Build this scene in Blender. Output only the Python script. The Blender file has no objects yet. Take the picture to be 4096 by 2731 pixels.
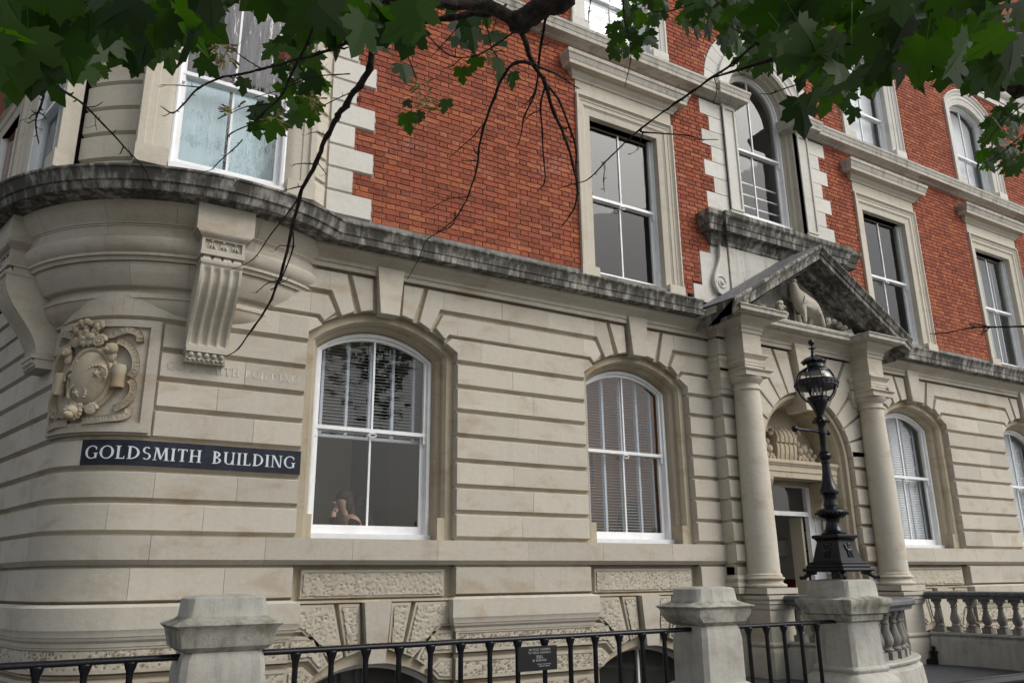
import bpy, math, random
from mathutils import Vector, Matrix, noise
random.seed(3)
PI = math.pi
S = bpy.context.scene
COL = S.collection

# ------------------------------------------------------------------ camera
cd = bpy.data.cameras.new('camera')
camo = bpy.data.objects.new('camera', cd)
COL.objects.link(camo)
_r = Vector((0.855574, -0.517574, -0.010528)); _u = Vector((-0.137177, -0.246277, 0.959443)); _f = Vector((0.499176, 0.81943, 0.281707))
CP = Vector((0, -8.61, 1.6))
camo.matrix_world = Matrix(((_r.x, _u.x, -_f.x, CP.x), (_r.y, _u.y, -_f.y, CP.y), (_r.z, _u.z, -_f.z, CP.z), (0, 0, 0, 1)))
cd.sensor_width = 36; cd.lens = 3230 / 4096 * 36; cd.clip_start = 0.05; cd.clip_end = 800
S.camera = camo

# ------------------------------------------------------------------ sky, sun, exposure
W = bpy.data.worlds.new('World'); S.world = W; W.use_nodes = True
wn = W.node_tree.nodes; wl = W.node_tree.links
sky = wn.new('ShaderNodeTexSky'); sky.sky_type = 'NISHITA'; sky.sun_disc = False
SUN = Vector((0.50, -0.62, 0.80)).normalized()
sky.sun_elevation = math.asin(SUN.z); sky.sun_rotation = math.atan2(SUN.x, SUN.y)
sky.dust_density = 4.0; sky.air_density = 1.0
hs = wn.new('ShaderNodeHueSaturation'); hs.inputs['Saturation'].default_value = 0.30; hs.inputs['Value'].default_value = 1.25
wl.new(sky.outputs[0], hs.inputs['Color']); wl.new(hs.outputs[0], wn['Background'].inputs[0])
wn['Background'].inputs[1].default_value = 0.15
sd = bpy.data.lights.new('sun', 'SUN'); sd.energy = 1.35; sd.angle = math.radians(40); sd.color = (1, 0.97, 0.92)
so = bpy.data.objects.new('sun', sd); COL.objects.link(so)
so.rotation_euler = SUN.to_track_quat('Z', 'Y').to_euler()
S.view_settings.view_transform = 'Standard'; S.view_settings.look = 'None'
S.view_settings.gamma = 1; S.view_settings.use_curve_mapping = False
S.view_settings.exposure = -0.12
S.render.engine = 'CYCLES'
S.cycles.max_bounces = 8; S.cycles.transparent_max_bounces = 16; S.cycles.glossy_bounces = 3
S.cycles.caustics_reflective = False; S.cycles.caustics_refractive = False
S.cycles.use_denoising = True

# ------------------------------------------------------------------ materials
def mat(name):
    m = bpy.data.materials.new(name); m.use_nodes = True
    nt = m.node_tree
    for n in list(nt.nodes): nt.nodes.remove(n)
    out = nt.nodes.new('ShaderNodeOutputMaterial')
    return m, nt, out
class NT:
    def __init__(s, nt): s.nt = nt
    def n(s, t, **kw):
        x = s.nt.nodes.new(t)
        for k, v in kw.items(): setattr(x, k, v)
        return x
    def l(s, a, b): s.nt.links.new(a, b)
    def noise(s, vec, scale, detail=4, rough=0.55, dist=0):
        x = s.n('ShaderNodeTexNoise'); x.inputs['Scale'].default_value = scale; x.inputs['Detail'].default_value = detail
        x.inputs['Roughness'].default_value = rough; x.inputs['Distortion'].default_value = dist
        s.l(vec, x.inputs['Vector']); return x.outputs['Fac']
    def mapv(s, vec, sc, off=(0, 0, 0)):
        x = s.n('ShaderNodeMapping'); x.inputs['Scale'].default_value = sc; x.inputs['Location'].default_value = off
        s.l(vec, x.inputs['Vector']); return x.outputs[0]
    def ramp(s, fac, a, b, lo=0.0, hi=1.0):
        x = s.n('ShaderNodeMapRange'); x.interpolation_type = 'SMOOTHSTEP'
        x.inputs[1].default_value = a; x.inputs[2].default_value = b; x.inputs[3].default_value = lo; x.inputs[4].default_value = hi
        s.l(fac, x.inputs[0]); return x.outputs[0]
    def mix(s, fac, a, b, mode='MIX'):
        x = s.n('ShaderNodeMix', data_type='RGBA', blend_type=mode)
        if isinstance(fac, (int, float)): x.inputs[0].default_value = fac
        else: s.l(fac, x.inputs[0])
        for i, c in ((6, a), (7, b)):
            if isinstance(c, (tuple, list)): x.inputs[i].default_value = (*c, 1)
            else: s.l(c, x.inputs[i])
        return x.outputs[2]
    def math(s, op, a, b=0.0):
        x = s.n('ShaderNodeMath', operation=op)
        for i, c in ((0, a), (1, b)):
            if isinstance(c, (int, float)): x.inputs[i].default_value = c
            else: s.l(c, x.inputs[i])
        return x.outputs[0]
    def bump(s, h, strength, dist):
        x = s.n('ShaderNodeBump'); x.inputs['Strength'].default_value = strength; x.inputs['Distance'].default_value = dist
        s.l(h, x.inputs['Height']); return x.outputs[0]
    def bsdf(s, out, col, rough=0.8, normal=None, spec=0.3, metal=0.0):
        b = s.n('ShaderNodeBsdfPrincipled')
        if isinstance(col, (tuple, list)): b.inputs['Base Color'].default_value = (*col, 1)
        else: s.l(col, b.inputs['Base Color'])
        if isinstance(rough, (int, float)): b.inputs['Roughness'].default_value = rough
        else: s.l(rough, b.inputs['Roughness'])
        b.inputs['Specular IOR Level'].default_value = spec; b.inputs['Metallic'].default_value = metal
        if normal is not None: s.l(normal, b.inputs['Normal'])
        s.l(b.outputs[0], out.inputs['Surface']); return b

def stone(name, base, warm, streak=(0.30, 0.29, 0.27), wf=0.6, sf=0.35, var=0.10, bump=0.25, soot=0.0, sootc=(0.035, 0.034, 0.03), moss=0.0, srange=(0.42, 0.62)):
    m, nt, out = mat(name); k = NT(nt)
    pos = k.n('ShaderNodeNewGeometry').outputs['Position']
    rnd = k.n('ShaderNodeObjectInfo').outputs['Random']
    n1 = k.noise(k.mapv(pos, (1.2, 1.2, 2.4)), 1.5, 6, 0.62, 0.4)
    c = k.mix(k.ramp(n1, 0.48, 0.72, 0, wf), base, warm)
    n2 = k.noise(k.mapv(pos, (4.5, 4.5, 0.55)), 1.6, 5, 0.6)
    c = k.mix(k.ramp(n2, 0.5, 0.72, 0, sf), c, streak)
    n3 = k.noise(pos, 26, 5, 0.65)
    v = k.math('ADD', k.math('MULTIPLY', n3, 0.26), k.math('MULTIPLY', rnd, var * 2))
    v = k.math('ADD', v, 0.87 - var)
    hsv = k.n('ShaderNodeHueSaturation'); k.l(c, hsv.inputs['Color']); k.l(v, hsv.inputs['Value'])
    c = hsv.outputs[0]
    sp = k.noise(pos, 75, 2, 0.5)
    c = k.mix(k.ramp(sp, 0.68, 0.76, 0, 0.45), c, (0.16, 0.14, 0.11))
    if soot:
        n4 = k.noise(k.mapv(pos, (11, 11, 1.3)), 1.0, 6, 0.7)
        n5 = k.noise(pos, 2.1, 4, 0.6)
        f = k.ramp(k.math('ADD', k.math('MULTIPLY', n4, 0.65), k.math('MULTIPLY', n5, 0.35)), srange[0], srange[1], 0, soot)
        c = k.mix(f, c, sootc)
    if moss:
        n6 = k.noise(k.mapv(pos, (2.5, 2.5, 6)), 2.2, 6, 0.65)
        c = k.mix(k.ramp(n6, 0.5, 0.68, 0, moss), c, (0.11, 0.115, 0.05))
    h = k.math('ADD', k.math('MULTIPLY', k.noise(pos, 9, 5, 0.6), 1.0), k.math('MULTIPLY', k.noise(pos, 110, 3, 0.6), 0.35))
    k.bsdf(out, c, 0.86, k.bump(h, bump, 0.02), 0.2)
    return m

M = {}
M['stone'] = stone('portland_stone', (0.49, 0.455, 0.385), (0.36, 0.275, 0.185), (0.38, 0.365, 0.335))
M['stone_warm'] = stone('stone_warm', (0.44, 0.385, 0.29), (0.31, 0.225, 0.13), (0.30, 0.25, 0.18), 0.8, 0.5)
M['stone_white'] = stone('stone_cleaned', (0.60, 0.585, 0.54), (0.47, 0.44, 0.36), (0.50, 0.485, 0.45), 0.55, 0.35, 0.06)
M['stone_cream'] = stone('stone_cream', (0.53, 0.49, 0.41), (0.41, 0.36, 0.27), (0.40, 0.37, 0.31), 0.5, 0.45, 0.06)
M['stone_soot'] = stone('stone_sooty', (0.40, 0.385, 0.35), (0.28, 0.26, 0.21), (0.20, 0.19, 0.17), 0.5, 0.6, 0.05, 0.4, 0.88, (0.035, 0.033, 0.028), 0.0, (0.36, 0.56))
M['stone_drip'] = stone('stone_drip', (0.47, 0.445, 0.395), (0.34, 0.30, 0.23), (0.24, 0.22, 0.19), 0.5, 0.6, 0.05, 0.3, 0.6, (0.09, 0.085, 0.07), 0.0, (0.48, 0.70))
M['stone_pier'] = stone('stone_pier', (0.42, 0.41, 0.37), (0.30, 0.275, 0.22), (0.27, 0.26, 0.235), 0.6, 0.5, 0.05, 0.45, 0.30, (0.09, 0.088, 0.075), 0.0, (0.45, 0.65))
M['stone_cap'] = stone('stone_mossy', (0.40, 0.39, 0.345), (0.27, 0.25, 0.19), (0.2, 0.195, 0.17), 0.6, 0.6, 0.05, 0.5, 0.65, (0.075, 0.075, 0.06), 0.55, (0.42, 0.62))
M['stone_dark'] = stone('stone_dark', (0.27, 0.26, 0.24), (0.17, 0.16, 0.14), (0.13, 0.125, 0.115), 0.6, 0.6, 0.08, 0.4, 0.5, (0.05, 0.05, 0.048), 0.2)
M['verm'] = stone('stone_vermiculated', (0.47, 0.43, 0.35), (0.36, 0.29, 0.20), (0.32, 0.29, 0.24), 0.5, 0.4, 0.05, 0.2)
M['stone_hole'] = stone('stone_worm_holes', (0.24, 0.205, 0.155), (0.17, 0.135, 0.09), (0.15, 0.13, 0.10), 0.5, 0.4, 0.05, 0.3)

def simple(name, col, rough=0.5, spec=0.4, metal=0.0, nsc=0, nv=0.0, bump=0.0):
    m, nt, out = mat(name); k = NT(nt); c = col; nrm = None
    if nsc:
        pos = k.n('ShaderNodeNewGeometry').outputs['Position']
        nz = k.noise(pos, nsc, 5, 0.6)
        c = k.mix(k.ramp(nz, 0.35, 0.7), tuple(max(0, x * (1 - nv)) for x in col), tuple(min(1, x * (1 + nv)) for x in col))
        if bump: nrm = k.bump(k.noise(pos, nsc * 3, 4, 0.6), bump, 0.01)
    k.bsdf(out, c, rough, nrm, spec, metal)
    return m
M['white'] = simple('white_paint', (0.80, 0.81, 0.82), 0.35, 0.4, 0, 6, 0.05, 0.05)
M['black'] = simple('black_gloss_paint', (0.006, 0.0065, 0.010), 0.2, 0.32, 0, 14, 0.25, 0.12)
M['mortar'] = simple('lime_mortar', (0.44, 0.36, 0.31), 0.9, 0.1, 0, 18, 0.35, 0.3)
M['sign'] = simple('sign_navy_paint', (0.012, 0.014, 0.028), 0.55, 0.3, 0, 9, 0.4, 0.1)
M['letter'] = simple('letter_white', (0.62, 0.68, 0.72), 0.55, 0.2, 0, 20, 0.06)
M['ghost'] = simple('ghost_letter', (0.545, 0.53, 0.49), 0.85, 0.1, 0, 12, 0.25)
M['notice'] = simple('notice_black', (0.008, 0.008, 0.009), 0.5, 0.3)
M['notice_text'] = simple('notice_lettering', (0.42, 0.43, 0.43), 0.6, 0.2)
M['blind'] = simple('blind_slat', (0.66, 0.67, 0.70), 0.45, 0.3)
M['tape'] = simple('blind_tape', (0.52, 0.55, 0.62), 0.8, 0.1)
M['blind_pale'] = simple('blind_pale', (0.60, 0.72, 0.74), 0.8, 0.1, 0, 3, 0.05)
M['room_beige'] = simple('room_beige', (0.56, 0.47, 0.34), 0.9, 0.1)
M['room_orange'] = simple('room_orange', (0.90, 0.38, 0.07), 0.9, 0.1)
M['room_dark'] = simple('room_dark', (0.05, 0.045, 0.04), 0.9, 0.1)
M['room_grey'] = simple('room_grey', (0.34, 0.33, 0.32), 0.9, 0.1)
M['room_white'] = simple('room_white', (0.62, 0.62, 0.60), 0.9, 0.1)
M['dado'] = simple('dado_red', (0.10, 0.012, 0.010), 0.6, 0.3)
M['asphalt'] = simple('asphalt_path', (0.055, 0.06, 0.07), 0.55, 0.35, 0, 22, 0.35, 0.3)
M['pave'] = simple('paving', (0.22, 0.215, 0.20), 0.8, 0.2, 0, 3, 0.2, 0.2)
M['bark'] = simple('bark', (0.030, 0.024, 0.020), 0.85, 0.2, 0, 30, 0.5, 0.8)
M['slate'] = simple('roof_lead', (0.16, 0.16, 0.17), 0.6, 0.3, 0, 12, 0.3, 0.2)
M['coping'] = simple('slate_coping', (0.12, 0.125, 0.135), 0.45, 0.4, 0, 14, 0.25, 0.2)
M['skin'] = simple('skin', (0.50, 0.30, 0.22), 0.5, 0.3)
M['hair'] = simple('hair_brown', (0.045, 0.022, 0.011), 0.5, 0.3, 0, 40, 0.4, 0.5)
M['cloth'] = simple('cloth_dark', (0.012, 0.012, 0.014), 0.9, 0.1)
M['chair'] = simple('chair_navy', (0.010, 0.012, 0.025), 0.7, 0.2)
M['paper'] = simple('paper', (0.62, 0.62, 0.58), 0.8, 0.1)
M['paper_y'] = simple('paper_yellow', (0.60, 0.42, 0.06), 0.8, 0.1)
M['grey_plastic'] = simple('grey_plastic', (0.50, 0.49, 0.48), 0.4, 0.4)

def glass_mat(name, ior=1.6, tint=(0.92, 0.95, 0.94), wav=0.0, extra=0.0):
    m, nt, out = mat(name); k = NT(nt)
    tr = k.n('ShaderNodeBsdfTransparent'); tr.inputs[0].default_value = (*tint, 1)
    gl = k.n('ShaderNodeBsdfGlossy'); gl.inputs['Roughness'].default_value = 0.0
    fr = k.n('ShaderNodeFresnel'); bf = k.n('ShaderNodeNewGeometry').outputs['Backfacing']; k.l(k.math('ADD', ior, k.math('MULTIPLY', bf, 1 / ior - ior)), fr.inputs['IOR'])
    pos = k.n('ShaderNodeNewGeometry').outputs['Position']
    if wav:
        b = k.bump(k.noise(k.mapv(pos, (6, 6, 1.2)), 1.4, 3, 0.5), wav, 0.03)
        k.l(b, gl.inputs['Normal'])
    mx = k.n('ShaderNodeMixShader')
    k.l(k.math('ADD', fr.outputs[0], extra), mx.inputs[0]); k.l(tr.outputs[0], mx.inputs[1]); k.l(gl.outputs[0], mx.inputs[2])
    k.l(mx.outputs[0], out.inputs['Surface'])
    return m
M['glass'] = glass_mat('window_glass', 1.58, (0.90, 0.93, 0.93), 0.02)
M['glass_wavy'] = glass_mat('window_glass_old', 1.9, (0.86, 0.91, 0.93), 0.25, 0.03)
M['glass_lamp'] = glass_mat('lamp_glass', 1.7, (0.93, 0.94, 0.96))

def brick_mat(name, use_attr):
    m, nt, out = mat(name); k = NT(nt)
    pos = k.n('ShaderNodeNewGeometry').outputs['Position']
    if use_attr:
        a = k.n('ShaderNodeAttribute'); a.attribute_name = 'tint'; t = a.outputs['Fac']
    else:
        t = k.n('ShaderNodeObjectInfo').outputs['Random']
    cr = k.n('ShaderNodeValToRGB'); e = cr.color_ramp.elements
    cols = [(0.0, (0.20, 0.055, 0.032)), (0.22, (0.26, 0.074, 0.040)), (0.5, (0.29, 0.080, 0.046)), (0.72, (0.33, 0.10, 0.052)), (0.88, (0.38, 0.125, 0.055)), (1.0, (0.30, 0.07, 0.035))]
    e[0].position, e[0].color = cols[0][0], (*cols[0][1], 1); e[1].position, e[1].color = 1.0, (*cols[-1][1], 1)
    for p, c in cols[1:-1]:
        el = e.new(p); el.color = (*c, 1)
    k.l(t, cr.inputs[0]); c = cr.outputs[0]
    n = k.noise(pos, 34, 5, 0.65)
    hsv = k.n('ShaderNodeHueSaturation'); k.l(c, hsv.inputs['Color']); k.l(k.ramp(n, 0.3, 0.75, 0.72, 1.25), hsv.inputs['Value']); c = hsv.outputs[0]
    n2 = k.noise(k.mapv(pos, (1, 1, 1.8)), 1.4, 6, 0.7, 0.6)      # pale bloom in patches
    n3 = k.noise(pos, 20, 5, 0.7)
    f = k.math('MULTIPLY', k.ramp(n2, 0.5, 0.72), k.ramp(n3, 0.46, 0.66))
    c = k.mix(k.math('MULTIPLY', f, 0.42), c, (0.50, 0.36, 0.32))
    n4 = k.noise(pos, 6, 6, 0.7)
    c = k.mix(k.ramp(n4, 0.60, 0.74, 0, 0.55), c, (0.10, 0.045, 0.034))
    k.bsdf(out, c, 0.85, k.bump(k.noise(pos, 60, 4, 0.65), 0.5, 0.012), 0.2)
    return m
M['brick'] = brick_mat('red_brick', False); M['brick_attr'] = brick_mat('red_brick_wall', True)

def leaf_mat(name, a, b, attr):
    m, nt, out = mat(name); k = NT(nt)
    if attr:
        at = k.n('ShaderNodeAttribute'); at.attribute_name = 'tint'; t = at.outputs['Fac']
    else: t = k.n('ShaderNodeObjectInfo').outputs['Random']
    c = k.mix(t, a, b)
    d = k.n('ShaderNodeBsdfPrincipled'); k.l(c, d.inputs['Base Color']); d.inputs['Roughness'].default_value = 0.5; d.inputs['Specular IOR Level'].default_value = 0.35
    tl = k.n('ShaderNodeBsdfTranslucent'); hv = k.n('ShaderNodeHueSaturation'); hv.inputs['Value'].default_value = 2.0; hv.inputs['Saturation'].default_value = 1.15
    k.l(c, hv.inputs['Color']); k.l(hv.outputs[0], tl.inputs[0])
    mx = k.n('ShaderNodeMixShader'); mx.inputs[0].default_value = 0.5
    k.l(d.outputs[0], mx.inputs[1]); k.l(tl.outputs[0], mx.inputs[2]); k.l(mx.outputs[0], out.inputs['Surface'])
    return m
M['leaf'] = leaf_mat('maple_leaf', (0.008, 0.022, 0.004), (0.028, 0.066, 0.007), False)
M['leaf_attr'] = leaf_mat('maple_foliage', (0.008, 0.020, 0.004), (0.024, 0.055, 0.007), True)
M['leaf_red'] = simple('leaf_turned', (0.16, 0.035, 0.015), 0.6, 0.3)
M['seed'] = simple('maple_keys', (0.30, 0.26, 0.12), 0.7, 0.2)

# ------------------------------------------------------------------ mesh helpers
def flat(s, z, o): return (s, -o, z)
class MB:
    def __init__(s): s.v = []; s.f = []
    def add(s, vs, fs):
        n = len(s.v); s.v += [tuple(v) for v in vs]; s.f += [tuple(n + i for i in f) for f in fs]
    def box(s, x0, x1, y0, y1, z0, z1, T=None):
        vs = [(x, y, z) for x in (x0, x1) for y in (y0, y1) for z in (z0, z1)]
        if T: vs = [T(*v) for v in vs]
        s.add(vs, [(0, 1, 3, 2), (4, 6, 7, 5), (0, 4, 5, 1), (2, 3, 7, 6), (0, 2, 6, 4), (1, 5, 7, 3)])
    def mesh(s, name):
        me = bpy.data.meshes.new(name); me.from_pydata(s.v, [], s.f); me.validate(); me.update(); return me
    def build(s, name, m, parent=None, smooth=True, ang=32, kind=None):
        me = s.mesh(name)
        return link(name, me, m, parent, smooth, ang, kind)
def link(name, me, m, parent=None, smooth=True, ang=32, kind=None):
    if m is not None and not me.materials: me.materials.append(M[m] if isinstance(m, str) else m)
    if smooth:
        me.polygons.foreach_set('use_smooth', [True] * len(me.polygons)); me.set_sharp_from_angle(angle=math.radians(ang))
    o = bpy.data.objects.new(name, me); COL.objects.link(o)
    if parent is not None: o.parent = parent
    if kind: o['kind'] = kind
    return o
def empty(name, label, cat, group=None, loc=(0, 0, 0), kind=None):
    o = bpy.data.objects.new(name, None); COL.objects.link(o); o.location = loc; o.empty_display_size = 0.2
    return tag(o, label, cat, group, kind)
def tag(o, label=None, cat=None, group=None, kind=None):
    if label: o['label'] = label
    if cat: o['category'] = cat
    if group: o['group'] = group
    if kind: o['kind'] = kind
    return o

def rect_block(mb, s0, s1, z0, z1, o=0.0, bev=(0, 0, 0, 0), bd=0.045, depth=0.2, mapf=flat, n=1):
    l, r, b, t = bev
    rows = []
    for i in range(n + 1):
        u = i / n; a = s0 + (s1 - s0) * u; c = (s0 - l) + (s1 + r - s0 + l) * u
        rows.append([mapf(a, z0, o), mapf(a, z1, o), mapf(c, z0 - b, o - bd), mapf(c, z1 + t, o - bd), mapf(c, z0 - b, o - depth), mapf(c, z1 + t, o - depth)])
    vs = [p for r_ in rows for p in r_]; fs = []
    for i in range(n):
        a = 6 * i; c = a + 6
        fs += [(a, c, c + 1, a + 1), (a + 2, c + 2, c, a), (a + 4, c + 4, c + 2, a + 2), (a + 1, c + 1, c + 3, a + 3), (a + 3, c + 3, c + 5, a + 5)]
    e = 6 * n
    fs += [(2, 0, 1, 3), (4, 2, 3, 5), (e, e + 2, e + 3, e + 1), (e + 2, e + 4, e + 5, e + 3)]
    mb.add(vs, fs)
def offset_poly(poly, offs):
    n = len(poly); out = []
    for i in range(n):
        p0, p1, p2 = Vector(poly[i - 1]), Vector(poly[i]), Vector(poly[(i + 1) % n])
        d1 = (p1 - p0).normalized(); d2 = (p2 - p1).normalized()
        n1 = Vector((d1.y, -d1.x)); n2 = Vector((d2.y, -d2.x))
        a = p1 + n1 * offs[i - 1]; b = p1 + n2 * offs[i]
        cr = d1.x * d2.y - d1.y * d2.x
        if abs(cr) < 1e-4: out.append(tuple((a + b) / 2)); continue
        t = ((b.x - a.x) * d2.y - (b.y - a.y) * d2.x) / cr
        q = a + d1 * t
        if (q - p1).length > 0.12: q = p1 + (q - p1).normalized() * 0.12
        out.append((q.x, q.y))
    return out
def area2(poly): return sum(poly[i - 1][0] * poly[i][1] - poly[i][0] * poly[i - 1][1] for i in range(len(poly)))
def poly_block(mb, poly, o=0.0, offs=0.012, bd=0.045, depth=0.2, mapf=flat):
    if area2(poly) < 0: poly = poly[::-1]; offs = offs if not isinstance(offs, list) else (offs[::-1][1:] + offs[::-1][:1])
    n = len(poly)
    if not isinstance(offs, list): offs = [offs] * n
    q = offset_poly(poly, offs)
    vs = [mapf(a, b, o) for a, b in poly] + [mapf(a, b, o - bd) for a, b in q] + [mapf(a, b, o - depth) for a, b in q]
    fs = [tuple(range(n))]
    for i in range(n):
        j = (i + 1) % n
        fs += [(n + i, n + j, j, i), (2 * n + i, 2 * n + j, n + j, n + i)]
    mb.add(vs, fs)
def sweep(mb, path, prof, caps=True):
    """profile [(out, z)] along a plan path; outward is to the right of travel turned to -y for +x travel"""
    n = len(path); P = [Vector(p) for p in path]; k = len(prof); vs = []
    for i in range(n):
        t1 = (P[i] - P[i - 1]).normalized() if i else None
        t2 = (P[i + 1] - P[i]).normalized() if i < n - 1 else None
        if t1 is None: t1 = t2
        if t2 is None: t2 = t1
        n1 = Vector((t1.y, -t1.x)); n2 = Vector((t2.y, -t2.x)); m = n1 + n2
        m = m / max(m.dot(n1), 0.15) if m.length > 1e-5 else n1
        for o, z in prof:
            q = P[i] + m * o; vs.append((q.x, q.y, z))
    fs = []
    for i in range(n - 1):
        for j in range(k - 1):
            a = i * k + j; fs.append((a, a + k, a + k + 1, a + 1))
    if caps: fs += [tuple(range(k)), tuple((n - 1) * k + j for j in reversed(range(k)))]
    mb.add(vs, fs)
def revolve(mb, cx, cy, prof, a0=0, a1=2 * PI, n=32, close=True):
    full = abs(a1 - a0 - 2 * PI) < 1e-4; k = len(prof); vs = []
    m = n if full else n + 1
    for i in range(m):
        a = a0 + (a1 - a0) * i / n; ca, sa = math.cos(a), math.sin(a)
        vs += [(cx + r * ca, cy + r * sa, z) for r, z in prof]
    fs = []
    for i in range(n):
        i2 = (i + 1) % m
        for j in range(k - 1): fs.append((i * k + j, i2 * k + j, i2 * k + j + 1, i * k + j + 1))
    if close and full:
        fs.append(tuple(i * k for i in reversed(range(m)))); fs.append(tuple(i * k + k - 1 for i in range(m)))
    mb.add(vs, fs)
def tube(mb, pts, rad, n=8, cap=True):
    P = [Vector(p) for p in pts]; m = len(P)
    R = rad if isinstance(rad, (list, tuple)) else [rad] * m
    vs = []; up = None
    for i in range(m):
        t = (P[min(i + 1, m - 1)] - P[max(i - 1, 0)]).normalized()
        if up is None: up = t.orthogonal().normalized()
        up = (up - t * up.dot(t))
        up = up.normalized() if up.length > 1e-5 else t.orthogonal().normalized()
        b = t.cross(up)
        for j in range(n):
            a = 2 * PI * j / n; vs.append(P[i] + (up * math.cos(a) + b * math.sin(a)) * R[i])
    fs = []
    for i in range(m - 1):
        for j in range(n):
            j2 = (j + 1) % n; fs.append((i * n + j, i * n + j2, (i + 1) * n + j2, (i + 1) * n + j))
    if cap: fs += [tuple(reversed(range(n))), tuple((m - 1) * n + j for j in range(n))]
    mb.add(vs, fs)
def blob(mb, c, r, nu=12, nv=8, T=None, dent=0.0):
    cx, cy, cz = c; rx, ry, rz = r if isinstance(r, (tuple, list)) else (r, r, r); vs = []
    for i in range(nv + 1):
        th = PI * i / nv
        for j in range(nu):
            a = 2 * PI * j / nu; d = 1 + (noise.noise(Vector((cx * 31 + 2 * math.cos(a), cz * 27 + 2 * math.sin(a), th * 2))) * dent if dent else 0)
            p = (cx + rx * math.sin(th) * math.cos(a) * d, cy + ry * math.sin(th) * math.sin(a) * d, cz + rz * math.cos(th) * d)
            vs.append(T(*p) if T else p)
    fs = []
    for i in range(nv):
        for j in range(nu):
            j2 = (j + 1) % nu; fs.append((i * nu + j, (i + 1) * nu + j, (i + 1) * nu + j2, i * nu + j2))
    mb.add(vs, fs)
def arch_pts(c, w, zb, zs, zc, n=16):
    h = zc - zs
    if h < 1e-3: return [(c - w, zb), (c - w, zs), (c + w, zs), (c + w, zb)]
    r = (w * w + h * h) / (2 * h); cz = zc - r; a0 = math.asin(min(1, w / r))
    if h > w + 1e-6: a0 = PI - a0
    pts = [(c - w, zb)]
    for i in range(n + 1):
        a = -a0 + 2 * a0 * i / n; pts.append((c + r * math.sin(a), cz + r * math.cos(a)))
    return pts + [(c + w, zb)]
def ring_strip(mb, rings, mapf=flat):
    k = len(rings[0][0]); vs = []
    for pts, y in rings: vs += [mapf(a, b, -y) for a, b in pts]
    fs = []
    for i in range(len(rings) - 1):
        for j in range(k - 1):
            a = i * k + j; fs.append((a, a + 1, a + k + 1, a + k))
    mb.add(vs, fs)
def arch_top(c, w, zs, zc, x):
    h = zc - zs
    if h < 1e-3: return zc
    r = (w * w + h * h) / (2 * h); cz = zc - r
    return cz + math.sqrt(max(r * r - (x - c) ** 2, 0))
def in_poly(x, y, poly):
    r = False; j = len(poly) - 1
    for i in range(len(poly)):
        xi, yi = poly[i]; xj, yj = poly[j]
        if (yi > y) != (yj > y) and x < (xj - xi) * (y - yi) / (yj - yi) + xi: r = not r
        j = i
    return r
def verm(mb, poly, o, cell=0.0125, h=0.016, mapf=flat, seed=0, size=0.036):
    """carved worm-track relief over a polygon: pits left at depth o, ridges standing at o+h"""
    xs = [p[0] for p in poly]; zs = [p[1] for p in poly]
    nx = int((max(xs) - min(xs)) / cell) + 1; nz = int((max(zs) - min(zs)) / cell) + 1
    idx = {}; vs = []; fs = []
    for i in range(nx + 1):
        for j in range(nz + 1):
            x = min(xs) + i * cell; zz = min(zs) + j * cell
            if not in_poly(x, zz, poly): continue
            d, _ = noise.voronoi(Vector((x / size + seed * 7.3 + 0.5 * noise.noise(Vector((x * 20, zz * 20, seed))), zz / (size * 0.85), seed * 3.1)))
            e = d[1] - d[0]
            t = min(1, max(0, (0.42 - e) / 0.16))
            idx[(i, j)] = len(vs); vs.append(mapf(x, zz, o + h * t))
    for (i, j), a in idx.items():
        b = idx.get((i + 1, j)); c = idx.get((i + 1, j + 1)); d = idx.get((i, j + 1))
        if b is not None and c is not None and d is not None: fs.append((a, b, c, d))
    mb.add(vs, fs)
def inset(poly, d):
    if area2(poly) < 0: poly = poly[::-1]
    return offset_poly(poly, [-d] * len(poly))

# ------------------------------------------------------------------ letters (cut as strokes with serifs)
TK, TN = 0.155, 0.075
def _rect(x0, y0, x1, y1): return [(x0, y0), (x1, y0), (x1, y1), (x0, y1)]
def _stem(x, y0=0.0, y1=1.0, t=TK, sb=1, st=1):
    p = [_rect(x - t / 2, y0, x + t / 2, y1)]
    if sb: p.append(_rect(x - t / 2 - 0.08, y0, x + t / 2 + 0.08, y0 + 0.045))
    if st: p.append(_rect(x - t / 2 - 0.08, y1 - 0.045, x + t / 2 + 0.08, y1))
    return p
def _arc(cx, cy, rx, ry, a0, a1, n=14, tk=TK, tn=0.06):
    out = []
    for i in range(n):
        q = []
        for a, s in ((a0 + (a1 - a0) * i / n, 1), (a0 + (a1 - a0) * (i + 1) / n, 1)):
            r = math.radians(a); th = tn + (tk - tn) * abs(math.cos(r))
            q.append(((cx + rx * math.cos(r), cy + ry * math.sin(r)), (cx + (rx - th) * math.cos(r), cy + (ry - min(th, tn * 1.3)) * math.sin(r))))
        out.append([q[0][0], q[1][0], q[1][1], q[0][1]])
    return out
def _diag(x0, y0, x1, y1, t): return [[(x0 - t / 2, y0), (x0 + t / 2, y0), (x1 + t / 2, y1), (x1 - t / 2, y1)]]
def _ser(x, y, w=0.13): return [_rect(x - w, y if y < 0.5 else y - 0.045, x + w, y + 0.045 if y < 0.5 else y)]
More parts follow.
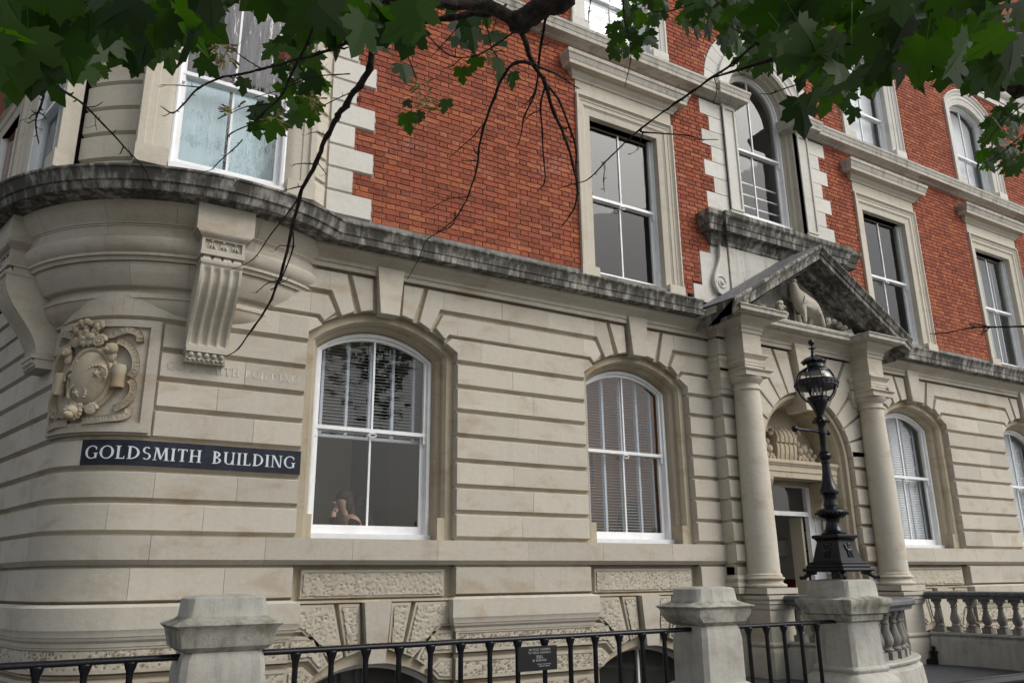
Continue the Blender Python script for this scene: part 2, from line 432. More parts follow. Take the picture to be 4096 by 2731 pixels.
def glyph(ch):
    if ch == 'I': return _stem(.16), .32
    if ch == 'L': return _stem(.16) + [_rect(.16, 0, .56, .07), _rect(.50, 0, .56, .2)], .60
    if ch == 'T': return _stem(.34, st=0) + [_rect(.03, .93, .65, 1), _rect(.03, .8, .085, 1), _rect(.595, .8, .65, 1)], .68
    if ch == 'H': return _stem(.16) + _stem(.66) + [_rect(.16, .48, .66, .55)], .82
    if ch == 'D': return _stem(.16) + _arc(.2, .5, .56, .5, -90, 90), .80
    if ch == 'O': return _arc(.46, .5, .45, .51, 0, 360, 24), .92
    if ch == 'Q': return _arc(.46, .5, .45, .51, 0, 360, 24), .92
    if ch == 'C': return _arc(.46, .5, .45, .51, 48, 312, 18) + [_rect(.70, .68, .76, .9)], .80
    if ch == 'G': return _arc(.46, .5, .45, .51, 48, 318, 18) + _stem(.72, .05, .45, .14, 0, 1) + [_rect(.70, .7, .76, .9)], .86
    if ch == 'S': return _arc(.29, .735, .25, .265, 40, 270, 12, .13) + _arc(.29, .265, .27, .265, -140, 90, 12, .13), .58
    if ch == 'M': return _diag(.12, 0, .2, 1, .07) + _diag(.24, 1, .5, .12, .15) + _diag(.5, .06, .78, 1, .07) + _diag(.88, 0, .8, 1, .16) + _ser(.12, 0) + _ser(.88, 0, .16) + _ser(.16, 1, .1) + _ser(.84, 1, .1), 1.02
    if ch == 'N': return _diag(.14, 0, .14, 1, .07) + _diag(.18, 1, .68, 0, .15) + _diag(.72, 0, .72, 1, .07) + _ser(.14, 0) + _ser(.72, 1) + _ser(.12, 1, .1), .86
    if ch == 'B': return _stem(.16) + _arc(.2, .755, .34, .245, -90, 90, 10) + _arc(.2, .265, .41, .265, -90, 90, 10), .64
    if ch == 'P': return _stem(.16) + _arc(.2, .74, .38, .26, -90, 90, 10), .60
    if ch == 'R': return _stem(.16) + _arc(.2, .74, .36, .26, -90, 90, 10) + _diag(.36, .5, .66, 0, .14), .70
    if ch == 'E': return _stem(.16) + [_rect(.16, 0, .54, .07), _rect(.16, .93, .52, 1), _rect(.16, .47, .45, .54), _rect(.49, 0, .54, .18), _rect(.47, .83, .52, 1)], .60
    if ch == 'U': return _stem(.17, .3, 1, TK, 0, 1) + _arc(.42, .32, .33, .33, 180, 360, 12, TK, .06) + _stem(.70, 0, 1, .10, 1, 1), .86
    if ch == 'V': return _diag(.38, 0, .12, 1, .15) + _diag(.38, 0, .64, 1, .07) + _ser(.12, 1) + _ser(.64, 1), .76
    if ch == 'W': return _diag(.3, 0, .1, 1, .15) + _diag(.3, 0, .52, 1, .07) + _diag(.72, 0, .5, 1, .15) + _diag(.72, 0, .92, 1, .07) + _ser(.1, 1) + _ser(.92, 1) + _ser(.51, 1), 1.02
    if ch == 'A': return _diag(.1, 0, .38, 1, .07) + _diag(.66, 0, .38, 1, .15) + [_rect(.2, .3, .56, .36)] + _ser(.1, 0) + _ser(.66, 0), .76
    if ch == 'Y': return _stem(.36, 0, .5, TK, 1, 0) + _diag(.36, .44, .1, 1, .14) + _diag(.36, .44, .62, 1, .07) + _ser(.1, 1) + _ser(.62, 1), .72
    if ch == 'X': return _diag(.66, 0, .1, 1, .15) + _diag(.1, 0, .62, 1, .07), .74
    if ch == 'J': return _stem(.26, .05, 1, TK, 0, 1) + [_rect(.02, -.1, .3, -.03)], .42
    return [], .35
def word_width(t, gap=0.10): return sum(glyph(c)[1] + gap for c in t) - gap
def letters(mb, text, x0, z0, hgt, width=None, o=0.0, mapf=flat, gap=0.10, squash=None):
    sx = (width / word_width(text, gap)) if width else hgt * (squash or 1)
    x = 0.0; q = 0
    for ch in text:
        polys, w = glyph(ch)
        for p in polys:
            if area2(p) < 0: p = p[::-1]
            oo = o + 0.00012 * (q % 9); q += 1
            n = len(p); vs = [mapf(x0 + (x + a) * sx, z0 + b * hgt, oo) for a, b in p] + [mapf(x0 + (x + a) * sx, z0 + b * hgt, o - 0.0025) for a, b in p]
            mb.add(vs, [tuple(range(n))] + [(n + i, n + (i + 1) % n, (i + 1) % n, i) for i in range(n)])
        x += w + gap
def skin_mesh(name, verts, edges, radii, m, parent=None, sub=2, root=0):
    me = bpy.data.meshes.new(name + '_sk'); me.from_pydata(verts, edges, [])
    o = bpy.data.objects.new(name + '_sk', me); COL.objects.link(o)
    md = o.modifiers.new('s', 'SKIN'); md.use_smooth_shade = True
    for i, r in enumerate(radii):
        sv = me.skin_vertices[0].data[i]; sv.radius = (r, r) if isinstance(r, (int, float)) else r; sv.use_root = (i == root)
    sb = o.modifiers.new('u', 'SUBSURF'); sb.levels = sub; sb.render_levels = sub
    dg = bpy.context.evaluated_depsgraph_get(); ev = o.evaluated_get(dg)
    nm = bpy.data.meshes.new_from_object(ev); bpy.data.objects.remove(o); bpy.data.meshes.remove(me)
    nm.name = name
    return link(name, nm, m, parent, True, 80)

# ------------------------------------------------------------------ the building: ground floor
BLD = empty('corner_building', 'cream stone and red brick corner building with round bay and pedimented doorway', 'building')
AC = (1.08, 0.9); AR = 0.9; AS = -0.1217
NR = (-0.9724, -0.2334); TR = (-0.2334, 0.9724)
def gmap(s, z, o):
    """front wall for s >= 1.08, then round the corner, then along the left return"""
    if s >= 1.08: return (s, -o, z)
    if s >= AS:
        a = (1.08 - s) / AR; d = (-math.sin(a), -math.cos(a))
        return (AC[0] + (AR + o) * d[0], AC[1] + (AR + o) * d[1], z)
    t = AS - s
    return (AC[0] + AR * NR[0] + TR[0] * t + NR[0] * o, AC[1] + AR * NR[1] + TR[1] * t + NR[1] * o, z)
def nseg(s0, s1, step=0.1): return 1 if s0 >= 1.06 else max(1, int((s1 - s0) / step))
ZB = [2.087 + 0.3038 * k for k in range(11)]
WC = [3.51, 7.336, 13.86, 17.69]          # window centres
rs = random.Random(11)
def course(s0, s1, z0, z1, o=0.0, bl=0.008, br=0.008, cuts=None, name='stone_block', m='stone', bb=0.026, bt=0.020, bd=0.05, ln=0.85, depth=0.2, off=0.0):
    if cuts is None:
        n = max(1, round((s1 - s0) / ln)); cuts = [s0 + (s1 - s0) * (i + off + rs.uniform(-.12, .12)) / n for i in range(1, n)] if n > 1 else []
    xs = [s0] + [c for c in cuts if s0 + .15 < c < s1 - .15] + [s1]
    for i in range(len(xs) - 1):
        a, b = xs[i], xs[i + 1]; first, last = i == 0, i == len(xs) - 2
        mb = MB(); g = 0.0016
        rect_block(mb, a + (0 if first else g), b - (0 if last else g), z0, z1, o + rs.uniform(-.0015, .0015), (bl if first else 0, br if last else 0, bb, bt), bd, depth, gmap, nseg(a, b))
        mb.build(name, m, BLD, ang=24)
# piers of channelled stone (courses 0..7), left pier runs round the corner
PIERS = [(-3.4, 2.56), (4.46, 6.386), (8.286, 8.765), (12.435, 12.91), (14.81, 16.74), (18.64, 21.0)]
for pi_, (a, b) in enumerate(PIERS):
    for k in range(8):
        z0, z1 = ZB[k], ZB[k + 1] - 0.066
        off = 0.22 if k % 2 else -0.12
        if pi_ == 0 and k in (3, 4, 5, 6):
            course(a, -0.20, z0, z1, off=off, br=0.014); course(1.075, b, z0, z1, off=off, bl=0.03)
        else: course(a, b, z0, z1, off=off)
# arch stones: shapes measured from the window centre, mirrored left and right
V1 = [(.19, 4.672), (.333, 4.637), (.463, 5.058), (.205, 5.058)]
def arch_stones(c, sgn, xend):
    """stones on one side of a window arch; xend: how far the course runs (distance from the centre)"""
    def put(poly, offs, name='voussoir', m='stone'):
        p = [(c + sgn * x, z) for x, z in poly]
        if sgn < 0: p = p[::-1]; offs = offs[::-1][1:] + offs[::-1][:1] if isinstance(offs, list) else offs
        mb = MB(); poly_block(mb, p, rs.uniform(-.0015, .0015), offs, 0.045, 0.2, gmap); mb.build(name, m, BLD, ang=24)
    put(V1, 0.012)
    put([(.42, 4.622), (.565, 4.549), (.698, 4.831), (.73, 4.831), (.73, 5.058), (.528, 5.058)], [.012, .012, .02, 0, .01, .012])
    put([(.645, 4.575), (.77, 4.455), (.825, 4.521), (.94, 4.521), (.94, 4.757), (.739, 4.757)], [.012, .012, .02, 0, .02, .012])
    put([(.791, 4.40), (.943, 4.30), (.943, 4.214), (1.28, 4.214), (1.28, 4.467), (.859, 4.467)], [.012, .012, .02, 0, .02, .012])
    return .733, .943, 1.283
def fill_course(x0, x1, z0, z1, top=False, off=0.1):
    course(x0, x1, z0, z1, bl=0, br=0, bb=0.02, bt=0.008 if top else 0.02, off=off)
for i, c in enumerate(WC):
    for sgn in (-1, 1): arch_stones(c, sgn, 0)
    mb = MB()
    poly_block(mb, [(c - .118, 4.63), (c + .118, 4.63), (c + .17, 5.205), (c - .17, 5.205)], 0.075, 0.0, 0.02, 0.3, gmap); mb.build('keystone', 'stone', BLD)
tops = [(-3.4, WC[0] - .733, 0), (WC[0] + .733, WC[1] - .733, 1), (WC[1] + .733, 8.765, 2), (12.435, WC[2] - .733, 3), (WC[2] + .733, WC[3] - .733, 4), (WC[3] + .733, 21, 5)]
for a, b, i in tops: fill_course(a, b, 4.831, 5.058, True, .1)
for a, b, i in tops: fill_course(a + (.21 if i not in (0, 3) else 0), b - (.21 if i not in (2, 5) else 0), 4.521, 4.757, off=-.15)
for a, b, i in tops: fill_course(a + (.55 if i not in (0, 3) else 0), b - (.55 if i not in (2, 5) else 0), 4.214, 4.467, off=.2)
# backing wall seen in the bottom of the joints
mb = MB()
for a, b in PIERS:
    n = nseg(a, b, .1) if a < 1 else 1
    n1 = n * 2 if n > 1 else 1
    for i in range(n1):
        x0, x1 = a + (b - a) * i / n1, a + (b - a) * (i + 1) / n1
        mb.add([gmap(x0, -2.6, -.052), gmap(x1, -2.6, -.052), gmap(x1, 5.3, -.052), gmap(x0, 5.3, -.052)], [(0, 1, 2, 3)])
for c in WC:
    n = 18
    for i in range(n):
        x0, x1 = c - .95 + 1.9 * i / n, c - .95 + 1.9 * (i + 1) / n
        t = [arch_top(c, .945, 4.30, 4.655, min(max(x, c - .944), c + .944)) + .01 for x in (x0, x1)]
        mb.add([(x0, .054, t[0]), (x1, .054, t[1]), (x1, .054, 5.3), (x0, .054, 5.3)], [(0, 1, 2, 3)])
mb.build('stone_wall', 'stone_warm', BLD)
# stone surrounds of the arched windows
for c in WC:
    mb = MB(); rings = []
    for w, y in [(.948, .05), (.948, .11), (.845, .11), (.835, .125), (.815, .15), (.806, .185), (.812, .205), (.79, .225), (.765, .25), (.752, .285), (.748, .30), (.748, .52)]:
        u = (w - .735) / (.948 - .735); rings.append((arch_pts(c, w, 2.03, 4.21 + .09 * u, 4.483 + .172 * u, 20), y))
    ring_strip(mb, rings); mb.build('window_surround', 'stone_warm', BLD, ang=20)
    for sg in (-1, 1):
        mb = MB(); x0, x1 = sorted((c + sg * .752, c + sg * .93)); mb.box(x0, x1, .112, .318, 2.0, 2.295); mb.build('surround_stop', 'stone_warm', BLD)

WHITE = 'white'
def sash_window(c, zb, zs, zc, wf, y, zm, T=flat, glass='glass', lift=True, sill=True, bars=(), yb=0.10, parent=None):
    """box-frame sash window: frame, two sashes, glazing bars, four panes"""
    def bx(mb, x0, x1, y0, y1, z0, z1): mb.box(x0, x1, y0, y1, z0, z1, lambda X, Y, Z: T(X, Z, -Y))
    mb = MB()
    def ring(w, yy, z0=zb - .065):
        return (arch_pts(c, w, z0, zs, zc - (wf - w)), yy)
    ring_strip(mb, [ring(wf, y + .12), ring(wf, y), ring(wf - .02, y - .008), ring(wf - .045, y), ring(wf - .045, y + .12)], T)
    if sill: bx(mb, c - wf, c + wf, y - .055, y + .12, zb - .068, zb)
    w = mb.build('window', WHITE, parent or BLD, ang=24)
    a = wf - .046; b = wf - .082
    up = MB()
    ring_strip(up, [(arch_pts(c, a, zm, zs, zc - .046), y + .032), (arch_pts(c, b, zm, zs, zc - .082), y + .032), (arch_pts(c, b - .006, zm, zs, zc - .088), y + .07)], T)
    bx(up, c - a, c + a, y + .028, y + .078, zm - .022, zm + .022)
    for sg in (-1, 1):
        x0, x1 = sorted((c + sg * b, c + sg * a)); bx(up, x0, x1, y + .034, y + .074, zm - .11, zm - .022)
    up.build('upper_sash', WHITE, w, ang=24)
    lo = MB()
    for sg in (-1, 1):
        x0, x1 = sorted((c + sg * (b - .02), c + sg * (a + .0))); bx(lo, x0, x1, y + .076, y + .115, zb, zm)
    bx(lo, c - b, c + b, y + .074, y + .115, zb, zb + yb)
    bx(lo, c - b, c + b, y + .08, y + .118, zm - .03, zm + .015)
    lo.build('lower_sash', WHITE, w, ang=24)
    for (z0, z1, yy) in ((zm, arch_top(c, wf, zs, zc, c) - .08, y + .045), (zb + .09, zm, y + .085)):
        mb = MB(); bx(mb, c - .012, c + .012, yy, yy + .03, z0, z1); mb.build('glazing_bar', WHITE, w)
    for sg in (-1, 1):
        mb = MB(); n = 10 if zc > zs + .01 else 1; vs = []
        for i in range(n + 1):
            x = c + sg * (.006 + (b - .010) * i / n)
            zt = (arch_top(c, b, zs, zc - .082, x) if zc > zs + .01 else zc - .085)
            if zc > zs + .01: zt = min(zt, 1e9)
            vs += [T(x, zm, -(y + .062)), T(x, zt, -(y + .062))]
        mb.add(vs, [(2 * i, 2 * i + 2, 2 * i + 3, 2 * i + 1) for i in range(n)]); mb.build('glass_pane', glass, w, smooth=False)
        mb = MB(); x0, x1 = c + sg * .006, c + sg * (b - .01)
        mb.add([T(x0, zb + .08, -(y + .100)), T(x1, zb + .08, -(y + .100)), T(x1, zm, -(y + .100)), T(x0, zm, -(y + .100))], [(0, 1, 2, 3)]); mb.build('glass_pane', glass, w, smooth=False)
    if lift:
        mb = MB(); tube(mb, [T(c + .05 * math.cos(t), zm - .055 + .022 * math.sin(t), -(y + .022)) for t in [i * PI / 6 for i in range(12)]] + [T(c + .05, zm - .055, -(y + .022))], .007, 6)
        mb.build('sash_lift', WHITE, w)
    for zz in bars:
        mb = MB(); bx(mb, c - b, c + b, y + .16, y + .18, zz - .011, zz + .011); mb.build('guard_bar', WHITE, w)
    return w
for c in WC: sash_window(c, 2.105, 4.21, 4.483, .745, .33, 3.30)

# sill course, plinth course, lower band, vermiculated base
for a, b in ((-3.4, 8.765), (12.435, 21.0)):
    n = round((b - a) / 1.15); cuts = [a + (b - a) * (i + rs.uniform(-.15, .15)) / n for i in range(1, n)]
    course(a, b, 1.812, 2.034, 0.036, 0, 0, cuts, 'sill_stone', 'stone', 0.05, 0.0, 0.05)
def gpath(a, b, z=0):
    xs = [a]
    s = a
    while s < min(b, 1.08): s += .08; xs.append(min(s, b))
    if xs[-1] < b: xs.append(b)
    return [gmap(s, 0, 0)[:2] for s in xs]
BAND = [(0, 1.035), (.012, 1.04), (.018, 1.075), (.04, 1.10), (.048, 1.125), (.055, 1.13), (.06, 1.165), (.072, 1.19), (.072, 1.385), (.0, 1.412)]
for i, (a, b) in enumerate([(-3.4, 2.56), (4.46, 6.386), (8.286, 8.765), (12.435, 12.91), (14.81, 16.74), (18.64, 21)]):
    course(a, b, 1.445, 1.73, 0, off=.1, bb=.03, bt=.012)
    p = gpath(a, b)
    p = ([(a, .12)] if i else []) + p + [(b, .12)]
    mb = MB(); sweep(mb, p, BAND); mb.build('plinth_band', 'stone', BLD, ang=20)
    for k, (z0, z1) in enumerate(((.815, 1.05), (.530, .752), (.245, .468), (-.04, .183), (-.33, -.10))):
        if i > 3 and k > 2: continue
        mb = MB(); rect_block(mb, a, b, z0, z1, 0.0, (.008, .008, .02, .02), .045, .2, gmap, nseg(a, b)); mb.build('base_course', 'stone_hole', BLD, ang=24)
        s0 = max(a, -2.2)
        mb = MB(); verm(mb, [(s0 + .03, z0 + .03), (b - .03, z0 + .03), (b - .03, z1 - .03), (s0 + .03, z1 - .03)], -.012, .0135 if i < 2 else .022, .0165, gmap, k + 5 * i); o = mb.build('worm_carving', 'verm', BLD, ang=60, kind='stuff')
        mb = MB()
        for (x0, x1, y0, y1) in ((a, b, z0, z0 + .032), (a, b, z1 - .032, z1), (a, a + .032, z0 + .03, z1 - .03), (b - .032, b, z0 + .03, z1 - .03)):
            rect_block(mb, x0, x1, y0, y1, .004, (0, 0, 0, 0), .004, .02, gmap, nseg(x0, x1))
        mb.build('tooled_margin', 'verm', BLD, ang=24)
def verm_block(poly, o, seed, cell=.0135, offs=.012):
    mb = MB(); poly_block(mb, poly, o, offs, .04, .2); mb.build('base_voussoir', 'verm', BLD, ang=24)
    mb = MB(); verm(mb, inset(poly, .024), o + .0015, cell, .015, flat, seed); mb.build('worm_carving', 'verm', BLD, ang=60, kind='stuff')
    mb = MB(); q = inset(poly, .028); mb.add([flat(a, b, o + .0012) for a, b in q], [tuple(range(len(q)))]); mb.build('worm_ground', 'stone_hole', BLD, smooth=False)
for wi, c in enumerate(WC):
    cell = .0135 if wi < 2 else .022
    mb = MB()      # recess behind the panel and the basement arch
    mb.add([(c - .96, .145, 1.36), (c + .96, .145, 1.36), (c + .96, .145, 1.82), (c - .96, .145, 1.82)], [(0, 1, 2, 3)])
    pts = arch_pts(c, .79, -.8, .50, .75, 16)
    out = [(c - .96, -.8)] + [(c - .96 + 1.92 * i / 16, 1.40) for i in range(17)] + [(c + .96, -.8)]
    ring_strip(mb, [(out, .125), (pts, .125), (pts, .30)])
    mb.box(c - .95, c + .95, .05, .14, 1.375, 1.40)
    mb.build('basement_wall', 'stone_warm', BLD)
    verm_block([(c - .835, 1.425), (c + .835, 1.425), (c + .835, 1.715), (c - .835, 1.715)], -.085, 40 + wi, cell)
    mb = MB(); poly_block(mb, [(c - .10, .755), (c + .10, .755), (c + .155, 1.374), (c - .155, 1.374)], .015, 0, .02, .3); mb.build('basement_keystone', 'stone', BLD)
    for sg in (-1, 1):
        for j, poly in enumerate(([(.16, .885), (.31, .835), (.42, 1.36), (.19, 1.36)], [(.345, .834), (.455, .79), (.80, 1.10), (.935, 1.10), (.935, 1.36), (.475, 1.36)],
                     [(.50, .765), (.60, .70), (.71, .815), (.94, .815), (.94, 1.05), (.66, 1.05), (.645, 1.02)], [(.655, .655), (.765, .545), (.94, .53), (.94, .75), (.77, .75)])):
            p = [(c + sg * x, z) for x, z in poly]
            if sg < 0: p = p[::-1]
            verm_block(p, -.06, 60 + wi * 10 + j * 2 + (sg > 0), cell, .01)
    mb = MB(); ring_strip(mb, [(arch_pts(c, .79, -.8, .50, .75), .30), (arch_pts(c, .73, -.8, .48, .69), .30), (arch_pts(c, .73, -.8, .48, .69), .36)])
    mb.box(c - .015, c + .015, .31, .35, -.8, .69); w = mb.build('basement_window', 'white', BLD)
    mb = MB(); mb.add([(c - .75, .34, -.8), (c + .75, .34, -.8), (c + .75, .34, .72), (c - .75, .34, .72)], [(0, 1, 2, 3)]); mb.build('glass_pane', 'glass', w, smooth=False)

# rooms behind the windows
def room(c, wf, zb, zs, zc, y0, W_, H0, H1, D, m, floor='room_dark', T=flat, mback=None):
    mb = MB(); x0, x1 = c - W_, c + W_
    v = lambda x, y, z: T(x, z, -y)
    mb.add([v(x0, y0, H0), v(x0, y0 + D, H0), v(x0, y0 + D, H1), v(x0, y0, H1)], [(0, 1, 2, 3)])
    mb.add([v(x1, y0, H0), v(x1, y0 + D, H0), v(x1, y0 + D, H1), v(x1, y0, H1)], [(0, 1, 2, 3)])
    mb.add([v(x0, y0, H1), v(x0, y0 + D, H1), v(x1, y0 + D, H1), v(x1, y0, H1)], [(0, 1, 2, 3)])
    pts = arch_pts(c, wf, zb, zs, zc, 16)
    n = len(pts) - 2
    if n == 2: out = [(x0, zb), (x0, H1), (x1, H1), (x1, zb)]
    else: out = [(x0, zb)] + [(x0 + 2 * W_ * i / (n - 1), H1) for i in range(n)] + [(x1, zb)]
    ring_strip(mb, [(out, y0), (pts, y0)], T)
    mb.add([v(x0, y0, H0), v(x1, y0, H0), v(x1, y0, zb), v(x0, y0, zb)], [(0, 1, 2, 3)])
    a = mb.build('interior_wall', m, BLD, smooth=False)
    mb = MB(); mb.add([v(x0, y0 + D, H0), v(x1, y0 + D, H0), v(x1, y0 + D, H1), v(x0, y0 + D, H1)], [(0, 1, 2, 3)]); mb.build('interior_wall', mback or m, BLD, smooth=False)
    mb = MB(); mb.add([v(x0, y0, H0), v(x1, y0, H0), v(x1, y0 + D, H0), v(x0, y0 + D, H0)], [(0, 1, 2, 3)]); mb.build('interior_floor', floor, BLD, smooth=False)
room(WC[0], .745, 2.04, 4.21, 4.483, .50, 1.8, 1.3, 4.75, 2.0, 'room_beige')
room(WC[1], .745, 2.04, 4.21, 4.483, .50, 1.8, 1.3, 4.75, 1.6, 'room_orange', 'room_orange')
room(WC[2], .745, 2.04, 4.21, 4.483, .50, 1.5, 1.3, 4.75, 2.0, 'room_white')
room(WC[3], .745, 2.04, 4.21, 4.483, .50, 1.5, 1.3, 4.75, 2.0, 'room_white')
mb = MB(); mb.box(4.05, 4.12, 1.1, 2.5, 1.3, 4.7); mb.build('interior_wall', 'room_dark', BLD)
for c in WC:
    mb = MB(); mb.box(c - .9, c + .9, .36, 1.6, -.9, 1.0); mb.build('basement_room', 'room_dark', BLD)

# ------------------------------------------------------------------ entablature, oriel, doorway
ARCH = [(0, 5.095), (.028, 5.10), (.028, 5.155), (.045, 5.16), (.045, 5.205), (.055, 5.215), (.085, 5.25), (.13, 5.275), (.15, 5.285), (.155, 5.30), (.16, 5.335), (0, 5.34)]
CORN = [(0, 5.336), (.262, 5.336), (.27, 5.343), (.295, 5.345), (.30, 5.42), (.312, 5.43), (.318, 5.47), (.345, 5.528), (.36, 5.545), (.36, 5.567), (.02, 5.725), (.0, 5.725)]
CORP = [(0, 5.336), (.262, 5.336), (.27, 5.343), (.30, 5.345), (.305, 5.405), (.325, 5.41), (.325, 5.425), (0, 5.455)]
for a, b in ((2.2, 8.77), (12.43, 23)):
    n = round((b - a) / 1.25)
    for i in range(n):
        x0, x1 = a + (b - a) * i / n, a + (b - a) * (i + 1) / n
        e = -.002
        mb = MB(); sweep(mb, [(x0, 0), (x1 + e, 0)], ARCH); mb.build('architrave', 'stone', BLD, ang=24)
        if a < 5: c0, c1 = x0, min(x1 + e, 8.40)
        else: c0, c1 = max(x0, 12.80), x1 + e
        if c1 > c0 + .1:
            mb = MB(); sweep(mb, [(c0, 0), (c1, 0)], CORN); mb.build('cornice', 'stone_soot', BLD, ang=24)
            mb = MB(); mb.box(c0, c1, -.016, .02, 5.70, 5.782); mb.build('ledge_stone', 'stone_dark', BLD)
PORCH = [(8.40, 0), (8.77, 0), (8.77, -.2), (8.945, -.2), (8.945, -.53), (9.315, -.53), (9.315, -.2), (11.885, -.2), (11.885, -.53), (12.255, -.53), (12.255, -.2), (12.43, -.2), (12.43, 0), (12.80, 0)]
mb = MB(); sweep(mb, PORCH[1:-1], ARCH); mb.build('porch_architrave', 'stone', BLD, ang=24)
mb = MB(); sweep(mb, PORCH, CORP); mb.build('porch_cornice', 'stone_drip', BLD, ang=24)

OC = (1.48, 1.49)
d2 = math.radians
A0, A1 = d2(-217), d2(-38)
RING_TOP = [(1.88, 5.745), (2.282, 5.567), (2.282, 5.545), (2.264, 5.53), (2.238, 5.47), (2.228, 5.43), (2.205, 5.42), (2.19, 5.365), (2.18, 5.347), (2.09, 5.345), (2.082, 5.333), (1.85, 5.331)]
RING_MID = [(1.80, 5.333), (1.965, 5.331), (1.955, 5.31), (1.935, 5.25), (1.90, 5.19), (1.872, 5.155), (1.862, 5.135), (1.862, 5.12), (1.848, 5.116), (1.848, 5.10), (1.838, 5.098), (1.838, 4.985), (1.858, 4.98), (1.872, 4.95), (1.872, 4.92), (1.855, 4.87), (1.825, 4.835), (1.812, 4.825), (1.812, 4.795), (1.782, 4.792), (1.776, 4.752), (1.60, 4.75)]
RING_LOW = [(1.60, 4.749), (1.745, 4.747), (1.738, 4.70), (1.70, 4.62), (1.640, 4.53), (1.623, 4.52), (1.572, 4.517), (1.566, 4.50), (1.575, 4.465), (1.60, 4.44), (1.610, 4.432), (1.610, 4.402), (1.596, 4.40), (1.588, 4.36), (1.565, 4.31), (1.525, 4.262), (1.478, 4.23), (1.464, 4.225), (1.464, 4.19), (1.35, 4.188)]
def ringpieces(prof, cuts, name, m):
    for i in range(len(cuts) - 1):
        a, b = d2(cuts[i] + (.08 if i else 0)), d2(cuts[i + 1])
        mb = MB(); revolve(mb, OC[0], OC[1], prof, a, b, max(3, int(math.degrees(b - a) / 3))); mb.build(name, m, BLD, ang=22)
ringpieces(RING_TOP, [-217, -160, -136, -112, -90, -66, -38], 'bay_cornice', 'stone_soot')
ringpieces(RING_MID, [-217, -150, -125, -104, -79, -60, -38], 'bay_corbel', 'stone')
ringpieces(RING_LOW, [-217, -158, -118, -99, -70, -38], 'bay_corbel', 'stone')

